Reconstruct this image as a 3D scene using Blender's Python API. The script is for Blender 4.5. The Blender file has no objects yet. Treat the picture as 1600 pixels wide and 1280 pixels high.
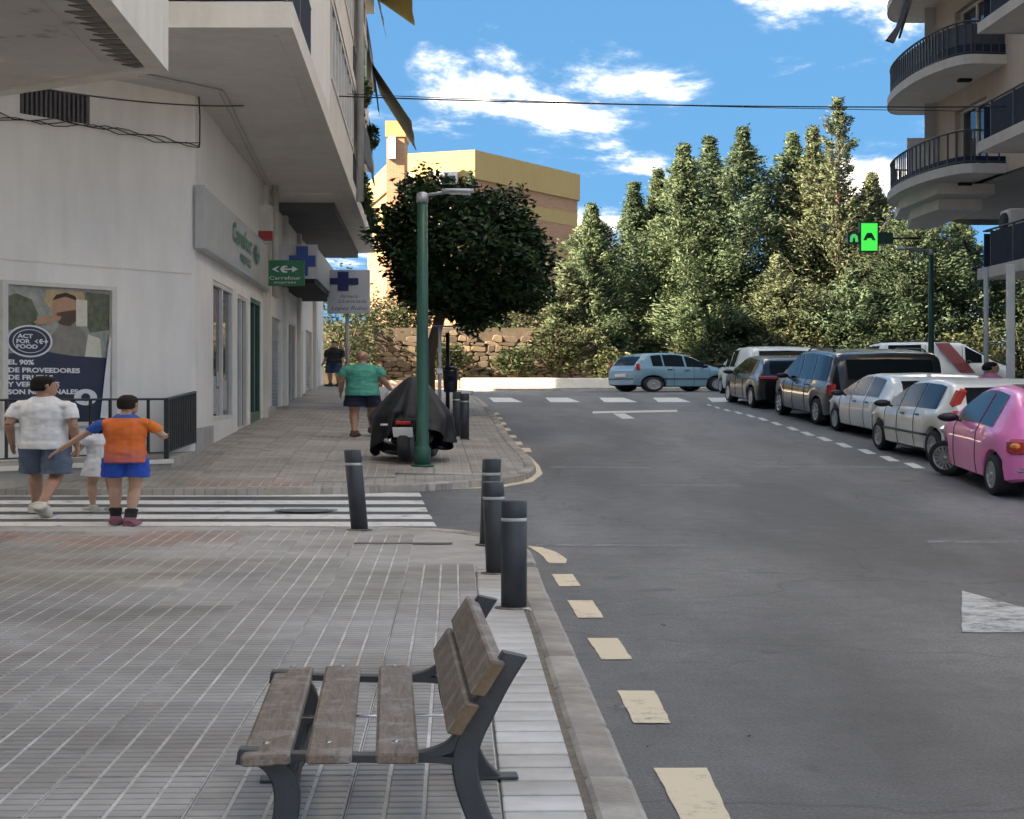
import bpy, bmesh, math, random
import numpy as np
from mathutils import Vector, Matrix, Euler

random.seed(7)
RNG = np.random.default_rng(11)
SC = bpy.context.scene
COL = SC.collection
# The photograph shows everything broad for its height (about 5:3): street, cars, people, crowns.
# Lengths below are written in ordinary metres and every plan (x, y) length is built 5/3 broad.
K = 5.0 / 3.0

# ---------------------------------------------------------------- camera, sky, sun, exposure
cam_d = bpy.data.cameras.new('camera')
cam = bpy.data.objects.new('camera', cam_d)
COL.objects.link(cam)
cam.location = (0, 0, 1.6)
cam.rotation_euler = (math.radians(90), 0, 0)
cam_d.sensor_width = 36.0
cam_d.lens = 64.5
cam_d.shift_y = -30 / 1600
cam_d.clip_end = 5000
SC.camera = cam

SUN_EL = math.radians(31)
TRAV = Vector((0.885 * math.cos(SUN_EL), 0.465 * math.cos(SUN_EL), -math.sin(SUN_EL))).normalized()
sun_d = bpy.data.lights.new('sun', 'SUN')
sun_d.energy = 2.0
sun_d.angle = math.radians(0.5)
sun_d.color = (1.0, 0.95, 0.88)
sun = bpy.data.objects.new('sun', sun_d)
COL.objects.link(sun)
sun.rotation_euler = TRAV.to_track_quat('-Z', 'Y').to_euler()
sun.location = (-40, -20, 60)

world = bpy.data.worlds.new('World')
SC.world = world
world.use_nodes = True
nt = world.node_tree
nt.nodes.clear()
def wn(t, **kw):
    n = nt.nodes.new(t)
    for k, v in kw.items():
        setattr(n, k, v)
    return n
w_out = wn('ShaderNodeOutputWorld')
w_bg = wn('ShaderNodeBackground')
w_bg.inputs['Strength'].default_value = 0.075
w_tc = wn('ShaderNodeTexCoord')
w_sep = wn('ShaderNodeSeparateXYZ')
nt.links.new(w_tc.outputs['Generated'], w_sep.inputs[0])
w_z = wn('ShaderNodeMath', operation='MULTIPLY_ADD')      # clear deep blue air right down to the horizon
w_z.inputs[1].default_value = 0.85
w_z.inputs[2].default_value = 0.55
nt.links.new(w_sep.outputs['Z'], w_z.inputs[0])
w_cmb = wn('ShaderNodeCombineXYZ')
nt.links.new(w_sep.outputs['X'], w_cmb.inputs[0])
nt.links.new(w_sep.outputs['Y'], w_cmb.inputs[1])
nt.links.new(w_z.outputs[0], w_cmb.inputs[2])
w_nrm = wn('ShaderNodeVectorMath', operation='NORMALIZE')
nt.links.new(w_cmb.outputs[0], w_nrm.inputs[0])
w_sky = wn('ShaderNodeTexSky', sky_type='NISHITA')
w_sky.sun_disc = False
w_sky.sun_elevation = SUN_EL
w_sky.sun_rotation = math.atan2(-TRAV.x, -TRAV.y)
w_sky.altitude = 100
w_sky.air_density = 1.0
w_sky.dust_density = 0.25
w_sky.ozone_density = 1.2
nt.links.new(w_nrm.outputs[0], w_sky.inputs['Vector'])
# broken fair-weather cloud over the whole dome
w_den = wn('ShaderNodeMath', operation='ADD'); w_den.inputs[1].default_value = 0.16
nt.links.new(w_sep.outputs['Z'], w_den.inputs[0])
w_dx = wn('ShaderNodeMath', operation='DIVIDE'); w_dy = wn('ShaderNodeMath', operation='DIVIDE')
nt.links.new(w_sep.outputs['X'], w_dx.inputs[0]); nt.links.new(w_den.outputs[0], w_dx.inputs[1])
nt.links.new(w_sep.outputs['Y'], w_dy.inputs[0]); nt.links.new(w_den.outputs[0], w_dy.inputs[1])
w_pl = wn('ShaderNodeCombineXYZ')
nt.links.new(w_dx.outputs[0], w_pl.inputs[0]); nt.links.new(w_dy.outputs[0], w_pl.inputs[1])
w_map = wn('ShaderNodeMapping')
w_map.inputs['Location'].default_value = (1.74, 27.94, 0.0)
w_map.inputs['Scale'].default_value = (1.5, 1.15, 1.0)
nt.links.new(w_pl.outputs[0], w_map.inputs[0])
w_noi = wn('ShaderNodeTexNoise')
w_noi.inputs['Scale'].default_value = 1.15
w_noi.inputs['Detail'].default_value = 9.0
w_noi.inputs['Roughness'].default_value = 0.64
w_noi.inputs['Distortion'].default_value = 0.25
nt.links.new(w_map.outputs[0], w_noi.inputs['Vector'])
w_rmp = wn('ShaderNodeValToRGB')
w_rmp.color_ramp.elements[0].position = 0.485
w_rmp.color_ramp.elements[1].position = 0.74
nt.links.new(w_noi.outputs['Fac'], w_rmp.inputs[0])
w_mix = wn('ShaderNodeMixRGB')
w_mix.inputs[2].default_value = (25.0, 24.0, 22.8, 1)  # cloud made overbright, added fill light for the shaded street
w_pow = wn('ShaderNodeMath', operation='POWER')
w_pow.inputs[1].default_value = 2.6
nt.links.new(w_rmp.outputs[0], w_pow.inputs[0])
nt.links.new(w_pow.outputs[0], w_mix.inputs[0])
w_hsv = wn('ShaderNodeHueSaturation')
w_hsv.inputs['Saturation'].default_value = 1.36
w_hsv.inputs['Value'].default_value = 0.43
nt.links.new(w_sky.outputs[0], w_hsv.inputs['Color'])
nt.links.new(w_hsv.outputs[0], w_mix.inputs[1])
nt.links.new(w_mix.outputs[0], w_bg.inputs['Color'])
nt.links.new(w_bg.outputs[0], w_out.inputs['Surface'])

vs = SC.view_settings
vs.view_transform = 'Standard'
vs.look = 'None'
vs.gamma = 1.0
vs.use_curve_mapping = False
vs.exposure = 3.7
vs.use_white_balance = True
vs.white_balance_temperature = 9000
SC.render.engine = 'CYCLES'
SC.cycles.use_denoising = True
SC.cycles.max_bounces = 6
SC.cycles.diffuse_bounces = 4
SC.cycles.transmission_bounces = 3
SC.cycles.transparent_max_bounces = 4
SC.cycles.use_adaptive_sampling = True
SC.cycles.adaptive_threshold = 0.025

# ---------------------------------------------------------------- helpers
FH, FV, HOR, EYE = 2867.0, 1720.0, 610.0, 1.6
PROF = [(-400, -0.12), (0, -0.12), (9, -0.10), (11.6, -0.06), (13.4, -0.02), (16, 0.10), (18, 0.18), (20, 0.30),
        (22, 0.38), (24, 0.47), (27, 0.62), (30, 0.83), (34, 1.07), (38, 1.30), (42, 1.48), (45, 1.55), (50, 1.58), (900, 1.6)]
PX_, PZ_ = [p[0] for p in PROF], [p[1] for p in PROF]
def rr(y):                                         # height of the road along the street
    return float(np.mean([np.interp(y + d, PX_, PZ_) for d in (-1.2, -0.8, -0.4, 0, 0.4, 0.8, 1.2)]))
def place(px, py, off=0.0):                        # street point seen towards a direction, standing off metres above the road
    lo, hi = 2.0, 60.0
    f = lambda D: HOR + FV * (EYE - rr(D) - off) / D - py
    for _ in range(60):
        mid = (lo + hi) / 2
        if f(mid) > 0: lo = mid
        else: hi = mid
    D = (lo + hi) / 2
    return ((px - 800) / FH * D, D, rr(D) + off)
def at(px, py, D):
    return ((px - 800) / FH * D, D, EYE + (HOR - py) * D / FV)

UD = Vector((-0.0474, 1.0)).normalized()           # along the street
UR = Vector((UD.y, -UD.x))                         # to the right of it
UYAW = math.atan2(-UD.x, UD.y)

class MB:
    def __init__(s):
        s.v = []; s.f = []; s.m = []; s.s = []
    def add(s, verts, faces, mat=0, smooth=False):
        o = len(s.v)
        s.v += [tuple(v) for v in verts]
        for f in faces:
            s.f.append([i + o for i in f]); s.m.append(mat); s.s.append(smooth)
        return s
    def box(s, c, d, rz=0.0, mat=0, bev=0.0, rx=0.0, ry=0.0):
        hx, hy, hz = d[0] / 2, d[1] / 2, d[2] / 2
        R = Euler((rx, ry, rz)).to_matrix()
        b = min(bev, hx * .9, hy * .9, hz * .9)
        vs_, fs = [], []
        if b <= 0:
            for sx in (-1, 1):
                for sy in (-1, 1):
                    for sz in (-1, 1):
                        vs_.append(Vector((sx * hx, sy * hy, sz * hz)))
            fs = [[0, 1, 3, 2], [4, 6, 7, 5], [0, 4, 5, 1], [2, 3, 7, 6], [0, 2, 6, 4], [1, 5, 7, 3]]
        else:
            idx = {}
            for sx in (-1, 1):
                for sy in (-1, 1):
                    for sz in (-1, 1):
                        for ax in range(3):
                            p = [sx * (hx - b), sy * (hy - b), sz * (hz - b)]
                            p[ax] = (sx * hx, sy * hy, sz * hz)[ax]
                            idx[(sx, sy, sz, ax)] = len(vs_); vs_.append(Vector(p))
            q = [(-1, -1), (1, -1), (1, 1), (-1, 1)]
            for sg in (-1, 1):
                fs.append([idx[(sg, a, c_, 0)] for a, c_ in q][::sg])
                fs.append([idx[(a, sg, c_, 1)] for a, c_ in q][::-sg])
                fs.append([idx[(a, c_, sg, 2)] for a, c_ in q][::sg])
            for a in (-1, 1):
                for c_ in (-1, 1):
                    fs.append([idx[(a, c_, -1, 0)], idx[(a, c_, 1, 0)], idx[(a, c_, 1, 1)], idx[(a, c_, -1, 1)]][::a * c_])
                    fs.append([idx[(a, -1, c_, 0)], idx[(a, -1, c_, 2)], idx[(a, 1, c_, 2)], idx[(a, 1, c_, 0)]][::a * c_])
                    fs.append([idx[(-1, a, c_, 1)], idx[(1, a, c_, 1)], idx[(1, a, c_, 2)], idx[(-1, a, c_, 2)]][::a * c_])
                    for e in (-1, 1):
                        fs.append([idx[(a, c_, e, 0)], idx[(a, c_, e, 1)], idx[(a, c_, e, 2)]][::a * c_ * e])
        C = Vector(c)
        return s.add([R @ v + C for v in vs_], fs, mat)
    def prism(s, poly, a, b, plane='xy', mat=0, fn=None):
        """poly extruded from a to b along the axis left out of plane"""
        n = len(poly)
        def P(p, h):
            if fn: return fn(p, h)
            return {'xy': (p[0], p[1], h), 'xz': (p[0], h, p[1]), 'yz': (h, p[0], p[1])}[plane]
        vs_ = [P(p, a) for p in poly] + [P(p, b) for p in poly]
        fs = [list(range(n))[::-1], list(range(n, 2 * n))] + [[i, (i + 1) % n, n + (i + 1) % n, n + i] for i in range(n)]
        return s.add(vs_, fs, mat)
    def quad(s, a, b, c, d, mat=0):
        return s.add([a, b, c, d], [[0, 1, 2, 3]], mat)
    def loft(s, rings, mat=0, cap=True, smooth=True, closed=True):
        n = len(rings[0]); vs_ = [p for r in rings for p in r]; fs = []
        for i in range(len(rings) - 1):
            for j in range(n if closed else n - 1):
                k = (j + 1) % n
                fs.append([i * n + j, i * n + k, (i + 1) * n + k, (i + 1) * n + j])
        if cap and closed:
            fs.append(list(range(n))[::-1]); fs.append([(len(rings) - 1) * n + j for j in range(n)])
        return s.add(vs_, fs, mat, smooth)
    def tube(s, pts, r, n=8, mat=0, cap=True, smooth=True, ref=None):
        """r: number, list of numbers, or list of (ra, rb); ra runs along ref"""
        pts = [Vector(p) for p in pts]
        if not isinstance(r, (list, tuple)): r = [r] * len(pts)
        rings = []; prev = None
        for i, p in enumerate(pts):
            t = (pts[min(i + 1, len(pts) - 1)] - pts[max(i - 1, 0)])
            t = t.normalized() if t.length > 1e-9 else Vector((0, 0, 1))
            if ref is not None: a = Vector(ref)
            elif prev is not None: a = prev
            else: a = Vector((1, 0, 0)) if abs(t.x) < .9 else Vector((0, 1, 0))
            a = a - t * a.dot(t)
            if a.length < 1e-6: a = Vector((0, 1, 0)) - t * t.y
            a.normalize(); prev = a
            b = t.cross(a)
            ra, rb = r[i] if isinstance(r[i], (list, tuple)) else (r[i], r[i])
            rings.append([p + a * (ra * math.cos(2 * math.pi * j / n)) + b * (rb * math.sin(2 * math.pi * j / n)) for j in range(n)])
        return s.loft(rings, mat, cap, smooth)
    def lathe(s, prof, c=(0, 0, 0), n=16, mat=0, axis='z', smooth=True, cap=True):
        rings = []
        for r, h in prof:
            ring = []
            for j in range(n):
                a = 2 * math.pi * j / n
                if axis == 'z': q = (c[0] + r * math.cos(a), c[1] + r * math.sin(a), c[2] + h)
                elif axis == 'x': q = (c[0] + h, c[1] + r * math.cos(a), c[2] + r * math.sin(a))
                else: q = (c[0] + r * math.sin(a), c[1] + h, c[2] + r * math.cos(a))
                ring.append(q)
            rings.append(ring)
        return s.loft(rings, mat, cap, smooth)
    def mesh(s, name, mats):
        me = bpy.data.meshes.new(name)
        me.from_pydata([(v[0] * K, v[1] * K, v[2]) for v in s.v], [], s.f)
        for m in (mats if isinstance(mats, (list, tuple)) else [mats]):
            me.materials.append(m)
        me.polygons.foreach_set('material_index', s.m)
        me.polygons.foreach_set('use_smooth', s.s)
        me.update()
        return me
    def build(s, name, mats, parent=None, loc=(0, 0, 0), rz=0.0, fix=False):
        me = s.mesh(name, mats)
        if fix:
            bm = bmesh.new(); bm.from_mesh(me); bmesh.ops.recalc_face_normals(bm, faces=bm.faces); bm.to_mesh(me); bm.free()
        return obj(name, me, parent, loc, rz)

def obj(name, me, parent=None, loc=(0, 0, 0), rz=0.0):
    o = bpy.data.objects.new(name, me)
    COL.objects.link(o)
    o.location = (loc[0] * K, loc[1] * K, loc[2]); o.rotation_euler = (0, 0, rz)
    if parent: o.parent = parent
    return o
def tag(o, label, cat, group=None, kind=None):
    o['label'] = label
    if cat: o['category'] = cat
    if group: o['group'] = group
    if kind: o['kind'] = kind
    return o
def thing(name, label, cat, loc=(0, 0, 0), rz=0.0, group=None):
    return tag(obj(name, None, None, loc, rz), label, cat, group)
def struct(o):
    o['kind'] = 'structure'; return o
def copy_tree(o, parent=None):
    c = o.copy(); COL.objects.link(c)
    if parent: c.parent = parent
    for ch in list(o.children): copy_tree(ch, c)
    return c
def setloc(o, p, rz=None):
    o.location = (p[0] * K, p[1] * K, p[2])
    if rz is not None: o.rotation_euler = (0, 0, rz)

def text_polys(txt, size=1.0, bold=0.0, spacing=1.0):
    """flat lettering as (verts2d, faces), baseline at 0, from x = 0"""
    cu = bpy.data.curves.new('lettering', 'FONT')
    cu.body = txt; cu.size = size; cu.offset = bold; cu.space_character = spacing; cu.resolution_u = 3
    ob = bpy.data.objects.new('lettering', cu); COL.objects.link(ob)
    dg = bpy.context.evaluated_depsgraph_get()
    me = bpy.data.meshes.new_from_object(ob.evaluated_get(dg))
    vs_ = [(v.co.x, v.co.y) for v in me.vertices]; fs = [list(p.vertices) for p in me.polygons]
    bpy.data.objects.remove(ob); bpy.data.curves.remove(cu); bpy.data.meshes.remove(me)
    return vs_, fs
def put_text(mb, txt, o, right, up, size, width=None, mat=0, bold=0.0, spacing=1.0, center=False, shear=0.0):
    vs_, fs = text_polys(txt, size, bold, spacing)
    if not vs_: return
    w = max(v[0] for v in vs_); k = (width / w) if width else 1.0
    off = -w * k / 2 if center else 0
    o = Vector(o); right = Vector(right); up = Vector(up)
    mb.add([o + right * (v[0] * k + off + v[1] * shear) + up * v[1] for v in vs_], fs, mat)

def remesh(mb, voxel, smooth=4):
    """one continuous skin over the overlapping volumes in mb"""
    me = bpy.data.meshes.new('tmp'); me.from_pydata(mb.v, [], mb.f); me.update()
    ob = bpy.data.objects.new('tmp', me); COL.objects.link(ob)
    m = ob.modifiers.new('r', 'REMESH'); m.mode = 'VOXEL'; m.voxel_size = voxel
    if smooth:
        q = ob.modifiers.new('s', 'SMOOTH'); q.factor = 0.5; q.iterations = smooth
    dg = bpy.context.evaluated_depsgraph_get()
    e = bpy.data.meshes.new_from_object(ob.evaluated_get(dg))
    out = MB(); out.add([v.co[:] for v in e.vertices], [list(p.vertices) for p in e.polygons], 0, True)
    bpy.data.objects.remove(ob); bpy.data.meshes.remove(me); bpy.data.meshes.remove(e)
    return out

# ---------------------------------------------------------------- materials
def nmat(name):
    m = bpy.data.materials.new(name); m.use_nodes = True
    n = m.node_tree; b = n.nodes['Principled BSDF']
    return m, n, b
def M(name, col, rough=0.75, var=0.12, scale=6.0, bump=0.0, metal=0.0, col2=None, detail=6.0, spec=0.5, rnd=0.0, coat=0.0,
      bscale=None, ramp=(0.3, 0.7), stretch=(1, 1, 1), island=0.0, place_tex=0.0):
    m, n, b = nmat(name)
    L = n.links.new
    tc = n.nodes.new('ShaderNodeTexCoord'); mp = n.nodes.new('ShaderNodeMapping')
    mp.inputs['Scale'].default_value = stretch
    L(tc.outputs['Object'], mp.inputs[0])
    no = n.nodes.new('ShaderNodeTexNoise'); no.inputs['Scale'].default_value = scale; no.inputs['Detail'].default_value = detail
    no.inputs['Roughness'].default_value = 0.65
    L(mp.outputs[0], no.inputs['Vector'])
    cr = n.nodes.new('ShaderNodeValToRGB')
    c2 = col2 if col2 else tuple(c * (1 + var) for c in col); c1 = col if col2 else tuple(c * (1 - var) for c in col)
    cr.color_ramp.elements[0].position, cr.color_ramp.elements[1].position = ramp
    cr.color_ramp.elements[0].color = (*c1, 1); cr.color_ramp.elements[1].color = (*c2, 1)
    L(no.outputs['Fac'], cr.inputs[0])
    out = cr.outputs[0]
    if rnd or island:
        src = n.nodes.new('ShaderNodeObjectInfo').outputs['Random'] if rnd else n.nodes.new('ShaderNodeNewGeometry').outputs['Random Per Island']
        mr = n.nodes.new('ShaderNodeMapRange'); a = rnd or island
        mr.inputs['To Min'].default_value = 1 - a; mr.inputs['To Max'].default_value = 1 + a
        L(src, mr.inputs['Value'])
        hv = n.nodes.new('ShaderNodeHueSaturation'); L(mr.outputs[0], hv.inputs['Value']); L(out, hv.inputs['Color']); out = hv.outputs[0]
    if place_tex:                                  # stains that run on from piece to piece
        ge = n.nodes.new('ShaderNodeNewGeometry'); pn_ = n.nodes.new('ShaderNodeTexNoise'); pn_.inputs['Scale'].default_value = place_tex; pn_.inputs['Detail'].default_value = 8; pn_.inputs['Roughness'].default_value = .62
        L(ge.outputs['Position'], pn_.inputs['Vector'])
        pr_ = n.nodes.new('ShaderNodeValToRGB'); pr_.color_ramp.elements[0].position = .33; pr_.color_ramp.elements[1].position = .66
        pr_.color_ramp.elements[0].color = (.64, .61, .57, 1); pr_.color_ramp.elements[1].color = (1.14, 1.14, 1.15, 1); L(pn_.outputs['Fac'], pr_.inputs[0])
        pm_ = n.nodes.new('ShaderNodeMixRGB'); pm_.blend_type = 'MULTIPLY'; pm_.inputs[0].default_value = 1; L(out, pm_.inputs[1]); L(pr_.outputs[0], pm_.inputs[2]); out = pm_.outputs[0]
    L(out, b.inputs['Base Color'])
    b.inputs['Roughness'].default_value = rough; b.inputs['Metallic'].default_value = metal
    b.inputs['Specular IOR Level'].default_value = spec
    if coat: b.inputs['Coat Weight'].default_value = coat; b.inputs['Coat Roughness'].default_value = 0.04
    if bump:
        nb = n.nodes.new('ShaderNodeTexNoise'); nb.inputs['Scale'].default_value = bscale or scale * 4; nb.inputs['Detail'].default_value = 4
        L(mp.outputs[0], nb.inputs['Vector'])
        bp = n.nodes.new('ShaderNodeBump'); bp.inputs['Strength'].default_value = min(1, bump); bp.inputs['Distance'].default_value = 0.02
        L(nb.outputs['Fac'], bp.inputs['Height']); L(bp.outputs[0], b.inputs['Normal'])
    return m
def wall_mat(name, col, dirt=0.25, scale=0.5):
    """rendered wall: cloudy tone, rain streaks, fine grain"""
    m, n, b = nmat(name); L = n.links.new
    tc = n.nodes.new('ShaderNodeTexCoord')
    a = n.nodes.new('ShaderNodeTexNoise'); a.inputs['Scale'].default_value = scale; a.inputs['Detail'].default_value = 7; a.inputs['Roughness'].default_value = .6
    L(tc.outputs['Object'], a.inputs['Vector'])
    mp = n.nodes.new('ShaderNodeMapping'); mp.inputs['Scale'].default_value = (1.6, 1.6, 0.30)
    L(tc.outputs['Object'], mp.inputs[0])
    s_ = n.nodes.new('ShaderNodeTexNoise'); s_.inputs['Scale'].default_value = 2.2; s_.inputs['Detail'].default_value = 5
    L(mp.outputs[0], s_.inputs['Vector'])
    r1 = n.nodes.new('ShaderNodeValToRGB'); r1.color_ramp.elements[0].position = .35; r1.color_ramp.elements[1].position = .65
    r1.color_ramp.elements[0].color = (*[c * (1 - dirt * .45) for c in col], 1); r1.color_ramp.elements[1].color = (*col, 1)
    L(a.outputs['Fac'], r1.inputs[0])
    r2 = n.nodes.new('ShaderNodeValToRGB'); r2.color_ramp.elements[0].position = .32; r2.color_ramp.elements[1].position = .60
    r2.color_ramp.elements[0].color = (1 - dirt, 1 - dirt * 1.05, 1 - dirt * 1.15, 1); r2.color_ramp.elements[1].color = (1, 1, 1, 1)
    L(s_.outputs['Fac'], r2.inputs[0])
    mx = n.nodes.new('ShaderNodeMixRGB'); mx.blend_type = 'MULTIPLY'; mx.inputs[0].default_value = .38
    L(r1.outputs[0], mx.inputs[1]); L(r2.outputs[0], mx.inputs[2]); L(mx.outputs[0], b.inputs['Base Color'])
    b.inputs['Roughness'].default_value = .88; b.inputs['Specular IOR Level'].default_value = .25
    f = n.nodes.new('ShaderNodeTexNoise'); f.inputs['Scale'].default_value = 14; f.inputs['Detail'].default_value = 6
    L(tc.outputs['Object'], f.inputs['Vector'])
    bp = n.nodes.new('ShaderNodeBump'); bp.inputs['Strength'].default_value = .25; bp.inputs['Distance'].default_value = .02
    L(f.outputs['Fac'], bp.inputs['Height']); L(bp.outputs[0], b.inputs['Normal'])
    return m
def paint(name, col, rough=0.22, metal=0.0, coat=.5):
    m = M(name, col, rough=rough + .2, var=.04, scale=2.0, metal=metal, coat=coat, spec=.35)
    return m
def glass_mat(name, tint=(0.02, 0.024, 0.028), rough=0.04, alpha=0.0, spec_=.32):
    m, n, b = nmat(name)
    b.inputs['Base Color'].default_value = (*tint, 1); b.inputs['Roughness'].default_value = rough
    b.inputs['IOR'].default_value = 1.45; b.inputs['Specular IOR Level'].default_value = spec_
    if alpha: b.inputs['Transmission Weight'].default_value = alpha
    return m
def emit(name, col, st):
    m, n, b = nmat(name)
    b.inputs['Base Color'].default_value = (*col, 1); b.inputs['Emission Color'].default_value = (*col, 1); b.inputs['Emission Strength'].default_value = st
    return m

MAT = dict(
    plastic_black=M('black_plastic', (.018, .019, .021), .45, .2, 12),
    rubber=M('tyre_rubber', (.02, .02, .021), .8, .3, 10, bump=.2),
    dark=M('dark_recess', (.012, .012, .013), .9),
    chrome=M('bright_metal', (.6, .6, .6), .2, .08, 6, metal=1.0),
    alloy=M('wheel_alloy', (.5, .5, .51), .35, .1, 6, metal=.85),
    greypole=M('grey_pole', (.38, .39, .38), .5, .1, 5),
    white=M('white_paint', (.72, .72, .70), .55, .06, 3),
    offwhite=M('offwhite_paint', (.62, .60, .56), .6, .08, 3),
    glass=glass_mat('dark_glass'),
    carglass=glass_mat('car_glass', (.012, .016, .017), .07, 0, .06),
    red_lens=M('red_lens', (.45, .02, .015), .18, .1, 6, coat=1.0),
    amber_lens=M('amber_lens', (.75, .22, .03), .18, .1, 6, coat=1.0),
    clear_lens=M('clear_lens', (.6, .62, .62), .12, .1, 6, coat=1.0),
    plate=M('number_plate', (.75, .75, .72), .4, .04, 3),
    green_metal=M('green_enamel', (.012, .085, .058), .42, .2, 3, bump=.05),
    anthracite=M('anthracite_enamel', (.040, .044, .050), .5, .22, 5, bump=.08),
    iron=M('cast_iron', (.028, .031, .034), .5, .25, 8, bump=.12),
    skin=M('skin', (.52, .30, .20), .5, .10, 7),
    skin2=M('tanned_skin', (.40, .215, .14), .5, .10, 7),
)
# ---------------------------------------------------------------- ground, road, markings
def asphalt():
    m, n, b = nmat('asphalt'); L = n.links.new
    tc = n.nodes.new('ShaderNodeTexCoord')
    def noise(sc, det, rgh=.6, st=None):
        v = tc.outputs['Object']
        if st:
            mp = n.nodes.new('ShaderNodeMapping'); mp.inputs['Scale'].default_value = st; L(v, mp.inputs[0]); v = mp.outputs[0]
        x = n.nodes.new('ShaderNodeTexNoise'); x.inputs['Scale'].default_value = sc; x.inputs['Detail'].default_value = det
        x.inputs['Roughness'].default_value = rgh; L(v, x.inputs['Vector']); return x.outputs['Fac']
    def ramp(f, p0, p1, c0, c1):
        r = n.nodes.new('ShaderNodeValToRGB'); r.color_ramp.elements[0].position = p0; r.color_ramp.elements[1].position = p1
        r.color_ramp.elements[0].color = (*c0, 1); r.color_ramp.elements[1].color = (*c1, 1); L(f, r.inputs[0]); return r.outputs[0]
    def mul(a, c, f=1.0):
        x = n.nodes.new('ShaderNodeMixRGB'); x.blend_type = 'MULTIPLY'; x.inputs[0].default_value = f; L(a, x.inputs[1]); L(c, x.inputs[2]); return x.outputs[0]
    base = ramp(noise(.30, 6, .6, (1.0, .22, 1)), .40, .62, (.064, .0635, .0625), (.165, .1645, .167))       # worn wheel paths, patches
    grain = ramp(noise(55, 3, .7), .3, .72, (.45, .45, .45), (1.5, 1.5, 1.49))
    mid = ramp(noise(3, 8, .75), .3, .7, (.74, .74, .735), (1.18, 1.18, 1.18))
    spots = ramp(noise(1.7, 5, .6), .62, .72, (1, 1, 1), (.55, .54, .53))
    c = mul(mul(mul(base, grain), mid), spots)
    wv = n.nodes.new('ShaderNodeTexVoronoi'); wv.feature = 'DISTANCE_TO_EDGE'; wv.inputs['Scale'].default_value = .22
    dn = n.nodes.new('ShaderNodeTexNoise'); dn.inputs['Scale'].default_value = .9; dn.inputs['Detail'].default_value = 6; L(tc.outputs['Object'], dn.inputs['Vector'])
    va = n.nodes.new('ShaderNodeVectorMath'); va.operation = 'ADD'; L(tc.outputs['Object'], va.inputs[0]); L(dn.outputs['Color'], va.inputs[1]); L(va.outputs[0], wv.inputs['Vector'])
    crack = ramp(wv.outputs['Distance'], .0, .006, (.45, .45, .45), (1, 1, 1))
    c = mul(c, crack, .8)
    L(c, b.inputs['Base Color']); b.inputs['Roughness'].default_value = .62; b.inputs['Specular IOR Level'].default_value = .5
    bn = n.nodes.new('ShaderNodeTexNoise'); bn.inputs['Scale'].default_value = 60; bn.inputs['Detail'].default_value = 3; L(tc.outputs['Object'], bn.inputs['Vector'])
    bp = n.nodes.new('ShaderNodeBump'); bp.inputs['Strength'].default_value = .55; bp.inputs['Distance'].default_value = .012
    L(bn.outputs['Fac'], bp.inputs['Height']); L(bp.outputs[0], b.inputs['Normal'])
    return m
MAT['asphalt'] = asphalt()
def worn_paint(name, col, wear=.42):
    m, n, b = nmat(name); L = n.links.new
    tc = n.nodes.new('ShaderNodeTexCoord')
    a = n.nodes.new('ShaderNodeTexNoise'); a.inputs['Scale'].default_value = 4; a.inputs['Detail'].default_value = 12; a.inputs['Roughness'].default_value = .82
    L(tc.outputs['Object'], a.inputs['Vector'])
    r = n.nodes.new('ShaderNodeValToRGB'); r.color_ramp.elements[0].position = wear - .07; r.color_ramp.elements[1].position = wear + .07
    r.color_ramp.elements[0].color = (.11, .11, .11, 1); r.color_ramp.elements[1].color = (*col, 1)
    L(a.outputs['Fac'], r.inputs[0]); L(r.outputs[0], b.inputs['Base Color']); b.inputs['Roughness'].default_value = .7
    return m
MAT['road_white'] = worn_paint('road_marking_white', (.66, .65, .62), .40)
MAT['road_cream'] = worn_paint('road_marking_cream', (.70, .59, .43), .385)
MAT['road_faint'] = worn_paint('road_seam', (.22, .22, .22), .5)
MAT['road_old'] = worn_paint('road_marking_old', (.50, .50, .49), .47)

g = MB()
gy = [-400, -60, 0, 9, 13, 18, 24, 30, 36, 42, 47, 60, 120, 300, 900]
for i in range(len(gy) - 1):
    g.quad((-700, gy[i], rr(gy[i]) - .45), (700, gy[i], rr(gy[i]) - .45), (700, gy[i + 1], rr(gy[i + 1]) - .45), (-700, gy[i + 1], rr(gy[i + 1]) - .45))
struct(g.build('ground', M('dry_earth', (.20, .16, .11), .95, .3, .3)))

rd = MB()
ry = list(np.arange(-70, 2, 6.0)) + list(np.arange(2, 47.3, .35))
for i in range(len(ry) - 1):
    a, b_ = ry[i], ry[i + 1]
    rd.quad((-60, a, rr(a)), (60, a, rr(a)), (60, b_, rr(b_)), (-60, b_, rr(b_)))
road = struct(rd.build('road', MAT['asphalt']))
def mark(name, pix, mat, off=.006):
    base_ = [Vector(place(px, py, off)) for px, py in pix]; pts = []
    for i in range(len(base_)):                     # ragged, hand-laid edges
        a, b2 = base_[i], base_[(i + 1) % len(base_)]; n_ = max(1, int((b2 - a).length / .07)); n_ = min(n_, 60)
        for k in range(n_):
            q = a + (b2 - a) * (k / n_); pts.append((q.x + random.gauss(0, .0015), q.y + random.gauss(0, .003), rr(q.y) + off))
    return MB().add(pts, [list(range(len(pts)))[::-1]]).build(name, mat, road, fix=True)
for (ya, yb, xr_) in ((770, 776, 655), (782, 788, 660), (793, 799.5, 665), (804, 811, 672), (815.5, 822.5, 678), (828, 834.5, 683)):
    mark('crosswalk_bar', [(-90, ya), (xr_, ya), (xr_ + 4, yb), (-90, yb)], MAT['road_white'])
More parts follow.
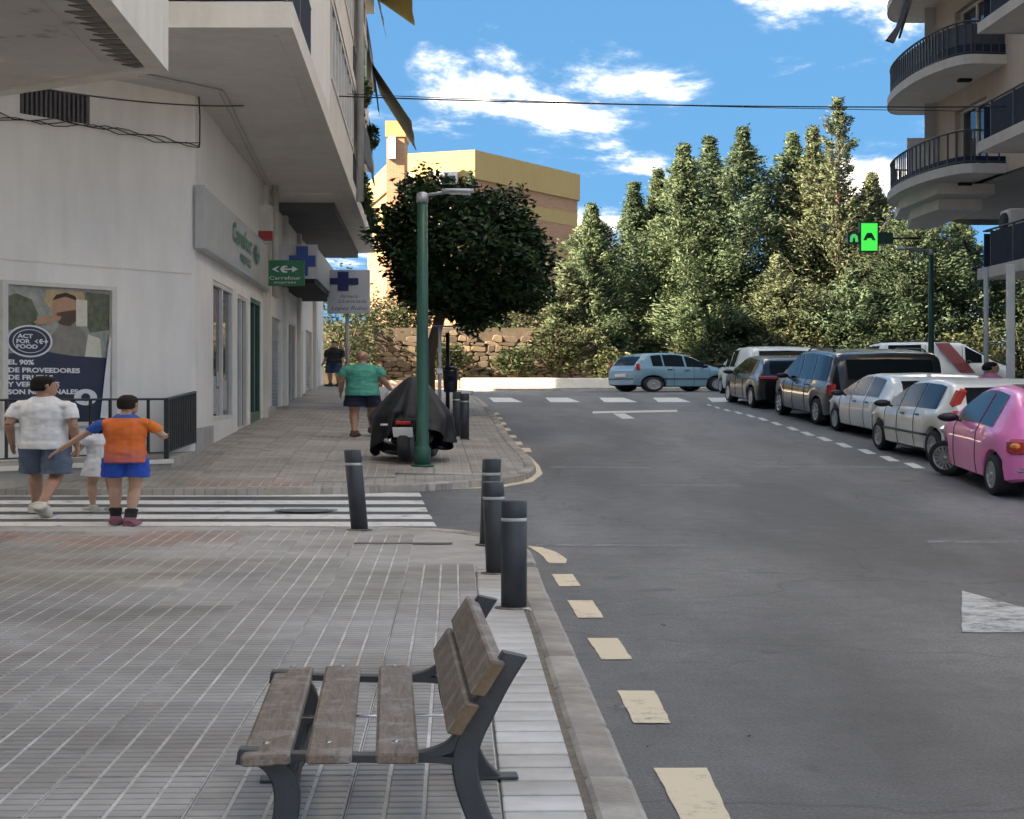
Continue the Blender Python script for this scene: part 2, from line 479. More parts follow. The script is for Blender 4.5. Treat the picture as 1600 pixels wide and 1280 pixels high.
for (x0, x1, y0, x2, x3, y1) in ((1022, 1104, 1200, 1072, 1150, 1296), (965, 1022, 1079, 990, 1048, 1130), (918, 966, 997, 940, 988, 1030),
                                 (886, 926, 938, 903, 944, 965), (862, 895, 897, 874, 908, 916)):
    mark('edge_dash', [(x0, y0), (x1, y0), (x3, y1), (x2, y1)], MAT['road_cream'])
mark('corner_line', [(824, 853), (846, 855), (868, 862), (886, 874), (884, 880), (858, 880), (847, 868), (836, 860)], MAT['road_cream'])
mark('corner_line', [(838, 735), (836, 741), (818, 750), (770, 757), (690, 762), (692, 765), (780, 762), (832, 753), (848, 740), (842, 727), (828, 713), (808, 713), (826, 726)], MAT['road_cream'])
for (x, y, w, h) in ((806, 700, 22, 6), (795, 690, 19, 5), (788, 680, 17, 4), (780, 669, 16, 4), (775, 660, 14, 3.5), (770, 652, 13, 3), (766, 645, 12, 2.6)):
    mark('edge_dash', [(x, y), (x + w, y), (x + w + 3, y + h), (x + 3, y + h)], MAT['road_cream'])
dash = [(1429, 727.6), (1390, 716.8), (1354.7, 705.6), (1319, 695.6), (1288.6, 686), (1262, 677.7), (1238.7, 669.8), (1213.7, 662), (1192, 655), (1173, 650), (1154, 645), (1136, 641), (1121, 637), (1108, 633)]
for i, (x, y) in enumerate(dash):
    s_ = 1 - .055 * i
    w, h = 17.5 * s_, 4.2 * s_
    mark('parking_dash', [(x - w, y - h), (x - w + 16 * s_, y - h), (x + w, y + h), (x + w - 18 * s_, y + h)], MAT['road_white'])
mark('turn_arrow', [(1503, 923), (1737, 986), (1740, 988), (1503, 988)], MAT['road_old'])
mark('lane_mark', [(926, 643), (1058, 640.5), (1059, 643.5), (926, 646)], MAT['road_white'])
mark('lane_mark', [(958, 646.5), (976, 646), (992, 654), (972, 654.5)], MAT['road_white'])
for (x, w) in ((764, 42), (852, 44), (936, 48), (1020, 48), (1105, 44)):
    mark('crosswalk_bar', [(x, 621.5), (x + w * .8, 621.5), (x + w * 1.25, 628.5), (x + w * .18, 628.5)], MAT['road_white'])
for (x0, x1, y, t) in ((838, 1090, 850, 3.2), (1450, 1640, 844, 3.5), (860, 1020, 729, 1.6), (1170, 1420, 728, 2.0), (1000, 1160, 757, 1.4)):
    mark('road_seam', [(x0, y), (x1, y + 1), (x1, y + 1 + t), (x0, y + t)], MAT['road_faint'], .004)
mh = MB(); c_ = place(478, 797, .009)
mh.lathe([(.0, 0), (.25, 0), (.25, .003), (.22, .003), (.21, .0), (.0, .0)], c_, 24, cap=False)
for i in range(-3, 4):
    mh.box((c_[0], c_[1] + i * .06, c_[2] + .002), (2 * math.sqrt(max(.004, .042 - (i * .06) ** 2)), .03, .004))
mh.build('manhole_cover', M('worn_iron', (.19, .185, .18), .6, .3, 12), road)

# ---------------------------------------------------------------- pavements
NEAR = [(-30, 1.40), (0, .42), (4.3, .30), (7.24, .215), (8.9, .155), (10.0, .133), (10.7, .11), (11.2, .059), (11.65, -.05), (11.96, -.25), (12.25, -.47), (12.42, -1.3)]
def xr_near(y): return float(np.interp(y, [p[0] for p in NEAR], [p[1] for p in NEAR]))
FARPX = [(0, 763), (300, 764), (560, 761), (690, 755), (770, 749), (815, 743), (836, 735), (838, 727), (828, 713), (812, 698), (797, 682), (784, 662), (772, 645), (760, 631), (748, 622), (735, 616)]
FAR = [place(px, py, .11) for px, py in FARPX]
FY, FX = [p[1] for p in FAR], [p[0] for p in FAR]
def xr_far(y): return float(np.interp(y, FY, FX))
def z_near(x, y): return rr(y) + .11
def z_far(x, y): return rr(y) + .11 + .068 * max(0, min(xr_far(y) - x, (y - 15.9) * .8))

MAT['slab_bed'] = M('mortar_bed', (.17, .165, .16), .95, .2, 6)
def paving(rowcol, dark):
    """beyond the built tiles: the same joints as fine relief"""
    m, n, b = nmat('far_paving'); L = n.links.new
    tc = n.nodes.new('ShaderNodeTexCoord'); mp = n.nodes.new('ShaderNodeMapping'); mp.inputs['Rotation'].default_value = (0, 0, -UYAW)
    L(tc.outputs['Object'], mp.inputs[0])
    br = n.nodes.new('ShaderNodeTexBrick'); br.offset = 0; br.inputs['Scale'].default_value = 1.0
    br.inputs['Brick Width'].default_value = .09 * K; br.inputs['Row Height'].default_value = .09 * K; br.inputs['Mortar Size'].default_value = .012
    br.inputs['Color1'].default_value = (*rowcol, 1); br.inputs['Color2'].default_value = (*[c * .85 for c in rowcol], 1); br.inputs['Mortar'].default_value = (*dark, 1)
    L(mp.outputs[0], br.inputs['Vector'])
    no = n.nodes.new('ShaderNodeTexNoise'); no.inputs['Scale'].default_value = 1.3; no.inputs['Detail'].default_value = 7; L(tc.outputs['Object'], no.inputs['Vector'])
    r = n.nodes.new('ShaderNodeValToRGB'); r.color_ramp.elements[0].color = (.68, .66, .63, 1); r.color_ramp.elements[1].color = (1.15, 1.14, 1.12, 1)
    r.color_ramp.elements[0].position = .3; r.color_ramp.elements[1].position = .7
    L(no.outputs['Fac'], r.inputs[0])
    mx = n.nodes.new('ShaderNodeMixRGB'); mx.blend_type = 'MULTIPLY'; mx.inputs[0].default_value = 1; L(br.outputs[0], mx.inputs[1]); L(r.outputs[0], mx.inputs[2])
    L(mx.outputs[0], b.inputs['Base Color']); b.inputs['Roughness'].default_value = .8
    return m
MAT['far_paving'] = paving((.37, .35, .33), (.25, .24, .225))

def slab(name, rows, xl, xr, zf, mat, drop):
    s_ = MB()
    for i in range(len(rows) - 1):
        a, b_ = rows[i], rows[i + 1]
        xs = lambda y: [xl, xr(y) - 6, xr(y) - 3, xr(y) - 1.5, xr(y) - .5, xr(y)] if xl < xr(y) - 6 else list(np.linspace(xl, xr(y), 6))
        A, B = xs(a), xs(b_)
        for j in range(5):
            s_.quad((A[j], a, zf(A[j], a) - drop), (A[j + 1], a, zf(A[j + 1], a) - drop), (B[j + 1], b_, zf(B[j + 1], b_) - drop), (B[j], b_, zf(B[j], b_) - drop))
        s_.quad((A[5], a, zf(A[5], a) - drop), (A[5], a, rr(a) - .2), (B[5], b_, rr(b_) - .2), (B[5], b_, zf(B[5], b_) - drop))
    e = rows[-1]
    s_.quad((xl, e, zf(xl, e) - drop), (xr(e), e, zf(xr(e), e) - drop), (xr(e), e, rr(e) - .2), (xl, e, rr(e) - .2))
    f0 = rows[0]
    s_.quad((xl, f0, rr(f0) - .2), (xr(f0), f0, rr(f0) - .2), (xr(f0), f0, zf(xr(f0), f0) - drop), (xl, f0, zf(xl, f0) - drop))
    return struct(s_.build(name, mat, fix=True))
pav_near = slab('pavement_near', list(np.arange(-30, 3, 3.0)) + list(np.arange(3, 12.42, .3)) + [12.42], -25, lambda y: xr_near(y) - .02, z_near, MAT['slab_bed'], .016)
pav_far = slab('pavement_far', list(np.arange(FY[0], 18.2, .15)) + list(np.arange(18.2, 43, .6)), -25, lambda y: xr_far(y) - .02, z_far, MAT['far_paving'], .016)
z_right = lambda x, y: rr(y) + .11
XRK = lambda y: 6.05 - .0474 * (y - 20)
pr = MB()
for a in np.arange(-30, 42, 1.0):
    b_ = a + 1.0
    pr.quad((XRK(a), a, z_right(0, a)), (14, a, z_right(0, a)), (14, b_, z_right(0, b_)), (XRK(b_), b_, z_right(0, b_)))
    pr.quad((XRK(a), a, rr(a) - .1), (XRK(a), a, z_right(0, a)), (XRK(b_), b_, z_right(0, b_)), (XRK(b_), b_, rr(b_) - .1))
pr.quad((XRK(42), 42, rr(42) + .11), (14, 42, rr(42) + .11), (14, 42, rr(42) - .1), (XRK(42), 42, rr(42) - .1))
struct(pr.build('pavement_right', MAT['far_paving']))
pb = MB()
pb.box((0, 48.6, rr(48) - .05), (70, 2.6, .32))
struct(pb.build('pavement_beyond', M('pale_concrete', (.55, .52, .47), .85, .15, 2)))

# tiles: four ribbed columns each
def tile_mesh(name, mats, T=.36, nc=4, nr=6):
    t = MB(); h = T / 2 - .002
    t.quad((-h, -h, -.005), (h, -h, -.005), (h, h, -.005), (-h, h, -.005), 1)
    for sx, sy in ((-1, 0), (1, 0), (0, -1), (0, 1)):
        if sx: t.quad((sx * h, -h, -.005), (sx * h, h, -.005), (sx * h, h, -.02), (sx * h, -h, -.02), 1)
        else: t.quad((-h, sy * h, -.005), (h, sy * h, -.005), (h, sy * h, -.02), (-h, sy * h, -.02), 1)
    pc, prw = T / nc, T / nr
    for i in range(nc):
        cx = -T / 2 + pc * (i + .5); w = pc * .445
        t.quad((cx - w, -h + .001, -.0035), (cx + w, -h + .001, -.0035), (cx + w, h - .001, -.0035), (cx - w, h - .001, -.0035), 2)
        for j in range(nr):
            cy = -T / 2 + prw * (j + .5); l = prw * .40; e = .003
            t.add([(cx - w, cy - l, -.004), (cx + w, cy - l, -.004), (cx + w, cy + l, -.004), (cx - w, cy + l, -.004),
                   (cx - w + e, cy - l + e, 0), (cx + w - e, cy - l + e, 0), (cx + w - e, cy + l - e, 0), (cx - w + e, cy + l - e, 0)],
                  [[4, 5, 6, 7], [0, 1, 5, 4], [1, 2, 6, 5], [2, 3, 7, 6], [3, 0, 4, 7]], 0)
    return t.mesh(name, mats)
def tmat(n, c, r=.14): return M('tile_' + n, c, .62, .16, 2.5, rnd=r, bump=.1, bscale=40, place_tex=.55)
grout_l = M('grout_pale', (.58, .57, .55), .85, .25, 3, place_tex=.8); rib_d = M('rib_dark', (.10, .098, .095), .9, .25, 5)
TM = {'grey': tile_mesh('paving_tile', [tmat('grey', (.345, .333, .322)), grout_l, rib_d]),
      'sun_dapple': tile_mesh('paving_tile', [tmat('sun_dapple', (.37, .345, .305)), M('grout_sun_dapple', (.54, .50, .44), .85, .2, 3), rib_d]),  # sun dapple put into the tile and grout colour
      'red': tile_mesh('paving_tile', [tmat('red', (.38, .27, .24)), grout_l, rib_d]),
      'brown': tile_mesh('paving_tile', [tmat('brown', (.34, .315, .285)), M('grout_dim', (.38, .36, .34), .85, .2, 3), rib_d])}
def lay(parent, origin, iu, iv, zf, ok, pick, T=.36, ud=UD):
    n_ = 0; UR = Vector((ud.y, -ud.x)); UD = ud; UYAW = math.atan2(-ud.x, ud.y)
    for i in iu:
        for j in iv:
            x = origin[0] + UR.x * i * T + UD.x * j * T; y = origin[1] + UR.y * i * T + UD.y * j * T
            if not ok(x, y): continue
            D = max(y, .5)
            px = 800 + FH * x / D; py = HOR + FV * (EYE - zf(x, y)) / D
            if px < -130 or px > 1700 or py > 1420 or y < 2: continue
            e = .15
            gx = (zf(x + e, y) - zf(x - e, y)) / (2 * e * K); gy_ = (zf(x, y + e) - zf(x, y - e)) / (2 * e * K)
            me = TM[pick(px, py, x, y)]
            o = bpy.data.objects.new('paving_tile', me); COL.objects.link(o); o.parent = parent
            o.location = (x * K, y * K, zf(x, y) + random.uniform(-.0015, .0015))
            o.rotation_euler = (math.atan(gy_), -math.atan(gx), UYAW + random.uniform(-.004, .004)); n_ += 1
    return n_
BORD = .36
def pick_near(px, py, x, y):
    if 868 < py < 918 and px < 330: return 'sun_dapple'  # patch of sunlight painted with warmer tiles
    if py < 852 and px < 360 and random.random() < .75: return 'red'
    return 'grey'
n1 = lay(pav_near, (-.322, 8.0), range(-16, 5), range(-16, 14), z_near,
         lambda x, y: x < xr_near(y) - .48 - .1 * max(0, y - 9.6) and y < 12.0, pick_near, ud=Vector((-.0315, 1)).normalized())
def pick_far(px, py, x, y):
    if py > 752 and 270 < px < 470: return 'red'
    return 'brown'
n2 = lay(pav_far, (-.3, 19.5), range(-12, 3), range(-12, 18), z_far,
         lambda x, y: x < xr_far(y) - .36 and y > 15.95 and y < 25.2 and x > -3.05 - .0474 * (y - 18.8) and (y > 17.2 or xr_far(y) - x > .9) and (y > 18.9 or x > -3.25 or y < 16.1), pick_far)
print('tiles', n1, n2)
# pale border strip beside the kerb
bm_ = MB(); bm_.box((0, 0, -.01), (.186, .142, .02), bev=.004)
bme = bm_.mesh('border_tile', tmat('pale', (.55, .54, .525), .10))
y = 3.3
while y < 9.9:
    x = xr_near(y) - .118 - .016 - .095
    o = obj('border_tile', bme, pav_near, (x, y, z_near(x, y) + random.uniform(-.001, .001)), math.atan2(-(xr_near(y + .1) - xr_near(y - .1)), .2) + random.uniform(-.004, .004))
    y += .162
# kerb stones
kmat = [M('kerb_concrete', (.36, .335, .305), .9, .25, 3, bump=.3, bscale=25, rnd=.12, place_tex=1.2), M('joint_earth', (.17, .145, .115), .95, .4, 8)]
def kerb(parent, path, step, w=.115, h=.16, rise=.118):
    acc = [0]
    for i in range(1, len(path)):
        acc.append(acc[-1] + math.dist(path[i][:2], path[i - 1][:2]))
    s_ = 0.0
    while s_ < acc[-1] - step * .5:
        def P(q): return (float(np.interp(q, acc, [p[0] for p in path])), float(np.interp(q, acc, [p[1] for p in path])))
        a, b_ = P(s_), P(min(acc[-1], s_ + step))
        d = Vector((b_[0] - a[0], b_[1] - a[1])); l = d.length
        if l < .03: break
        d.normalize(); nl = Vector((-d.y, d.x))
        mid = Vector(((a[0] + b_[0]) / 2, (a[1] + b_[1]) / 2)) + nl * (w / 2)
        za, zb = rr(a[1]), rr(b_[1])
        k = MB(); k.box((0, 0, -h / 2), (w, l - .012, h), bev=.014)
        k.v = [(v[0] + random.uniform(-.002, .002), v[1], v[2] + (zb - za) * v[1] / l + random.uniform(-.002, .002)) for v in k.v]
        k.build('kerb_stone', kmat[0], parent, (mid.x, mid.y, (za + zb) / 2 + rise), math.atan2(-d.x, d.y))
        s_ += step
kerb(pav_near, [(xr_near(q), q) for q in np.arange(3.2, 10.05, .3)], .68)
kerb(pav_near, [(xr_near(q), q) for q in list(np.arange(10.05, 12.3, .12)) + [12.42]] , .34)
kerb(pav_far, [(xr_far(q), q) for q in np.arange(FY[0] + .02, 17.6, .05)], .5)
kerb(pav_far, [(xr_far(q), q) for q in np.arange(17.6, 38, .4)], .9)
# the earth-filled joint between kerb and border, the worn corner fill
jt = MB()
ys = np.arange(3.2, 12.2, .25)
for i in range(len(ys) - 1):
    a, b_ = ys[i], ys[i + 1]
    jt.quad((xr_near(a) - .17, a, z_near(0, a) - .008), (xr_near(a) - .11, a, z_near(0, a) - .008), (xr_near(b_) - .11, b_, z_near(0, b_) - .008), (xr_near(b_) - .17, b_, z_near(0, b_) - .008))
jt.build('kerb_joint', kmat[1], pav_near)
cf = MB()
ys = list(np.arange(8.9, 12.35, .1))
for i in range(len(ys) - 1):
    a, b_ = ys[i], ys[i + 1]
    w0 = .60 + .30 * max(0, a - 9.6); w1 = .60 + .30 * max(0, b_ - 9.6)
    if a > 9.5: cf.quad((xr_near(a) - .1 - w0, a, z_near(0, a) - .0075), (xr_near(a) - .1, a, z_near(0, a) - .0075), (xr_near(b_) - .1, b_, z_near(0, b_) - .0075), (xr_near(b_) - .1 - w1, b_, z_near(0, b_) - .0075))
cf.quad((-9, 12.0, z_near(0, 12.0) - .006), (-.4, 12.0, z_near(0, 12.0) - .006), (-.75, 12.4, z_near(0, 12.4) - .006), (-9, 12.4, z_near(0, 12.4) - .006))
cf.build('concrete_fill', M('old_concrete', (.36, .345, .33), .9, .2, 2.5, bump=.2, bscale=20), pav_near)
p_ = place(630, 849, .112)
MB().box((p_[0], p_[1], p_[2] + .002), (.60, .09, .006), bev=.002).build('drain_cover', M('drain_iron', (.12, .115, .11), .7, .3, 8), pav_near)

# litter: a few scraps and dry leaves by the kerb
lit = M('scrap_paper', (.72, .70, .67), .8, .1, 9)
for i, (px, py, s_) in enumerate(((822, 954, .022), (968, 1106, .02), (1172, 1152, .014), (1012, 1168, .015), (1040, 978, .018))):
    q = place(px, py, .01 if i else .125)
    k = MB(); k.add([(random.uniform(-s_, s_) * 1.2, random.uniform(-s_, s_), random.uniform(0, s_)) for _ in range(6)], [[0, 1, 2], [2, 3, 4], [0, 4, 5], [1, 3, 5]])
    o = k.build('litter_scrap', lit if i < 2 else kmat[1], None, q)
    tag(o, ['crumpled white paper scrap at the foot of the nearest bollard', 'pale scrap beside the second cream kerb dash', 'dark leaf lying in the road right of the kerb dashes',
            'small dark leaf lying between kerb and nearest dash', 'brown scrap on the asphalt beside the third cream dash'][i], 'litter')
# ---------------------------------------------------------------- building helpers
def part(mb, name, mat, root, fix=False):
    """child of a thing, its mesh written in place coordinates"""
    l = root.location
    return mb.build(name, mat, root, (-l.x / K, -l.y / K, -l.z), fix=fix)
def sub(mb, name, mat, parent, fix=False):
    return mb.build(name, mat, parent, fix=fix)
def wall_grid(mb, p0, d, nrm, length, z0, z1, openings, depth=.2, mat=0):
    """outer face with real openings and their reveals"""
    ss = sorted({0, length, *[o[0] for o in openings], *[o[1] for o in openings]}); zs = sorted({z0, z1, *[o[2] for o in openings], *[o[3] for o in openings]})
    def P(s_, z, q=0): return (p0[0] + d[0] * s_ - nrm[0] * q, p0[1] + d[1] * s_ - nrm[1] * q, z)
    for i in range(len(ss) - 1):
        for j in range(len(zs) - 1):
            cs, cz = (ss[i] + ss[i + 1]) / 2, (zs[j] + zs[j + 1]) / 2
            if any(o[0] < cs < o[1] and o[2] < cz < o[3] for o in openings): continue
            mb.quad(P(ss[i], zs[j]), P(ss[i + 1], zs[j]), P(ss[i + 1], zs[j + 1]), P(ss[i], zs[j + 1]), mat)
    for (a, b_, c, e) in [o[:4] for o in openings]:
        mb.quad(P(a, c), P(a, c, depth), P(b_, c, depth), P(b_, c), mat); mb.quad(P(a, e), P(b_, e), P(b_, e, depth), P(a, e, depth), mat)
        mb.quad(P(a, c), P(a, e), P(a, e, depth), P(a, c, depth), mat); mb.quad(P(b_, c), P(b_, c, depth), P(b_, e, depth), P(b_, e), mat)
    return P
def framed(root, P, o, depth, fm, pm, nx=1, nz=1, w=.06, name='window', kick=0.0):
    """window or door in an opening: frame bars, pane behind"""
    a, b_, c, e = o
    def bar(m, s0, s1, za, zb, q0, q1):
        v = [P(s, z, q) for q in (q0, q1) for (s, z) in ((s0, za), (s1, za), (s1, zb), (s0, zb))]
        m.add(v, [[0, 1, 2, 3], [7, 6, 5, 4], [0, 4, 5, 1], [1, 5, 6, 2], [2, 6, 7, 3], [3, 7, 4, 0]])
    f = MB(); q0, q1 = max(.004, depth - .06), depth - .003
    bar(f, a, a + w, c, e, q0, q1); bar(f, b_ - w, b_, c, e, q0, q1)
    bar(f, a + w, b_ - w, e - w, e, q0, q1); bar(f, a + w, b_ - w, c, c + w + kick, q0, q1)
    for i in range(1, nx):
        s = a + (b_ - a) * i / nx; bar(f, s - w / 2, s + w / 2, c + w + kick, e - w, q0 + .004, q1)
    for j in range(1, nz):
        z = c + (e - c) * j / nz; bar(f, a + w, b_ - w, z - w / 2, z + w / 2, q0 + .008, q1)
    fo = part(f, name, fm, root, fix=True)
    p = MB(); p.quad(P(a + .01, c + .01, depth - .02), P(b_ - .01, c + .01, depth - .02), P(b_ - .01, e - .01, depth - .02), P(a + .01, e - .01, depth - .02))
    sub(p, 'pane', pm, fo)
    return fo
def shutter(root, P, o, depth, mat):
    a, b_, c, e = o; m = MB(); n = int((e - c) / .09)
    for i in range(n):
        z0 = c + (e - c) * i / n; z1 = c + (e - c) * (i + 1) / n
        m.quad(P(a, z0, depth), P(b_, z0, depth), P(b_, z0 + (z1 - z0) * .8, depth - .025), P(a, z0 + (z1 - z0) * .8, depth - .025))
        m.quad(P(a, z0 + (z1 - z0) * .8, depth - .025), P(b_, z0 + (z1 - z0) * .8, depth - .025), P(b_, z1, depth), P(a, z1, depth))
    return part(m, 'roller_shutter', mat, root)
def railing_bars(mb, pts, z0, h, pitch=.11, r=.009, top=.022, low=.1):
    """upright bars between a handrail and a lower rail along plan points; z0 a number or function"""
    zf = z0 if callable(z0) else (lambda x, y: z0)
    for i in range(len(pts) - 1):
        a, b_ = Vector(pts[i]), Vector(pts[i + 1]); l = (b_ - a).length; n = max(1, int(l / pitch)); d = (b_ - a).normalized(); yaw = math.atan2(d.y, d.x)
        za, zb = zf(*a), zf(*b_)
        mb.tube([(a.x, a.y, za + h), (b_.x, b_.y, zb + h)], top, 6, smooth=False)
        mb.tube([(a.x, a.y, za + low), (b_.x, b_.y, zb + low)], top * .7, 6, smooth=False)
        for k in range(n + 1):
            p = a + (b_ - a) * k / n; z = za + (zb - za) * k / n
            mb.box((p.x, p.y, z + (h + low) / 2), (r * 2, r * 2, h - low), rz=yaw)

MAT['render_white'] = wall_mat('white_render', (.83, .805, .76), .16)
MAT['render_cream'] = wall_mat('cream_render', (.72, .69, .63), .25)
MAT['soffit'] = wall_mat('grey_soffit', (.72, .695, .665), .2, .8)
MAT['fascia'] = wall_mat('pale_fascia', (.74, .70, .63), .2, 1.2)
MAT['navy'] = M('navy_panel', (.016, .022, .040), .8, .2, 3, spec=.15)
MAT['blind'] = M('pale_blind', (.45, .44, .40), .8, .12, 4)
MAT['louvre'] = M('louvre_metal', (.10, .10, .105), .5, .2, 6)
MAT['alu'] = M('aluminium', (.45, .46, .47), .4, .08, 4, metal=.5)
MAT['cable'] = M('black_cable', (.02, .02, .02), .7, .2, 8)
MAT['pipe'] = M('pale_pipe', (.50, .49, .47), .6, .12, 4)

# ---------------------------------------------------------------- corner building (shop below, flats above)
CX, CY = -3.246, 18.8
C0 = Vector((CX, CY)); CH = Vector((.652, 1.0)).normalized(); CHN = Vector((CH.y, -CH.x))
BASE = .2
cb = thing('corner_building', 'white corner block of flats with cut-off shop corner and overhanging balconies', 'building', (CX, CY, BASE))
ZS = 6.63
w = MB()
doors = [(1.6, 3.75, 1.02, 3.66), (4.25, 5.55, .75, 3.62), (5.95, 7.5, .80, 3.70), (9.4, 11.2, .9, 3.5), (12.3, 14.6, 1.0, 3.6), (15.4, 16.6, 1.1, 3.5), (17.4, 19.4, 1.2, 3.6), (20.2, 21.6, 1.25, 3.5)]
Pm = wall_grid(w, C0, UD, UR, 23.6, -.3, ZS, doors, .07)
ch_op = []
A0 = C0 - CH * 3.9
Pc = wall_grid(w, A0, CH, CHN, 3.9, -.3, ZS, [(1.57, 2.44, 5.84, 6.30)], .12)
w.quad((A0.x, A0.y, -.3), (-10.6, A0.y, -.3), (-10.6, A0.y, ZS), (A0.x, A0.y, ZS))
E0 = C0 + UD * 23.6
w.quad((E0.x, E0.y, 0), (-10.6, E0.y, 0), (-10.6, E0.y, ZS), (E0.x, E0.y, ZS))
part(w, 'wall', MAT['render_white'], cb, fix=False)
# grooves in the render of the cut-off corner
gm = MB()
def Pch(s, z, q=0): return (A0.x + CH.x * s - CHN.x * q, A0.y + CH.y * s - CHN.y * q, z)
def strip(mb, P, s0, s1, z0, z1, q0, q1, mat=0):
    v = [P(s, z, q) for q in (q0, q1) for (s, z) in ((s0, z0), (s1, z0), (s1, z1), (s0, z1))]
    mb.add(v, [[0, 1, 2, 3], [7, 6, 5, 4], [0, 4, 5, 1], [1, 5, 6, 2], [2, 6, 7, 3], [3, 7, 4, 0]], mat)
strip(gm, Pch, 0, 3.84, 3.575, 3.595, -.008, .01)
part(gm, 'wall_band', MAT['fascia'], cb, fix=True)
# ventilation grille: real slats
gr = MB(); gr.quad(Pch(1.57, 5.84, .11), Pch(2.44, 5.84, .11), Pch(2.44, 6.30, .11), Pch(1.57, 6.30, .11))
go = part(gr, 'grille_back', MAT['dark'], cb)
for i in range(15):
    s0 = 1.585 + i * .0575; q = MB(); strip(q, Pch, s0, s0 + .03, 5.845, 6.295, .0, .06)
    sub(q, 'slat', MAT['louvre'], go, fix=True)
# shop windows and doors in the street front
fr = MAT['offwhite']
framed(cb, Pm, doors[0], .07, fr, MAT['glass'], 2, 1, .09)
framed(cb, Pm, doors[1], .07, fr, MAT['glass'], 2, 1, .08, 'door')
framed(cb, Pm, doors[2], .07, MAT['green_metal'], MAT['glass'], 2, 1, .10, 'door', .2)
shutter(cb, Pm, doors[3], .06, MAT['alu']); framed(cb, Pm, doors[4], .07, fr, MAT['glass'], 3, 1, .07)
framed(cb, Pm, doors[5], .07, fr, MAT['glass'], 1, 1, .07, 'door'); shutter(cb, Pm, doors[6], .06, MAT['alu']); framed(cb, Pm, doors[7], .07, fr, MAT['glass'], 2, 1, .07, 'door')
nt_ = MB()
for i, (s0, z0, w_, h_) in enumerate(((1.72, 1.15, .5, .72), (2.25, 1.12, .42, .5), (2.28, 1.68, .4, .28), (2.85, 1.2, .55, .6))):
    strip(nt_, Pm, s0, s0 + w_, z0, z0 + h_, .040, .044)
part(nt_, 'window_notices', M('pasted_notices', (.55, .55, .54), .7, .3, 14, col2=(.18, .19, .2)), cb, fix=True)
pl = MB()
for s0 in (7.9, 11.5, 14.9, 19.7):
    pl = MB(); strip(pl, Pm, s0, s0 + .45, .3, ZS - .02, -.07, .0); part(pl, 'pilaster', MAT['render_cream'], cb, fix=True)
for a_ in ((0, 1.55, .2, .95, -.012, 0), (7.95, 9.35, .5, 1.2, -.075, .0)):
    sk = MB(); strip(sk, Pm, *a_); part(sk, 'plinth', M('plinth_grey', (.40, .39, .37), .85, .2, 2), cb, fix=True)
# downpipes, meter boxes, red bracket
dp = MB()
for s0, r in ((8.2, .05), (8.7, .035)):
    q = Pm(s0, 0, -.13 if r < .04 else -.15); dp.tube([(q[0], q[1], 3.9), (q[0], q[1], ZS)], r, 8)
part(dp, 'downpipe', MAT['pipe'], cb)
bx_ = MB(); strip(bx_, Pm, 7.3, 7.75, 5.3, 6.0, -.16, -.0); part(bx_, 'meter_box', MAT['offwhite'], cb, fix=True)
bx_ = MB(); strip(bx_, Pm, 7.1, 7.3, 5.15, 5.35, -.2, -.0); part(bx_, 'fire_bell', M('bell_red', (.35, .03, .03), .5), cb, fix=True)
# overhanging slab and upper floors
OX = lambda D: -1.83 - .0474 * (D - 15.2)
def outer(D, inn=0.0): return (OX(D) - inn, D)
sl = MB()
sl.prism([outer(15.2), outer(40.3), (-10.6, 40.3), (-10.6, 15.2)], ZS, ZS + .31)
part(sl, 'soffit_slab', MAT['soffit'], cb, fix=True)
fa = MB()
fa.prism([outer(15.185, -.012), outer(40.3, -.012), outer(40.3, .0), outer(15.197, .0)], ZS - .025, ZS + .33)
fa.prism([outer(15.185, -.012), outer(15.197, .0), (-10.6, 15.197), (-10.6, 15.185)], ZS - .025, ZS + .33)
part(fa, 'fascia', MAT['fascia'], cb, fix=True)
dl = MB(); dl.prism([outer(15.6, .14), outer(40, .14), outer(40, .17), outer(15.6, .17)], ZS - .012, ZS); dl.prism([outer(28, .3), outer(28.12, .3), (-5, 28.12), (-5, 28)], ZS - .05, ZS)
part(dl, 'soffit_ribs', MAT['soffit'], cb, fix=True)
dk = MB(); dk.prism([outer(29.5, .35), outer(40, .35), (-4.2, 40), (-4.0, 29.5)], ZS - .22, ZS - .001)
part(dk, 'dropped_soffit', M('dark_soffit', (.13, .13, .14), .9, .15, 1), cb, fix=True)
cd = MB()
cpts = [at(190, 119, 17.2), (at(345, 141, 18.4)), at(440, 333, 31.2), at(468, 385, 36)]
cd.tube([(p[0], p[1], ZS - .03) for p in cpts], .028, 6)
part(cd, 'conduit', MAT['pipe'], cb)
TOPZ = 24.4
uw = MB(); ops = []
for i in range(6):
    z = ZS + .31 + 2.9 * i
    for s0 in (1.0, 9.5, 13.0, 16.5, 20.5): ops.append((s0, s0 + 1.7, z + .05, z + 2.2))
Pu = wall_grid(uw, (OX(16.0) - 1.0, 16.0), UD, UR, 24.3, ZS + .31, TOPZ, ops, .15)
uw.quad((OX(16) - 1, 16, ZS + .31), (-10.6, 16, ZS + .31), (-10.6, 16, TOPZ), (OX(16) - 1, 16, TOPZ))
uw.quad((OX(40.3) - 1.15, 40.3, ZS), (-10.6, 40.3, ZS), (-10.6, 40.3, TOPZ), (OX(40.3) - 1.15, 40.3, TOPZ))
uw.quad((OX(16) - 1, 16, TOPZ), (OX(40.3) - 1.15, 40.3, TOPZ), (-10.6, 40.3, TOPZ), (-10.6, 16, TOPZ))
uw.quad((-10.6, 16, 0), (-10.6, 16, TOPZ), (-10.6, 42, TOPZ), (-10.6, 42, 0))
part(uw, 'upper_wall', MAT['render_white'], cb)
for o_ in ops[:20]: framed(cb, Pu, o_, .15, MAT['offwhite'], MAT['glass'], 2, 1, .06)
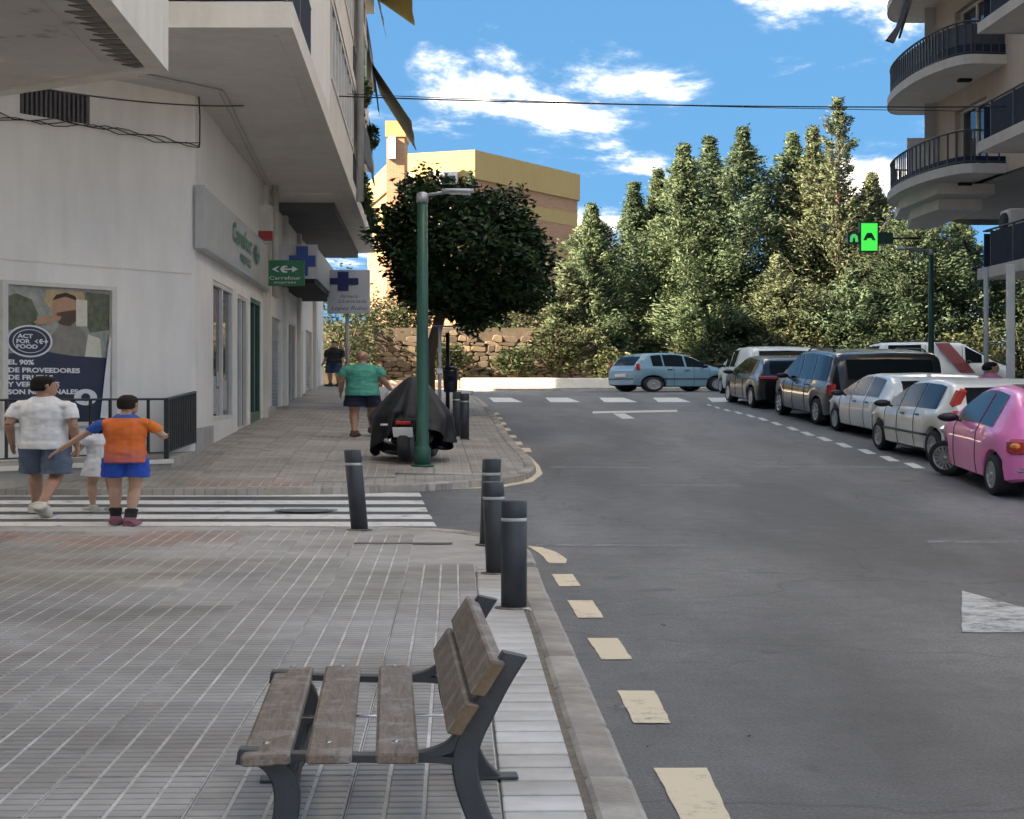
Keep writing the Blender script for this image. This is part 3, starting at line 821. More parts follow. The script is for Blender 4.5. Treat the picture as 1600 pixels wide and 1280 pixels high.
for o_ in ops[20:]:
    pn = MB(); pn.quad(Pu(o_[0], o_[2], .14), Pu(o_[1], o_[2], .14), Pu(o_[1], o_[3], .14), Pu(o_[0], o_[3], .14))
    part(pn, 'window', MAT['glass'], cb)
def obox(mb, d0, d1, i0, i1, z0, z1, mat=0):      # along the outer edge, i0 > i1 inward distances
    mb.prism([outer(d0, i1), outer(d1, i1), outer(d1, i0), outer(d0, i0)], z0, z1, mat=mat)
for i in range(6):
    z = ZS + .31 + 2.9 * i
    if i:
        b = MB(); obox(b, 15.2, 40.3, 1.0, .0, z - .26, z); part(b, 'balcony_slab', MAT['fascia'], cb, fix=True)
    b = MB(); obox(b, 18.4, 22.2, .98, .04, z, z + 2.62); part(b, 'bay_wall', MAT['render_white'], cb, fix=True)
    b = MB(); obox(b, 22.2, 29.0, .10, .03, z, z + .95); part(b, 'gallery_parapet', MAT['render_cream'], cb, fix=True)
    b = MB()
    for d in np.arange(22.25, 29.0, .84): obox(b, d, d + .09, .11, .02, z + .95, z + 2.6)
    obox(b, 22.2, 29, .11, .015, z + .95, z + 1.02); obox(b, 22.2, 29, .11, .015, z + 2.5, z + 2.62)
    fo = part(b, 'gallery_frame', MAT['offwhite'], cb, fix=True)
    b = MB(); q = [(*outer(22.2, .07), z + .95), (*outer(29, .07), z + .95), (*outer(29, .07), z + 2.6), (*outer(22.2, .07), z + 2.6)]; b.quad(*q); sub(b, 'pane', glass_mat('gallery_glass', (.10, .13, .16), .08), part(MB().box((*outer(29.02, .06), z + 1.3), (.05, .04, 2.5)), 'gallery_post', MAT['offwhite'], cb))
    b = MB(); obox(b, 15.25, 18.4, .06, .035, z + .06, z + .98); obox(b, 15.25, 15.28, 1.9, .06, z + .06, z + .98); part(b, 'railing_panel', MAT['navy'], cb, fix=True)
    b = MB(); b.tube([(*outer(18.4, .05), z + 1.02), (*outer(15.25, .05), z + 1.02), (*outer(15.25, 1.9), z + 1.02)], .022, 6, smooth=False)
    for d in (15.25, 16.8, 18.35): b.box((*outer(d, .05), z + .5), (.035, .035, 1.0))
    part(b, 'handrail', MAT['anthracite'], cb)
    b = MB(); railing_bars(b, [outer(29.6, .05), outer(34.9, .05)], z, 1.0); railing_bars(b, [outer(35.3, .05), outer(40.2, .05)], z, 1.0)
    part(b, 'balcony_railing', MAT['anthracite'], cb)
    b = MB(); obox(b, 34.9, 35.3, 1.0, .02, z - (.0 if i == 0 else 0), z + 2.62); part(b, 'party_wall', MAT['render_white'], cb, fix=True)
b = MB(); q = outer(29.35, -.07); b.tube([(q[0], q[1], ZS), (q[0], q[1], TOPZ)], .06, 10); part(b, 'rain_pipe', MAT['pipe'], cb)
for k in range(5):
    b = MB(); b.prism([outer(15.2), outer(40.3), outer(40.3, 1), outer(15.2, 1)], TOPZ - .26 + 0, TOPZ) if k == 0 else b.box((*outer(17 + 4.8 * k, 2.2), TOPZ + .5), (.9, .9, 1.0))
    part(b, 'roof_edge' if k == 0 else 'chimney', MAT['fascia'], cb, fix=True)

# things hung on the balconies
def cloth(name, label, cat, p0, p1, drop, mat, fold=.03, nx=14, nz=7, out=(0, 0), group=None):
    """hanging or sloping fabric with folds and thickness"""
    m = MB(); p0, p1 = Vector(p0), Vector(p1); d = (p1 - p0); n2 = Vector((d.y, -d.x, 0)).normalized(); ph = random.random() * 6
    for side in (0, 1):
        for j in range(nz + 1):
            for i in range(nx + 1):
                t, v = i / nx, j / nz
                q = p0 + d * t + Vector((out[0], out[1], 0)) * v - Vector((0, 0, drop * v * (1 + .06 * math.sin(5 * t + ph)))) + n2 * (fold * math.sin(t * 17 + ph + v * 1.5) * v + side * .006)
                m.v.append(tuple(q))
    W = nx + 1; S = W * (nz + 1)
    for j in range(nz):
        for i in range(nx):
            a = j * W + i
            m.f += [[a, a + 1, a + W + 1, a + W], [S + a + W, S + a + W + 1, S + a + 1, S + a]]; m.m += [0, 0]; m.s += [True, True]
    for i in range(nx):
        m.f += [[i, S + i, S + i + 1, i + 1], [nz * W + i, nz * W + i + 1, S + nz * W + i + 1, S + nz * W + i]]; m.m += [0, 0]; m.s += [False, False]
    for j in range(nz):
        a, b2 = j * W, j * W + nx
        m.f += [[a, a + W, S + a + W, S + a], [b2, S + b2, S + b2 + W, b2 + W]]; m.m += [0, 0]; m.s += [False, False]
    c = p0.copy(); m.v = [(v[0] - c.x, v[1] - c.y, v[2] - c.z) for v in m.v]
    return tag(m.build(name, mat, None, c), label, cat, group)
def fab(n, c, c2=None): return M('fabric_' + n, c, .85, .15, 6, bump=.15, bscale=60, col2=c2)
cloth('awning', 'yellow awning high on the balconies at the top edge', 'awning', (OX(35) + .02, 33.5, 15.3), (OX(38) + .02, 38.4, 15.3), .95, fab('yellow', (.52, .38, .08)), .01, out=(.85, 0))
cloth('awning', 'long ochre awning jutting out towards the sky above the tree', 'awning', (OX(37) + .1, 35.6, 12.3), (OX(39) + .1, 39.8, 12.3), 1.95, fab('ochre', (.20, .14, .055)), .008, out=(.78, 0))
cloth('laundry', 'green and white towel hanging upper on the balcony line', 'laundry', (OX(32) + .06, 31.2, 12.05), (OX(34) + .06, 33.0, 12.05), .8, fab('green', (.03, .30, .17), None))
cloth('laundry', 'green shirt hanging lower on the balcony line', 'laundry', (OX(32) + .06, 31.4, 11.1), (OX(33) + .06, 32.6, 11.1), .7, fab('green_dark', (.03, .24, .15)))
cloth('laundry', 'white cloth hanging below the green laundry', 'laundry', (OX(32.6) + .05, 32.2, 10.2), (OX(33.5) + .05, 33.8, 10.2), .55, fab('white', (.62, .60, .58)))
cloth('balcony_blind', 'pale roller blind on the topmost far balcony', 'blind', (OX(38) + .04, 36.4, 16.0), (OX(40) + .04, 40.0, 16.0), 1.5, MAT['blind'], .01, out=(.22, 0))
cloth('balcony_blind', 'grey roller blind behind the ochre awning', 'blind', (OX(36) + .04, 35.4, 12.9), (OX(38) + .04, 38.0, 12.9), 1.7, fab('grey', (.22, .22, .22)), .01, out=(.12, 0))
cloth('balcony_blind', 'dark blind under the laundry balcony', 'blind', (OX(31) + .03, 30.0, 9.5), (OX(34) + .03, 34.6, 9.5), 1.5, fab('charcoal', (.07, .075, .08)), .01, out=(.1, 0))

# pots of plants on the balcony rails
def balcony_plant(label, D, z, n=420):
    x = OX(D) - .02; t = thing('balcony_plant', label, 'plant', (x, D, z), group='plants on the balcony rails')
    b = MB(); b.lathe([(.07, 0), (.10, .18), (.105, .2), (.09, .2)], (0, 0, 0), 12); b.build('pot', M('clay_pot', (.32, .13, .07), .8), t)
    PLANTS.append((t, n))
PLANTS = []
for lb, D_, z_ in (('bushy plant on the first balcony above the pharmacy sign', 31.0, ZS + .36), ('bushy plant farther along the first balcony', 33.2, ZS + .36), ('trailing plant on the second balcony below the laundry', 32.2, ZS + 3.3), ('bushy plant on the first far balcony', 36.8, ZS + .36), ('trailing plant on the far second balcony', 37.6, ZS + 3.3)):
    balcony_plant(lb, D_, z_)

# ---------------------------------------------------------------- ramp platform with railing beside the cut-off corner
R0 = Vector((-3.26, 17.55)); RL = R0 - CH * 4.2
pf = thing('ramp_platform', 'low concrete platform under the poster wall, behind the three walkers', 'platform', (R0.x, R0.y, .15))
b = MB(); b.prism([(R0.x, R0.y), (C0.x + .02, C0.y - .12), (A0.x, A0.y), (RL.x, RL.y)], -.2, .50, fn=lambda p, h: (p[0], p[1], h + (.07 if (h > 0 and p[1] > 18.5) else 0)))
part(b, 'body', M('beige_concrete', (.40, .37, .32), .9, .25, 1.6, bump=.2, bscale=18), pf, fix=True)
b = MB(); b.prism([(R0.x + .03, R0.y - .03), (RL.x + .03, RL.y - .03), (RL.x, RL.y), (R0.x, R0.y)], .44, .508); part(b, 'edge', MAT['fascia'], pf, fix=True)
rl = thing('railing', 'black metal railing on the platform under the poster', 'railing', (R0.x, R0.y, .5))
b = MB(); railing_bars(b, [tuple(RL - CHN * .06), tuple(R0 - CHN * .06)], .51, .95, .235, .011, .02, .10); part(b, 'front_bars', MAT['iron'], rl)
b = MB(); railing_bars(b, [tuple(R0 - CHN * .06), (C0.x + .015, C0.y - .1)], lambda x, y: .51 + .1 * (y - 17.6), .95, .07, .013, .022, .10); part(b, 'end_bars', MAT['iron'], rl)
b = MB(); q = R0 - CHN * .06; b.box((q.x, q.y, .97), (.045, .045, 1.0)); part(b, 'post', MAT['iron'], rl)

# ---------------------------------------------------------------- poster
PO = dict(navy=M('print_navy', (.030, .040, .075), .35, .15, 3), white=M('print_white', (.72, .73, .75), .4, .05, 5), pale=M('print_pale', (.42, .43, .38), .4, .3, 5, col2=(.22, .23, .20)),
          leaf=M('print_leaf', (.06, .075, .045), .4, .4, 9, col2=(.16, .18, .12)), skin=M('print_skin', (.46, .27, .17), .4, .15, 8), hair=M('print_hair', (.03, .022, .018), .4), beard=M('print_beard', (.10, .06, .04), .4),
          shirt=M('print_shirt', (.24, .225, .19), .4, .2, 6), wood=M('print_wood', (.50, .36, .20), .4, .2, 6), cream=M('print_cream', (.62, .60, .50), .4, .1, 6))
SL, SR, ZB, ZT = 3.9 - 2.10 * 1.194, 3.9 - 1.014 * 1.194, 1.10, 3.21
po = thing('wall_poster', 'large framed advertising poster of a bearded man eating, on the white corner wall', 'poster', Pch((SL + SR) / 2, ZB, -.02))
def PP(u, v, q): return Pch(SL + (SR - SL) * u, ZT - (ZT - ZB) * v, -q)
f = MB()
for (u0, u1, v0, v1) in ((-.05, 0, -.03, 1.03), (1, 1.05, -.03, 1.03), (0, 1, -.03, 0), (0, 1, 1, 1.03)):
    strip(f, lambda s, z, q: PP(s, z, -q), u0, u1, v1, v0, -.045, .0)
part(f, 'frame', MAT['offwhite'], po, fix=True)
def flat(name, pts, mat, q):
    m = MB(); m.add([PP(u, v, q) for u, v in pts], [list(range(len(pts)))]); return part(m, name, mat, po)
def ell(cu, cv, ru, rv, n=20, a0=0, a1=2 * math.pi): return [(cu + ru * math.cos(a0 + (a1 - a0) * i / n), cv + rv * math.sin(a0 + (a1 - a0) * i / n)) for i in range(n)]
flat('backing_print', [(0, 0), (1, 0), (1, 1), (0, 1)], PO['pale'], .004)
flat('picture', [(0, .09), (.10, .06), (.24, .10), (.30, .20), (.27, .31), (0, .33)], PO['leaf'], .006)
flat('picture', [(.76, .02), (1, .03), (1, .30), (.80, .33), (.74, .2)], PO['leaf'], .006)
flat('picture', [(.38, .02), (.72, .02), (.80, .10), (.78, .24), (.66, .28), (.45, .2), (.36, .1)], PO['wood'], .006)
flat('picture', [(.42, .36), (.50, .28), (.66, .26), (.76, .33), (.80, .60), (.30, .60), (.34, .46)], PO['shirt'], .008)
flat('picture', ell(.56, .145, .125, .105), PO['skin'], .010)
flat('picture', [(.43, .10), (.47, .055), (.56, .035), (.65, .055), (.69, .11), (.66, .09), (.56, .065), (.48, .085)], PO['hair'], .012)
flat('picture', [(.47, .19), (.55, .175), (.66, .16), (.67, .24), (.60, .285), (.50, .27)], PO['beard'], .012)
flat('picture', [(.25, .265), (.32, .225), (.44, .205), (.52, .215), (.50, .245), (.40, .27), (.30, .285)], PO['skin'], .014)
flat('picture', [(.66, .08), (.77, .085), (.77, .28), (.66, .285)], PO['cream'], .014)
flat('picture', [(.78, .34), (.90, .37), (.92, .52), (.74, .55)], PO['cream'], .012)
flat('text_panel', [(0, .50), (.34, .475), (.62, .505), (.96, .515), (.90, 1), (0, 1)], PO['navy'], .016)
flat('curled_edge', [(.985, .36), (.995, .36), (.985, 1), (.885, 1), (.94, .62)], PO['white'], .030)
flat('badge', ell(.215, .405, .215, .118, 28), PO['white'], .018); flat('badge', ell(.215, .405, .195, .106, 28), PO['navy'], .020)
flat('badge', ell(.215, .405, .160, .087, 28), PO['white'], .0205); flat('badge', ell(.215, .405, .152, .082, 28), PO['navy'], .022)
flat('small_badge', ell(.75, .815, .115, .062, 24), PO['white'], .020); flat('small_badge', ell(.75, .815, .045, .03, 16), PO['navy'], .022)
R3 = Vector((CH.x, CH.y, 0)); U3 = Vector((0, 0, 1))
t = MB(); wd = (SR - SL)
for txt, v, sz, wf in (('EL 90%', .575, .10, .24), ('DE PROVEEDORES', .632, .10, .68), ('DE FRUTAS', .685, .10, .42), ('Y VERDURAS', .735, .10, .48), ('SON NACIONALES', .79, .10, .66)):
    put_text(t, txt, PP(.015, v, .019), R3, U3, sz, wd * wf, bold=.004)
put_text(t, 'ACT', PP(.10, .382, .024), R3, U3, .085, wd * .14, bold=.003); put_text(t, 'FOR', PP(.085, .42, .024), R3, U3, .085, wd * .13, bold=.003); put_text(t, 'FOOD', PP(.085, .458, .024), R3, U3, .085, wd * .2, bold=.003)
part(t, 'lettering', PO['white'], po)
def logo(mb, o, right, up, s):
    """arrow-and-c device: left arrowhead, right arrow with a rounded body"""
    o, right, up = Vector(o), Vector(right), Vector(up)
    F = lambda pts: mb.add([o + right * (x * s) + up * (y_ * s) for x, y_ in pts], [list(range(len(pts)))])
    F([(-1.0, 0), (-.55, .36), (-.42, .36), (-.70, 0), (-.42, -.36), (-.55, -.36)])
    arc = [(.02 + .36 * math.cos(a), .46 * math.sin(a)) for a in np.linspace(math.radians(60), math.radians(300), 14)]
    inn = [(.08 + .16 * math.cos(a), .26 * math.sin(a)) for a in np.linspace(math.radians(300), math.radians(60), 12)]
    for i in range(13):
        j = int(i * 11 / 13); j2 = int((i + 1) * 11 / 13)
        F([arc[i], arc[i + 1], inn[11 - j2], inn[11 - j]])
    F([(-.1, .09), (.55, .09), (.55, .40), (1.0, 0), (.55, -.40), (.55, -.09), (-.1, -.09)])
t = MB(); logo(t, PP(.32, .405, .024), R3, U3, .085); part(t, 'logo', PO['white'], po)

# ---------------------------------------------------------------- signs on the street front
SG = dict(green=M('sign_green', (.012, .16, .075), .45, .1, 3), grey=M('sign_panel', (.40, .42, .40), .5, .08, 2), blue=M('sign_blue', (.012, .06, .26), .45, .1, 3), deep=M('sign_deep_blue', (.018, .030, .16), .45, .1, 3),
          pale=M('sign_pale', (.55, .60, .68), .5, .05, 2), letter=M('letter_green', (.03, .14, .07), .5, .1, 4))
D3 = Vector((UD.x, UD.y, 0)); N3 = Vector((UR.x, UR.y, 0))
fs_ = thing('shop_sign', 'long grey shop sign with green lettering above the shop windows', 'sign', Pm(0, 4.05, -.1))
b = MB(); strip(b, Pm, -.02, 7.85, 4.08, 5.09, -.09, 0); part(b, 'panel', SG['grey'], fs_, fix=True)
b = MB(); strip(b, Pm, -.03, 7.86, 4.02, 4.08, -.11, -.0); strip(b, Pm, -.05, -.02, 4.02, 5.10, -.10, 0); part(b, 'trim', MAT['alu'], fs_, fix=True)
t = MB(); put_text(t, 'Carrefour', Pm(2.75, 4.55, -.105), D3, U3, .52, 2.35, bold=.012); put_text(t, 'express', Pm(3.6, 4.24, -.105), D3, U3, .34, 1.35, bold=.008)
logo(t, Vector(Pm(5.75, 4.62, -.105)), D3, U3, .48); part(t, 'lettering', SG['letter'], fs_)
gs = thing('projecting_sign', 'small green projecting sign with white arrow device and lettering', 'sign', Pm(7.8, 4.1, -.3))
x0, y0_, _ = Pm(7.8, 0, 0)
b = MB(); b.box((x0 + .33, y0_, 4.43), (.56, .10, .62), bev=.01); part(b, 'sign_box', SG['green'], gs)
b = MB(); b.box((x0 + .03, y0_, 4.6), (.1, .03, .03)); b.box((x0 + .03, y0_, 4.25), (.1, .03, .03)); part(b, 'bracket', MAT['iron'], gs)
t = MB(); logo(t, (x0 + .33, y0_ - .053, 4.52), (1, 0, 0), U3, .19)
put_text(t, 'Carrefour', (x0 + .33, y0_ - .053, 4.27), (1, 0, 0), U3, .12, .46, center=True); put_text(t, 'express', (x0 + .33, y0_ - .053, 4.18), (1, 0, 0), U3, .08, .32, center=True)
part(t, 'lettering', PO['white'], gs)
bs = thing('pharmacy_canopy_sign', 'grey box canopy with a blue cross on its end, behind the green sign', 'sign', Pm(10.5, 3.9, -.3))
b = MB(); strip(b, Pm, 10.3, 16.5, 4.58, 5.42, -.62, -.0); part(b, 'box', M('canopy_grey', (.34, .35, .36), .5, .1, 2), bs, fix=True)
b = MB(); strip(b, Pm, 10.27, 10.3, 4.55, 5.45, -.65, 0); part(b, 'end_panel', M('canopy_end', (.42, .44, .45), .5, .08, 2), bs, fix=True)
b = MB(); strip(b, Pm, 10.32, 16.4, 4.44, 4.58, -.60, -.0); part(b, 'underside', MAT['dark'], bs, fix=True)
b = MB(); strip(b, Pm, 10.245, 10.27, 4.86, 5.16, -.62, -.20); strip(b, Pm, 10.24, 10.27, 4.62, 5.40, -.50, -.32); part(b, 'cross', SG['blue'], bs, fix=True)
q = at(545, 456, 33.5)
ws = thing('pharmacy_sign', 'white square sign with dark blue cross on a thin grey post', 'sign', (q[0], q[1], z_far(q[0], 33.5)))
b = MB(); b.box((q[0], q[1], q[2]), (.77, .10, 1.32), bev=.01); part(b, 'panel', SG['pale'], ws)
b = MB(); b.box((q[0] - .1, q[1] - .055, q[2] + .31), (.56, .02, .20)); b.box((q[0] - .1, q[1] - .058, q[2] + .31), (.20, .02, .58)); part(b, 'cross', SG['deep'], ws)
t = MB(); put_text(t, 'Farmacia', (q[0], q[1] - .052, q[2] - .19), (1, 0, 0), U3, .15, .32, center=True, shear=.3); put_text(t, 'Licenciada', (q[0] + .06, q[1] - .052, q[2] - .34), (1, 0, 0), U3, .15, .52, center=True, shear=.3)
put_text(t, 'Lopez Rubio', (q[0], q[1] - .052, q[2] - .56), (1, 0, 0), U3, .17, .66, center=True, shear=.3); part(t, 'lettering', SG['deep'], ws)
b = MB(); b.tube([(q[0] - .03, q[1] + .02, z_far(q[0], 33.5)), (q[0] - .03, q[1] + .02, q[2] - .6)], .035, 8); part(b, 'post', MAT['greypole'], ws)

# cables along the corner wall
def sag(a, b_, s, n=24): 
    a, b_ = Vector(a), Vector(b_)
    return [a + (b_ - a) * (i / n) - Vector((0, 0, s * 4 * (i / n) * (1 - i / n))) for i in range(n + 1)]
cb2 = MB()
for k in range(3):
    pts = []
    for i in range(25):
        s = 3.9 * i / 24
        pts.append(Pch(s, 5.80 + .12 * math.sin(i * .42 + k) * (1 - i / 26) - .02 * k + .03 * math.sin(i * 1.9 + 2 * k), -.03 - .012 * k))
    pts.append(Pm(.05, 5.84, -.04)); pts.append(Pm(.07, 6.3, -.04)); pts.append(Pm(.06, ZS, -.03))
    cb2.tube(pts, .008, 5)
tag(part(cb2, 'cable_bundle', MAT['cable'], thing('wall_cables', 'sagging bundle of dark cables below the vent grille on the corner wall', 'cable', Pch(1.9, 5.8, -.03))), 'sagging dark cables', None)

# ---------------------------------------------------------------- near building: its corner balcony reaches into view
nb = thing('near_building', 'pale building at the near corner whose balcony underside fills the upper left', 'building', (-3.5, 11.2, 0))
QX, QY = -2.2, 11.62
NX = lambda D: QX + .0474 * (QY - D)
w = MB(); ops = []
for i in range(6):
    for s0 in np.arange(1.2, 9, 3.6): ops.append((s0, s0 + 1.6, (.1 if i == 0 else .9) + .3 + 3.1 * i, 2.5 + .3 + 3.1 * i))
FX0 = lambda D: -3.6 + .0474 * (11.2 - D)
Pn = wall_grid(w, (FX0(.8), .8), UD, UR, 10.41, -.3, 21, ops, .18)
w.quad((FX0(11.2), 11.2, -.3), (-18, 11.2, -.3), (-18, 11.2, 21), (FX0(11.2), 11.2, 21)); w.quad((FX0(.8), .8, -.3), (-18, .8, -.3), (-18, .8, 21), (FX0(.8), .8, 21))
w.quad((-18, .8, 0), (-18, 11.2, 0), (-18, 11.2, 21), (-18, .8, 21)); w.quad((FX0(.8), .8, 21), (FX0(11.2), 11.2, 21), (-18, 11.2, 21), (-18, .8, 21))
part(w, 'wall', MAT['render_cream'], nb)
p = MB()
for o_ in ops: p.quad(Pn(o_[0], o_[2], .17), Pn(o_[1], o_[2], .17), Pn(o_[1], o_[3], .17), Pn(o_[0], o_[3], .17))
part(p, 'window_panes', MAT['glass'], nb)
def peel():
    m, n, b = nmat('peeling_soffit'); L = n.links.new
    tc = n.nodes.new('ShaderNodeTexCoord'); a = n.nodes.new('ShaderNodeTexNoise'); a.inputs['Scale'].default_value = 1.1; a.inputs['Detail'].default_value = 8; a.inputs['Roughness'].default_value = .6
    L(tc.outputs['Object'], a.inputs['Vector'])
    r = n.nodes.new('ShaderNodeValToRGB'); e = r.color_ramp.elements; e[0].position = .36; e[0].color = (.30, .275, .255, 1); e[1].position = .40; e[1].color = (.50, .47, .445, 1)
    e2 = e.new(.62); e2.color = (.56, .53, .505, 1); e3 = e.new(.66); e3.color = (.66, .63, .60, 1)
    L(a.outputs['Fac'], r.inputs[0]); L(r.outputs[0], b.inputs['Base Color']); b.inputs['Roughness'].default_value = .9
    return m
MAT['peel'] = peel()
for i, z in enumerate((5.0, 8.1, 11.2, 14.3, 17.4)):
    PL = [(NX(1.6), 1.6), (QX, QY), (-4.4, 13.25), (-6.5, 11.15), (FX0(1.6) - .1, 1.6)]
    s_ = MB(); s_.prism(PL, z, z + .22); part(s_, 'balcony_slab', MAT['peel'], nb, fix=True)
    if i == 0:
        e_ = MB()      # drip band with flaking edge along the street side
        for d in np.arange(2, QY - .08, .16):
            k = random.uniform(.03, .10)
            e_.prism([(NX(d) - .06, d), (NX(d) - .06 - k * .2, d + random.uniform(.1, .15)), (NX(d) - .06 - k - .08, d + .13), (NX(d) - .2 - k, d + .02)], z - .012, z - .0005)
        part(e_, 'flaking_paint', M('bare_cement', (.16, .145, .13), .95, .3, 9), nb, fix=True)
        e_ = MB(); e_.prism([(NX(1.6) - .34, 1.6), (QX - .34, QY - .28), (QX - .37, QY - .28), (NX(1.6) - .37, 1.6)], z - .02, z - .0005); part(e_, 'drip_groove', MAT['peel'], nb, fix=True)
    s_ = MB()
    s_.prism([(NX(1.6) + .02, 1.6), (QX + .02, QY + .02), (QX - .10, QY - .10), (NX(1.6) - .10, 1.6)], z - .03, z + 1.25)
    s_.prism([(QX + .02, QY + .02), (-4.4, 13.27), (-4.45, 13.15), (QX - .10, QY - .10)], z - .03, z + 1.25)
    part(s_, 'balcony_parapet', MAT['render_cream'], nb, fix=True)

# ---------------------------------------------------------------- cables across the street
wr = MB(); wr.tube([Vector(v) for v in sag(at(60, 138, 13.6), at(520, 150, 24), .22)], .012, 5); wr.tube(sag(at(520, 150, 24), at(1660, 166, 25.5), .10), .016, 5)
tag(wr.build('overhead_cable', MAT['cable']), 'thick dark cable slung across the street from balcony to balcony', 'cable')
wr = MB(); wr.tube(sag(at(200, 117, 17.3), at(545, 147, 27), .03), .009, 5); wr.tube(sag(at(545, 147, 27), at(1660, 175, 27.5), .08), .010, 5)
tag(wr.build('overhead_cable', MAT['cable']), 'thin cable slung just below the thick one across the street', 'cable')
# ---------------------------------------------------------------- right-hand building with curved corner balconies
MAT['r_wall'] = wall_mat('beige_render', (.50, .42, .35), .2)
MAT['r_grey'] = wall_mat('grey_render', (.42, .42, .41), .2)
MAT['terracotta'] = M('terracotta_panel', (.36, .19, .11), .8, .15, 2.5)
MAT['slab_pale'] = wall_mat('pale_slab', (.52, .49, .45), .2, 1.0)
rb = thing('balcony_building', 'beige block on the right with rounded corner balconies and navy railings', 'building', (8.0, 26, .5))
RXf = lambda D: 7.95 - .0474 * (D - 26)
RTOP = 23.0
w = MB(); ops = []
for i in range(6):
    zf_ = 4.46 + 2.87 * i
    for s0 in (1.2, 5.2, 9.0, 12.6): ops.append((s0, s0 + 1.8, zf_ + .25, zf_ + 2.3))
# street front runs from behind the viewer up to the rounded corner
Pr = wall_grid(w, (RXf(33.0), 33.0), -UD, -UR, 15.5, 7.3, RTOP, [o for o in ops if o[2] > 7.3], .16)
Plow = wall_grid(w, (RXf(26.9), 26.9), -UD, -UR, 9.4, 4.0, 7.3, [(1.6, 3.4, 4.71, 6.76), (5.0, 6.8, 4.71, 6.76)], .16)
w.quad((RXf(26.9), 26.9, 0), (18, 26.9, 0), (18, 26.9, 7.3), (RXf(26.9), 26.9, 7.3))
part(w, 'front_wall', MAT['r_wall'], rb)
for o_ in ((1.6, 3.4, 4.71, 6.76), (5.0, 6.8, 4.71, 6.76)): framed(rb, Plow, o_, .16, MAT['offwhite'], MAT['glass'], 2, 1, .06)
for o_ in ops[4:12]: framed(rb, Pr, o_, .16, MAT['offwhite'], MAT['glass'], 2, 1, .06)
for o_ in ops[12:]:
    pn = MB(); pn.quad(Pr(o_[0], o_[2], .15), Pr(o_[1], o_[2], .15), Pr(o_[1], o_[3], .15), Pr(o_[0], o_[3], .15)); part(pn, 'window', MAT['glass'], rb)
w = MB()
w.quad((RXf(17.5), 17.5, 0), (18, 17.5, 0), (18, 17.5, RTOP), (RXf(17.5), 17.5, RTOP)); w.quad((18, 17.5, 0), (18, 40, 0), (18, 40, RTOP), (18, 17.5, RTOP))
w.quad((RXf(33), 33, RTOP), (RXf(17.5), 17.5, RTOP), (18, 17.5, RTOP), (18, 33, RTOP)); w.quad((9.5, 38, 7.3), (18, 38, 7.3), (18, 38, RTOP), (9.5, 38, RTOP)); w.quad((7.42, 33, 7.3), (8.3, 36.5, 7.3), (18, 38, 7.3), (18, 26.9, 7.3), ); w.quad((RXf(33), 33, 7.3), (7.42, 33, 7.3), (18, 26.9, 7.3), (RXf(26.9), 26.9, 7.3))
w.quad((7.42, 33, 7.3), (9.6, 33, 7.3), (9.6, 33, RTOP), (7.42, 33, RTOP)); w.quad((7.42, 33, 7.3), (7.42, 33, RTOP), (8.3, 36.5, RTOP), (8.3, 36.5, 7.3))
w.quad((8.3, 36.5, 7.3), (9.6, 38, 7.3), (9.6, 38, RTOP), (8.3, 36.5, RTOP)); w.quad((7.42, 33, RTOP), (8.3, 36.5, RTOP), (18, 38, RTOP), (18, 33, RTOP))
part(w, 'side_wall', MAT['r_grey'], rb)
# ground floor: recessed shop wall, columns
w = MB(); w.box((12.4, 22.2, 2.2), (7.6, 9.2, 4.4)); part(w, 'shop_wall', M('brown_shopfront', (.13, .105, .085), .6, .2, 2), rb)
for (px, D, wd, tp) in ((1579, 24.5, .10, 4.4),):
    x = (px - 800) / FH * D; b = MB(); b.box((x, D, (rr(D) + tp) / 2), (wd, wd, tp - rr(D)), bev=.01); part(b, 'column', MAT['offwhite'], rb)
b = MB(); x = (1541 - 800) / FH * 25.5; b.tube([(x, 25.5, rr(25.5) + .1), (x, 25.5, 4.45)], .035, 8); part(b, 'thin_post', MAT['greypole'], rb)
b = MB(); b.prism([(RXf(17.5) - .6, 17.5), (RXf(26.4) - .6, 26.4), (9, 26.4), (9, 17.5)], 4.10, 4.22); part(b, 'canopy_ceiling', MAT['soffit'], rb, fix=True)
# terracotta infill and window boxes seen behind the lower balcony
b = MB(); strip(b, Plow, .05, 1.55, 4.75, 7.1, -.03, 0); strip(b, Plow, 3.45, 4.95, 4.75, 7.1, -.03, 0); part(b, 'terracotta_panel', MAT['terracotta'], rb, fix=True)
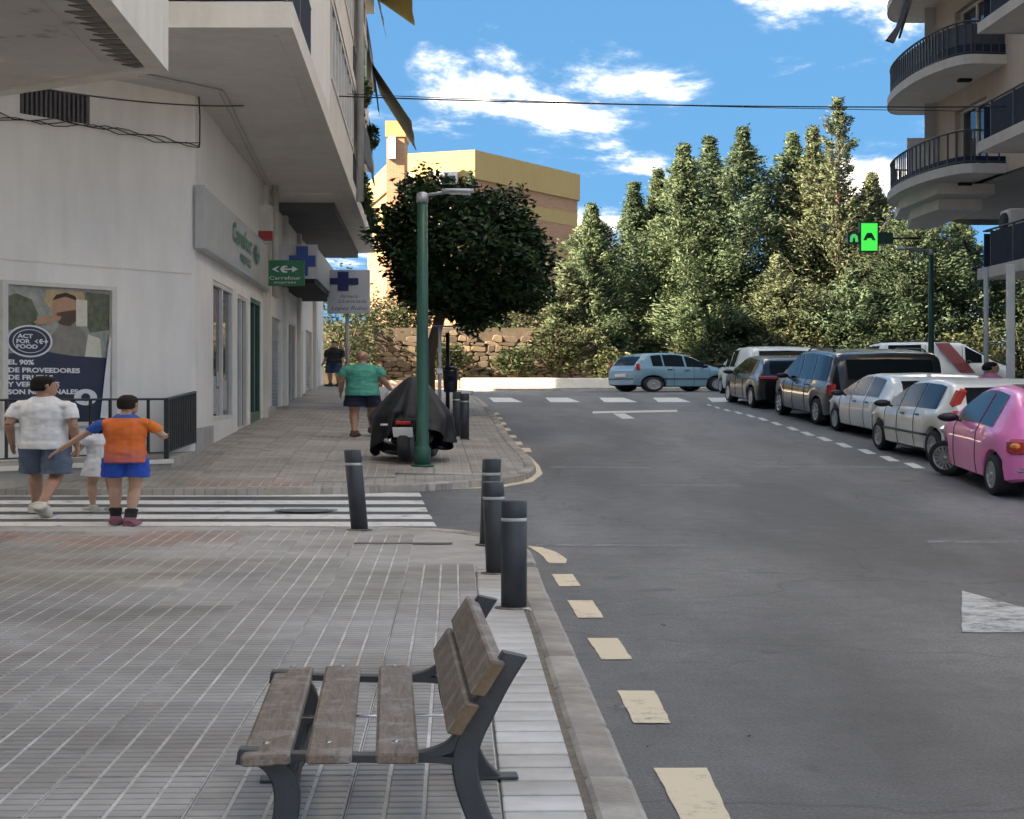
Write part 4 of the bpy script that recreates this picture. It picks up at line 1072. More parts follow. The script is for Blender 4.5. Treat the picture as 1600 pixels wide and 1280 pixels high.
# straight balconies over the street
for i in range(5):
    z = (4.28, 7.33, 10.2, 13.07, 15.94)[i]; fe = 26.5
    ox = lambda D: 6.76 - .03 * (D - 26)
    pl_ = [(ox(17.6), 17.6), (ox(fe), fe), (RXf(fe) + .05, fe), (RXf(17.6) + .05, 17.6)]
    b = MB(); b.prism(pl_, z, z + .20); bo = part(b, 'balcony_slab', MAT['soffit'], rb, fix=True)
    b = MB(); b.prism([(ox(17.6) - .02, 17.6), (ox(fe) - .02, fe + .02), (ox(fe), fe), (ox(17.6), 17.6)], z - .02, z + .24)
    b.prism([(ox(fe) - .02, fe + .02), (RXf(fe) + .05, fe + .02), (RXf(fe) + .05, fe), (ox(fe), fe)], z - .02, z + .24); sub(b, 'slab_edge', MAT['slab_pale'], bo, fix=True)
    for d0 in np.arange(17.7, fe - .6, 1.05):
        b = MB(); d1 = min(fe - .02, d0 + 1.0); b.prism([(ox(d0) + .05, d0), (ox(d1) + .05, d1), (ox(d1) + .075, d1), (ox(d0) + .075, d0)], z + .28, z + 1.08); sub(b, 'railing_panel', MAT['navy'], bo, fix=True)
    b = MB(); b.prism([(ox(fe) + .06, fe - .04), (RXf(fe), fe - .04), (RXf(fe), fe - .065), (ox(fe) + .06, fe - .065)], z + .28, z + 1.08); sub(b, 'railing_panel', MAT['navy'], bo, fix=True)
    b = MB(); b.tube([(ox(17.7) + .06, 17.7, z + 1.14), (ox(fe) + .06, fe - .05, z + 1.14), (RXf(fe), fe - .05, z + 1.14)], .022, 6, smooth=False)
    for d in np.arange(17.7, fe, 1.05): b.box((ox(d) + .06, d - .02, z + .68), (.03, .03, .95))
    sub(b, 'handrail', MAT['iron'], bo)
# rounded balconies round the far corner
def round_plan(ins=0.0, n=16):
    pts = [(8.1, 29.0 + ins), (7.30, 28.9 + ins)]
    for k in range(n + 1):
        a = math.radians(-90 - 180 * k / n)
        pts.append((7.25 + (.54 - ins) * math.cos(a), 31.6 + (2.7 - ins) * math.sin(a)))
    return pts + [(8.1, 34.3 - ins)]
for i in range(5):
    z = 7.33 + 2.87 * i
    pl_ = round_plan()
    b = MB(); b.prism(pl_, z, z + .20); bo = part(b, 'rounded_balcony', MAT['soffit'], rb, fix=True)
    e = MB(); q = round_plan(-.02); r_ = round_plan(0)
    for k in range(len(q) - 1): e.prism([q[k], q[k + 1], r_[k + 1], r_[k]], z - .02, z + .23)
    sub(e, 'slab_edge', MAT['slab_pale'], bo, fix=True)
    e = MB(); q = round_plan(.05); r_ = round_plan(.075)
    for k in range(len(q) - 1): e.prism([q[k], q[k + 1], r_[k + 1], r_[k]], z + .26, z + .26 + (.18 if i < 1 else .26))
    sub(e, 'lower_band', MAT['navy'], bo, fix=True)
    e = MB(); railing_bars(e, round_plan(.06), z, 1.12, .13 if i else .17, .012, .026, .3); sub(e, 'railing', MAT['anthracite'], bo)
    if i >= 1:
        e = MB(); q = round_plan(.09); r_ = round_plan(.10)
        for k in range(len(q) - 1): e.prism([q[k], q[k + 1], r_[k + 1], r_[k]], z + .44, z + 1.06)
        sub(e, 'screen', M('blue_screen', (.045, .055, .075), .7, .15, 3), bo, fix=True)
    e = MB(); e.box((7.5, 30.4, z - .04), (.22, .16, .08), bev=.01); sub(e, 'ceiling_lamp', MAT['dark'], bo)
# stepped underside below the lowest rounded balcony
b = MB()
for k in range(2):
    b.prism([(7.05 + .2 * k, 30.4 + .8 * k), (8.0, 30.4 + .8 * k), (8.0, 35.0), (7.3 + .25 * k, 35.0), (6.98 + .2 * k, 33)], 7.33 - .30 * (k + 1), 7.33 - .30 * k - .001)
part(b, 'stepped_underside', MAT['soffit'], rb, fix=True)
b = MB(); b.box((7.45, 27.2, 5.75), (.30, .5, .62), bev=.03); ac = part(b, 'air_conditioner', MAT['offwhite'], rb)
b = MB(); b.lathe([(0, 0), (.24, 0), (.24, -.015), (0, -.015)], (7.298, 27.2, 5.75), 20, axis='x', cap=False); sub(b, 'fan', MAT['dark'], ac)
for c_, d_ in (((7.6, 32.96, 8.35), (1.0, .06, 1.6)), ((8.5, 32.96, 11.3), (.8, .06, 1.9))):
    b = MB(); b.box(c_, d_); part(b, 'blind_box', MAT['blind'], rb)
b = MB(); b.tube([at(1405, 60, 29.5), at(1422, 5, 29.5), at(1428, -30, 29.6)], .02, 6); 
pole_a = thing('balcony_awning', 'folded dark awning sticking out from the top right balcony', 'awning', at(1410, 60, 29.4))
part(b, 'arm', MAT['iron'], pole_a)
b = MB(); pts = [at(1385, 62, 29.2), at(1398, 66, 29.2), at(1412, 35, 29.4), at(1425, -10, 29.6), at(1418, -12, 29.6), at(1402, 40, 29.4)]
b.add([(p[0], p[1] + dz, p[2]) for dz in (0, .12) for p in pts], [[0, 1, 2, 3, 4, 5][::-1], [6, 7, 8, 9, 10, 11]] + [[i, (i + 1) % 6, 6 + (i + 1) % 6, 6 + i] for i in range(6)])
part(b, 'folded_cloth', fab('slate', (.035, .04, .05)), pole_a, fix=True)

# ---------------------------------------------------------------- street lamps
def lamp(name, label, x, y, z, top, arm, r=.062):
    t = thing(name, label, 'street lamp', (x, y, z))
    b = MB(); b.lathe([(r * 1.3, 0), (r * 1.3, .28), (r * 1.12, .31), (r, .34), (r * .92, top * .5), (r * .82, top)], n=12); b.build('post', MAT['green_metal'], t)
    b = MB(); b.lathe([(r * 1.9, .0), (r * 1.9, .025), (r * 1.3, .03)], n=12); b.build('base_plate', MAT['green_metal'], t)
    b = MB(); b.lathe([(r * .95, top - .12), (r * .95, top + .02), (r * .4, top + .05)], n=12); b.build('collar', MAT['alu'], t)
    b = MB(); b.tube([(0, 0, top - .01), (arm * .35, 0, top + .035), (arm * .5, 0, top + .05)], .028, 8); b.build('arm', MAT['alu'], t)
    h = MB(); rings = []
    for k in range(9):
        u = k / 8; w_ = .11 * math.sin(math.pi * (.12 + .8 * u)) ** .7; xx = arm * (.38 + .62 * u)
        rings.append([(xx, w_ * math.cos(a), top + .055 + (.05 if math.sin(a) > 0 else .025) * math.sin(a)) for a in np.linspace(0, 2 * math.pi, 10, endpoint=False)])
    h.loft(rings); ho = h.build('lamp_head', MAT['alu'], t)
    g_ = MB(); g_.box((arm * .72, 0, top + .026), (abs(arm) * .45, .13, .012), bev=.004); g_.build('lens', MAT['clear_lens'], ho)
    return t
lp = place(660, 733, .14); zl = z_far(lp[0], lp[1])
lamp('street_lamp', 'green street lamp post in front of the covered motorcycle', lp[0], lp[1], zl, 1.6 + 305 * lp[1] / FV - zl, .50)
D = 31.5; x = (1455 - 800) / FH * D
lamp('street_lamp', 'green street lamp rising behind the parked cars near the green cross', x, D, rr(D) + .11, 1.6 + 218 * D / FV - rr(D) - .11, -.62, .055)

# green pharmacy cross
D = 33.0; gx, _, gz = at(1357, 371, D)
gc = thing('pharmacy_cross', 'lit green pharmacy cross hanging in front of the dark conifers', 'sign', (gx, D, gz))
b = MB(); b.box((0, 0, 0), (.34, .16, .90), bev=.01); b.box((-.27, .0, -.03), (.22, .15, .34)); b.box((.30, 0, -.03), (.26, .15, .34)); b.build('case', M('cross_case', (.01, .05, .03), .5), gc)
gl = emit('green_led', (.0, .62, .09), .10)
b = MB(); b.box((0, -.085, .0), (.29, .01, .82)); b.build('lit_panel', gl, gc)
b = MB(); b.prism([(-.35, -.15), (-.34, .02), (-.30, .09), (-.25, .09), (-.21, .02), (-.20, -.15), (-.25, -.15), (-.26, -.02), (-.29, -.02), (-.30, -.15)], -.085, -.078, 'xz'); b.build('lit_letter', emit('green_led_dim', (.03, .45, .15), .08), gc)
b = MB(); b.prism([(-.11, -.10), (-.07, .04), (-.04, .12), (.04, .12), (.07, .04), (.11, -.10), (.05, -.10), (.04, -.04), (-.04, -.04), (-.05, -.10)], -.098, -.091, 'xz'); b.build('dark_letter', M('unlit_led', (.0, .06, .02), .5), gc)
b = MB(); b.tube([(.4, .0, -.03), (.95, .02, -.03)], .03, 6); b.build('bracket', MAT['iron'], gc)

# ---------------------------------------------------------------- beyond the crossing: low wall, stone wall, bank
lw = thing('low_wall', 'low cream wall in full sun beside the blue car', 'wall', (1, 48.2, 1.6))
for k, (xa, xb, h) in enumerate(((-1.35, 5.5, .46), (-3.4, -1.36, .36), (5.51, 12, .46))):
    b = MB(); b.box(((xa + xb) / 2, 48.3, rr(48) + .11 + h / 2), (xb - xa - .02, .35, h), bev=.03); o_ = part(b, 'coping' if k else 'body', [M('cream_stucco', (.78, .73, .64), .85, .12, 2, bump=.15), M('brick_stucco', (.55, .38, .30), .85, .2, 3)][1 if k == 1 else 0], lw)
sw = thing('stone_wall', 'rubble retaining wall of brown stones behind the street tree', 'wall', (-2, 50, 1.6))
b = MB(); b.box((-4.4, 50.45, 2.9), (14.0, .5, 3.1)); part(b, 'core', M('lime_mortar', (.07, .054, .038), .95, .35, 2.5, bump=.5, bscale=12), sw)
stm = []
for k in range(8):
    m_ = MB(); rings = []
    for lvl, sc in ((-.5, .82), (-.32, 1.0), (.2, 1.0), (.5, .9)):
        if lvl == -.5: jit = [random.uniform(.80, 1.10) for _ in range(8)]
        sq = lambda c: math.copysign(abs(c) ** .55, c)
        rings.append([(sc * .5 * sq(math.cos(a)) * jit[q_] , lvl * .5, sc * .5 * sq(math.sin(a)) * jit[q_ - 3]) for q_, a in enumerate(np.linspace(.3, .3 + 2 * math.pi, 8, endpoint=False))])
    m_.loft(rings, smooth=False); stm.append(m_.mesh('stone', M('stone_%d' % k, random.choice([(.105, .076, .050), (.135, .10, .068), (.075, .055, .04), (.165, .13, .092), (.092, .072, .056)]), .9, .25, 3, bump=.4, bscale=14, rnd=.2)))
zz = 1.72; row = 0
while zz < 4.35:
    h = random.uniform(.15, .33); xx = -4.9 + random.uniform(0, .2)
    while xx < 2.6:
        wd = random.uniform(.17, .46)
        if zz < 4.0 + .25 * math.sin(xx * 2.1) - max(0, xx - 1.2) * .7:
            o_ = obj('stone', random.choice(stm), sw, (xx + wd / 2 + 2, 50.17 - 50, zz + h / 2 - 1.6 + random.uniform(-.02, .02)))
            o_.scale = (wd * 1.08, random.uniform(.26, .42), h * 1.10); o_.rotation_euler = (random.uniform(-.1, .1), random.uniform(-.22, .22), random.uniform(-.12, .12))
        xx += wd
    zz += h * .96; row += 1
hb = MB(); nxs = np.linspace(-30, 40, 40); nys = [50.7, 52, 54, 57, 61, 68, 90, 140]
def hz(x, y):
    base = 4.0 if x < 1.2 else max(1.75, 4.0 - (x - 1.2) * 1.6)
    return base + max(0, y - 52) * .10 * (1 if y < 70 else .6) + .2 * math.sin(x * .9 + y * .3)
for i in range(len(nxs) - 1):
    for j in range(len(nys) - 1):
        hb.quad(*[(a, c, hz(a, c)) for a, c in ((nxs[i], nys[j]), (nxs[i + 1], nys[j]), (nxs[i + 1], nys[j + 1]), (nxs[i], nys[j + 1]))])
for i in range(len(nxs) - 1): hb.quad((nxs[i], 50.7, 1.2), (nxs[i + 1], 50.7, 1.2), (nxs[i + 1], 50.7, hz(nxs[i + 1], 50.7)), (nxs[i], 50.7, hz(nxs[i], 50.7)))
struct(hb.build('hillside', M('bank_earth', (.10, .085, .055), .95, .4, 1.2, col2=(.06, .07, .035))))

# ---------------------------------------------------------------- far building, yellow bands and brick
def brick(name):
    m, n, b = nmat(name); L = n.links.new
    tc = n.nodes.new('ShaderNodeTexCoord'); mp = n.nodes.new('ShaderNodeMapping'); mp.inputs['Rotation'].default_value = (math.radians(90), 0, 0); L(tc.outputs['Object'], mp.inputs[0])
    br = n.nodes.new('ShaderNodeTexBrick'); br.inputs['Scale'].default_value = 1; br.inputs['Brick Width'].default_value = .45; br.inputs['Row Height'].default_value = .14; br.inputs['Mortar Size'].default_value = .012
    br.inputs['Color1'].default_value = (.33, .185, .115, 1); br.inputs['Color2'].default_value = (.28, .15, .095, 1); br.inputs['Mortar'].default_value = (.35, .25, .18, 1)
    L(mp.outputs[0], br.inputs['Vector']); L(br.outputs[0], b.inputs['Base Color']); b.inputs['Roughness'].default_value = .9
    return m
MAT['brick'] = brick('orange_brick'); MAT['ochre'] = wall_mat('ochre_render', (.38, .285, .135), .12, .4)
DY = 80.0
A_, B_, Cc = at(612, 0, DY + 1.5), at(742, 0, DY), at(912, 0, DY + 9)
yb = thing('far_building', 'yellow-banded orange brick block rising behind the street tree', 'building', (B_[0], B_[1], 4))
bands = [(235, 280, 'ochre'), (280, 304, 'brick'), (304, 326, 'ochre'), (326, 362, 'brick'), (362, 384, 'ochre'), (384, 420, 'brick'), (420, 442, 'ochre'), (442, 520, 'brick')]
zOf = lambda py: EYE + (HOR - py) * DY / FV
pl_ = [(A_[0] + .3, A_[1]), (B_[0], B_[1]), (Cc[0] - .3, Cc[1]), (Cc[0] - 2, Cc[1] + 10), (A_[0] - 2, A_[1] + 12)]
cen = (sum(p[0] for p in pl_) / 5, sum(p[1] for p in pl_) / 5)
for k, (y0, y1, mt) in enumerate(bands):
    g_ = 1.025 if k == 0 else (1.004 if mt == 'ochre' else 1.0)
    b = MB(); b.prism([(cen[0] + (p[0] - cen[0]) * g_, cen[1] + (p[1] - cen[1]) * g_) for p in pl_], zOf(y1), zOf(y0)); part(b, 'parapet' if k == 0 else ('yellow_band' if mt == 'ochre' else 'brick_band'), MAT[mt], yb, fix=True)
def onface(px, py, D): q = at(px, py, D); return q
for (x0_, x1_, y0, y1) in ((678, 716, 270, 291), (678, 716, 340, 362), (625, 648, 275, 296)):
    b = MB(); a = at((x0_ + x1_) / 2, (y0 + y1) / 2, DY + .5); w_, h_ = (x1_ - x0_) / FH * DY, (y1 - y0) / FV * DY
    b.box(a, (w_, 1.0, h_), rz=-.05); wo = part(b, 'window', MAT['white'], yb)
    b = MB(); b.box((a[0] + w_ * .1, a[1] - .52, a[2] - h_ * .1), (w_ * .6, .06, h_ * .55), rz=-.05); sub(b, 'pane', MAT['glass'], wo)
t0_ = at(621, 0, 76); zOf = lambda py: EYE + (HOR - py) * 76.3 / FV
b = MB(); b.box((t0_[0] - .1, 77.5, (zOf(196) + 3) / 2), (at(634, 0, 76)[0] - at(606, 0, 76)[0], 2.5, zOf(196) - 3)); part(b, 'stair_tower', MAT['brick'], yb)
b = MB(); b.box((t0_[0] - .1, 77.5, zOf(196) - .25), (at(636, 0, 76)[0] - at(604, 0, 76)[0], 2.62, 1.1)); part(b, 'tower_cap', MAT['ochre'], yb)
b = MB(); b.box((at(612, 0, 76)[0], 76.15, zOf(232)), (.3, .2, 1.5)); part(b, 'tower_window', MAT['white'], yb)

# ---------------------------------------------------------------- trees
def leaf_mesh(name, C, Dv, L_, W_, mat, parent, loc, NV=None):
    """C centres (N,3), Dv leaf directions, lengths, widths: one slightly folded leaf per centre"""
    n = len(C); Dv = Dv / (np.linalg.norm(Dv, axis=1, keepdims=True) + 1e-9)
    r = RNG.normal(size=(n, 3)); S = np.cross(Dv, r); S /= (np.linalg.norm(S, axis=1, keepdims=True) + 1e-9)
    N_ = np.cross(S, Dv)
    if NV is not None:
        NV = NV / (np.linalg.norm(NV, axis=1, keepdims=True) + 1e-9)
        fl = np.where((N_ * NV).sum(1) < 0, -1.0, 1.0)[:, None]; S = S * fl; N_ = N_ * fl
    L_ = L_[:, None]; W_ = W_[:, None]
    a = C - Dv * L_ * .5; c = C + Dv * L_ * .5; b_ = C + S * W_ * .5 + N_ * W_ * .18; d = C - S * W_ * .5 + N_ * W_ * .18
    V = np.stack([a, b_, c, d], 1).reshape(-1, 3).astype(np.float32); V[:, :2] *= K
    me = bpy.data.meshes.new(name); me.vertices.add(4 * n); me.vertices.foreach_set('co', V.ravel())
    me.loops.add(4 * n); me.loops.foreach_set('vertex_index', np.arange(4 * n, dtype=np.int32))
    me.polygons.add(n); me.polygons.foreach_set('loop_start', np.arange(0, 4 * n, 4, dtype=np.int32))
    try: me.polygons.foreach_set('loop_total', np.full(n, 4, dtype=np.int32))
    except Exception: pass
    me.materials.append(mat); me.update(calc_edges=True); me.validate()
    if NV is not None:                              # soft clump shading: leaves share the tuft's rounding
        me.polygons.foreach_set('use_smooth', np.ones(n, dtype=bool))
        q = NV * .62 + N_ * .38; q[:, :2] /= K; q /= np.linalg.norm(q, axis=1, keepdims=True)
        me.normals_split_custom_set_from_vertices(np.repeat(q, 4, axis=0).tolist())
    return obj(name, me, parent, loc)
def leafmat(name, c1, c2, rough=.55, isl=.25, tr=.25, scale=.8):
    m = M(name, c1, rough, 0, scale, col2=c2, island=isl, spec=.3)
    n = m.node_tree; b = n.nodes['Principled BSDF']
    src = b.inputs['Base Color'].links[0].from_socket
    t = n.nodes.new('ShaderNodeBsdfTranslucent'); mx = n.nodes.new('ShaderNodeMixShader'); mx.inputs[0].default_value = tr
    n.links.new(src, t.inputs[0]); n.links.new(b.outputs[0], mx.inputs[1]); n.links.new(t.outputs[0], mx.inputs[2]); n.links.new(mx.outputs[0], n.nodes['Material Output'].inputs[0])
    return m
MAT['bark'] = M('bark', (.10, .07, .05), .95, .3, 4, bump=.5, bscale=16, stretch=(1, 1, .3))
CON = [leafmat('cypress_leaf_%d' % i, a, b_) for i, (a, b_) in enumerate([((.052, .088, .046), (.130, .175, .098)), ((.040, .072, .042), (.100, .142, .085)), ((.065, .094, .052), (.160, .185, .110))])]
def conifer(label, px, py_top, D, rad, nb_=150, per=95, shape=1.0, base=1.7, mat=0, sparse=False, lean=0.0, up=.55):
    x = (px - 800) / FH * D; zt = EYE + (HOR - py_top) * D / FV; H = zt - base
    t = thing('conifer', label, 'tree', (x, D, base), group='conifers beyond the crossing')
    tr = MB(); tr.tube([(0, 0, -.3), (.03, 0, H * .3), (lean * .5, .03, H * .65), (lean, 0, H * .97)], [.17, .13, .07, .012], 8); trunk = tr.build('trunk', MAT['bark'], t)
    br_ = MB(); C, Dv, NN = [], [], []
    lump = RNG.uniform(0, 6.28, 8)
    for k in range(nb_):
        f = (k + RNG.uniform(0, 1)) / nb_; f = f ** .88
        az = k * 2.39996 + RNG.normal(0, .3)
        prof = (min(1, (1 - f) * 1.6) ** 1.0) * (.80 + .20 * math.sin(f * 9 + lump[0]) ) * (1 - .28 * max(0, .16 - f) / .16)
        rl_ = rad * 1.5 * max(.05, prof) * RNG.uniform(.68, 1.2) * (1 + .22 * math.sin(az * 2 + lump[1] + f * 7))
        if sparse and RNG.random() < .25: rl_ *= 1.35
        z0 = H * (.03 + .95 * f); s = Vector((lean * f, 0, z0)); d = Vector((math.cos(az), math.sin(az), 0))
        rise = rl_ * up * RNG.uniform(.5, 1.3) * K
        tip = s + d * rl_ + Vector((0, 0, rise)); tip.z = min(tip.z, H + .1)
        mid = s + d * rl_ * .55 + Vector((0, 0, rise * .32))
        if k % 3 == 0 or sparse: br_.tube([s, mid, tip], [.03, .018, .005], 4)
        m_ = int(per * 2.2 * (.35 + .65 * rl_ / rad))
        u = RNG.beta(2.2, 1.3, m_)
        P0, P1, P2 = np.array(s), np.array(mid), np.array(tip)
        B = ((1 - u)[:, None] ** 2) * P0 + (2 * u * (1 - u))[:, None] * P1 + (u ** 2)[:, None] * P2
        spread = (.075 + .115 * rl_) * (1.2 - u * .70) * (.75 if sparse else 1)
        J = RNG.normal(0, 1, (m_, 3)) * spread[:, None] * np.array([1, 1, 1.25])
        C.append(B + J); NN.append(J / spread[:, None] * .8 + np.array(d)[None] * .55 + np.array([[0, 0, .55]]))
        out = np.array(d)[None] * RNG.uniform(.3, 1.1, (m_, 1)) + np.array([0, 0, 1.0])[None] * RNG.uniform(.0, 1.0, (m_, 1)) + RNG.normal(0, .45, (m_, 3))
        Dv.append(out)
    br_.build('branches', MAT['bark'], t)
    C = np.concatenate(C); Dv = np.concatenate(Dv); n = len(C)
    leaf_mesh('crown', C, Dv, RNG.uniform(.10, .22, n), RNG.uniform(.035, .075, n), CON[mat], t, (0, 0, 0), np.concatenate(NN))
    return t
conifer('small pointed conifer nearest the street tree', 925, 318, 51.5, 1.05, 130, 100, mat=0)
conifer('slim conifer second from the street tree', 990, 282, 54.0, 1.15, 150, 95, mat=1)
conifer('slim conifer third from the street tree, beside the tall dense one', 1028, 262, 54.8, 1.15, 150, 95, mat=0)
conifer('low spreading conifer whose foliage hangs over the stone wall end', 885, 415, 50.9, .85, 110, 95, mat=2, up=.3)
conifer('tall dense conifer right behind the roof of the blue car', 1068, 222, 53.0, 1.45, 190, 105, mat=0)
conifer('slender conifer top just behind the tall dense one', 1108, 208, 56.0, 1.2, 170, 95, mat=1)
conifer('broad conifer with layered top in the middle of the row', 1160, 193, 53.5, 1.55, 200, 105, mat=1, up=.35)
conifer('twin-pointed conifer, the left point of the pair', 1238, 203, 54.5, 1.25, 180, 100, mat=0)
conifer('twin-pointed conifer, the right point of the pair', 1270, 193, 54.0, 1.2, 180, 100, mat=2)
conifer('gaunt sparse conifer, tallest of the row', 1308, 148, 53.0, 1.3, 120, 70, mat=2, sparse=True, lean=.05, up=.75)
conifer('shaggy conifer behind the green cross', 1362, 268, 54.5, 1.5, 180, 100, mat=2)
conifer('dark conifer beside the rounded balconies', 1425, 300, 52.5, 1.5, 180, 100, mat=1)
conifer('conifer half hidden by the right-hand building', 1500, 325, 53.5, 1.6, 170, 95, mat=1)
conifer('conifer at the right edge behind the thin posts', 1590, 335, 54.0, 1.5, 160, 90, mat=1)
conifer('low bushy conifer behind the black car', 1215, 400, 51.5, 1.2, 130, 95, mat=2, up=.3)
conifer('low bushy conifer behind the front of the blue car', 1090, 430, 51.3, 1.2, 120, 95, mat=0, up=.3)
conifer('low bushy conifer behind the right-hand lamp', 1330, 420, 51.4, 1.4, 130, 95, mat=1, up=.3)
conifer('small dark conifer tip in front of the brick block', 735, 262, 70, .5, 60, 60, mat=1, base=4.5)
# street tree with round clipped crown
rt = thing('street_tree', 'round dark green street tree in front of the brick block', 'tree')
TD = 30.0; tx = (668 - 800) / FH * TD; tz = z_far(tx, TD)
setloc(rt, (tx, TD, tz))
tcx, tcz = (722 - 800) / FH * TD - tx, EYE + (HOR - 402) * TD / FV - tz
b = MB(); b.tube([(0, 0, -.1), (.02, .02, tcz * .35), (tcx * .6, 0, tcz * .8)], [.13, .10, .08], 10); b.build('trunk', MAT['bark'], rt)
b = MB()
for k in range(14):
    a = k * 2.4; e = RNG.uniform(.2, 1.2); l = RNG.uniform(.8, 1.3)
    b.tube([(tcx * .5, 0, tcz * .62), (tcx + .4 * math.cos(a), .4 * math.sin(a), tcz * .8), (tcx + l * math.cos(a) * math.cos(e), l * math.sin(a) * math.cos(e), tcz + 1.6 * math.sin(e) - .4)], [.05, .035, .01], 5)
b.build('branches', MAT['bark'], rt)
n = 26000
dirs = RNG.normal(size=(n, 3)); dirs /= np.linalg.norm(dirs, axis=1, keepdims=True)
lum = 1 + .11 * np.sin(dirs[:, 0] * 2.3 + dirs[:, 2] * 2.1 + .8) + .13 * np.sin(dirs[:, 0] * 6 + 1) * np.sin(dirs[:, 2] * 5) + .09 * np.sin(dirs[:, 1] * 8 + dirs[:, 2] * 7 + 2) + .05 * np.sin(dirs[:, 0] * 15 + dirs[:, 2] * 13)
rad_ = (RNG.uniform(.35, 1, n) ** .45) * lum * (1 + RNG.normal(0, .035, n))
flat_b = np.where(dirs[:, 2] < -.55, .93, 1.0)
C = np.stack([dirs[:, 0] * rad_ * 1.46 + tcx, dirs[:, 1] * rad_ * 1.44, dirs[:, 2] * rad_ * 2.06 * flat_b + tcz], 1)
Dv = dirs * .6 + RNG.normal(0, .7, (n, 3)) + np.array([0, 0, -.25])
leaf_mesh('crown', C, Dv, RNG.uniform(.10, .19, n), RNG.uniform(.05, .085, n), leafmat('street_tree_leaf', (.018, .040, .016), (.045, .085, .030), .38, .3, .15, 1.2), rt, (0, 0, 0), dirs * .5 + np.stack([np.sin(C[:, 0] * 9 + C[:, 2] * 4), np.sin(C[:, 1] * 9), np.sin(C[:, 2] * 8 + C[:, 0] * 5) * .7 + .5], 1) * .6)
for t_, n_ in PLANTS:
    d = RNG.normal(size=(n_, 3)); d /= np.linalg.norm(d, axis=1, keepdims=True); r = RNG.uniform(.2, 1, n_) ** .5
    leaf_mesh('foliage', np.stack([d[:, 0] * r * .17 + .03, d[:, 1] * r * .5, d[:, 2] * r * .45 + .35], 1), d + RNG.normal(0, .6, (n_, 3)), RNG.uniform(.08, .16, n_), RNG.uniform(.04, .07, n_), leafmat('balcony_leaf', (.03, .06, .025), (.07, .11, .04)), t_, (0, 0, 0))
# shrubs over the stone wall
def shrub(label, x, y, z, rx, rz_, n, mat):
    t = thing('shrub', label, 'shrub', (x, y, z), group='shrubs over the stone wall')
    b = MB()
    for k in range(6): a = k * 1.1; b.tube([(0, 0, -.2), (rx * .4 * math.cos(a), .3 * math.sin(a), rz_ * .6), (rx * .8 * math.cos(a), .4 * math.sin(a), rz_ * 1.2)], [.03, .02, .006], 4)
    b.build('stems', MAT['bark'], t)
    d = RNG.normal(size=(n, 3)); d /= np.linalg.norm(d, axis=1, keepdims=True); r = (RNG.uniform(.1, 1, n) ** .5) * (1 + .25 * np.sin(d[:, 0] * 5 + x) * np.cos(d[:, 2] * 6))
    C = np.stack([d[:, 0] * r * rx, d[:, 1] * r * rx * .7, d[:, 2] * r * rz_ + rz_ * .8], 1)
    leaf_mesh('foliage', C, d * .5 + RNG.normal(0, .7, (n, 3)), RNG.uniform(.10, .2, n), RNG.uniform(.05, .1, n), mat, t, (0, 0, 0))
SHM = [leafmat('shrub_leaf_a', (.032, .050, .022), (.075, .095, .045)), leafmat('shrub_leaf_b', (.048, .060, .028), (.105, .115, .055))]
for i, (px, py, D, rx, rz_, lb) in enumerate(((538, 505, 47.5, 1.0, 2.3, 'tall dark shrub closing the view behind the pharmacy sign'), (700, 560, 49.4, .7, .8, 'low shrub at the foot of the stone wall behind the bin'), (805, 565, 49.5, .6, .7, 'low shrub at the foot of the stone wall near the conifers'), (548, 545, 49.6, .8, 1.5, 'dark shrub beside the pharmacy sign post'), (595, 505, 50.8, 1.1, 1.0, 'shrub spilling over the wall above the bald man'), (640, 490, 51.2, 1.0, 1.1, 'shrub on the wall behind the green lamp post'),
        (760, 515, 50.9, .9, .7, 'shrub on the wall under the street tree'), (820, 500, 51.5, 1.1, 1.2, 'shrub between street tree and first conifer'), (870, 540, 50.0, .8, 1.1, 'shrub at the foot of the first conifer'),
        (960, 575, 50.0, .8, .9, 'low shrub behind the rear of the blue car'), (1100, 560, 50.2, 1.0, 1.2, 'low shrub behind the blue car bonnet'), (1240, 555, 50.2, 1.1, 1.4, 'low shrub behind the cream van'), (1400, 550, 50.4, 1.3, 1.6, 'low shrub behind the white van roof'), (1520, 560, 50.4, 1.3, 1.6, 'low shrub between the right-hand posts'), (1600, 545, 50.6, 1.3, 2.0, 'shrub at the right edge behind the posts'))):
    q = at(px, py, D); shrub(lb, q[0], q[1], q[2] - rz_ * .8, rx, rz_, 1500, SHM[i % 2])
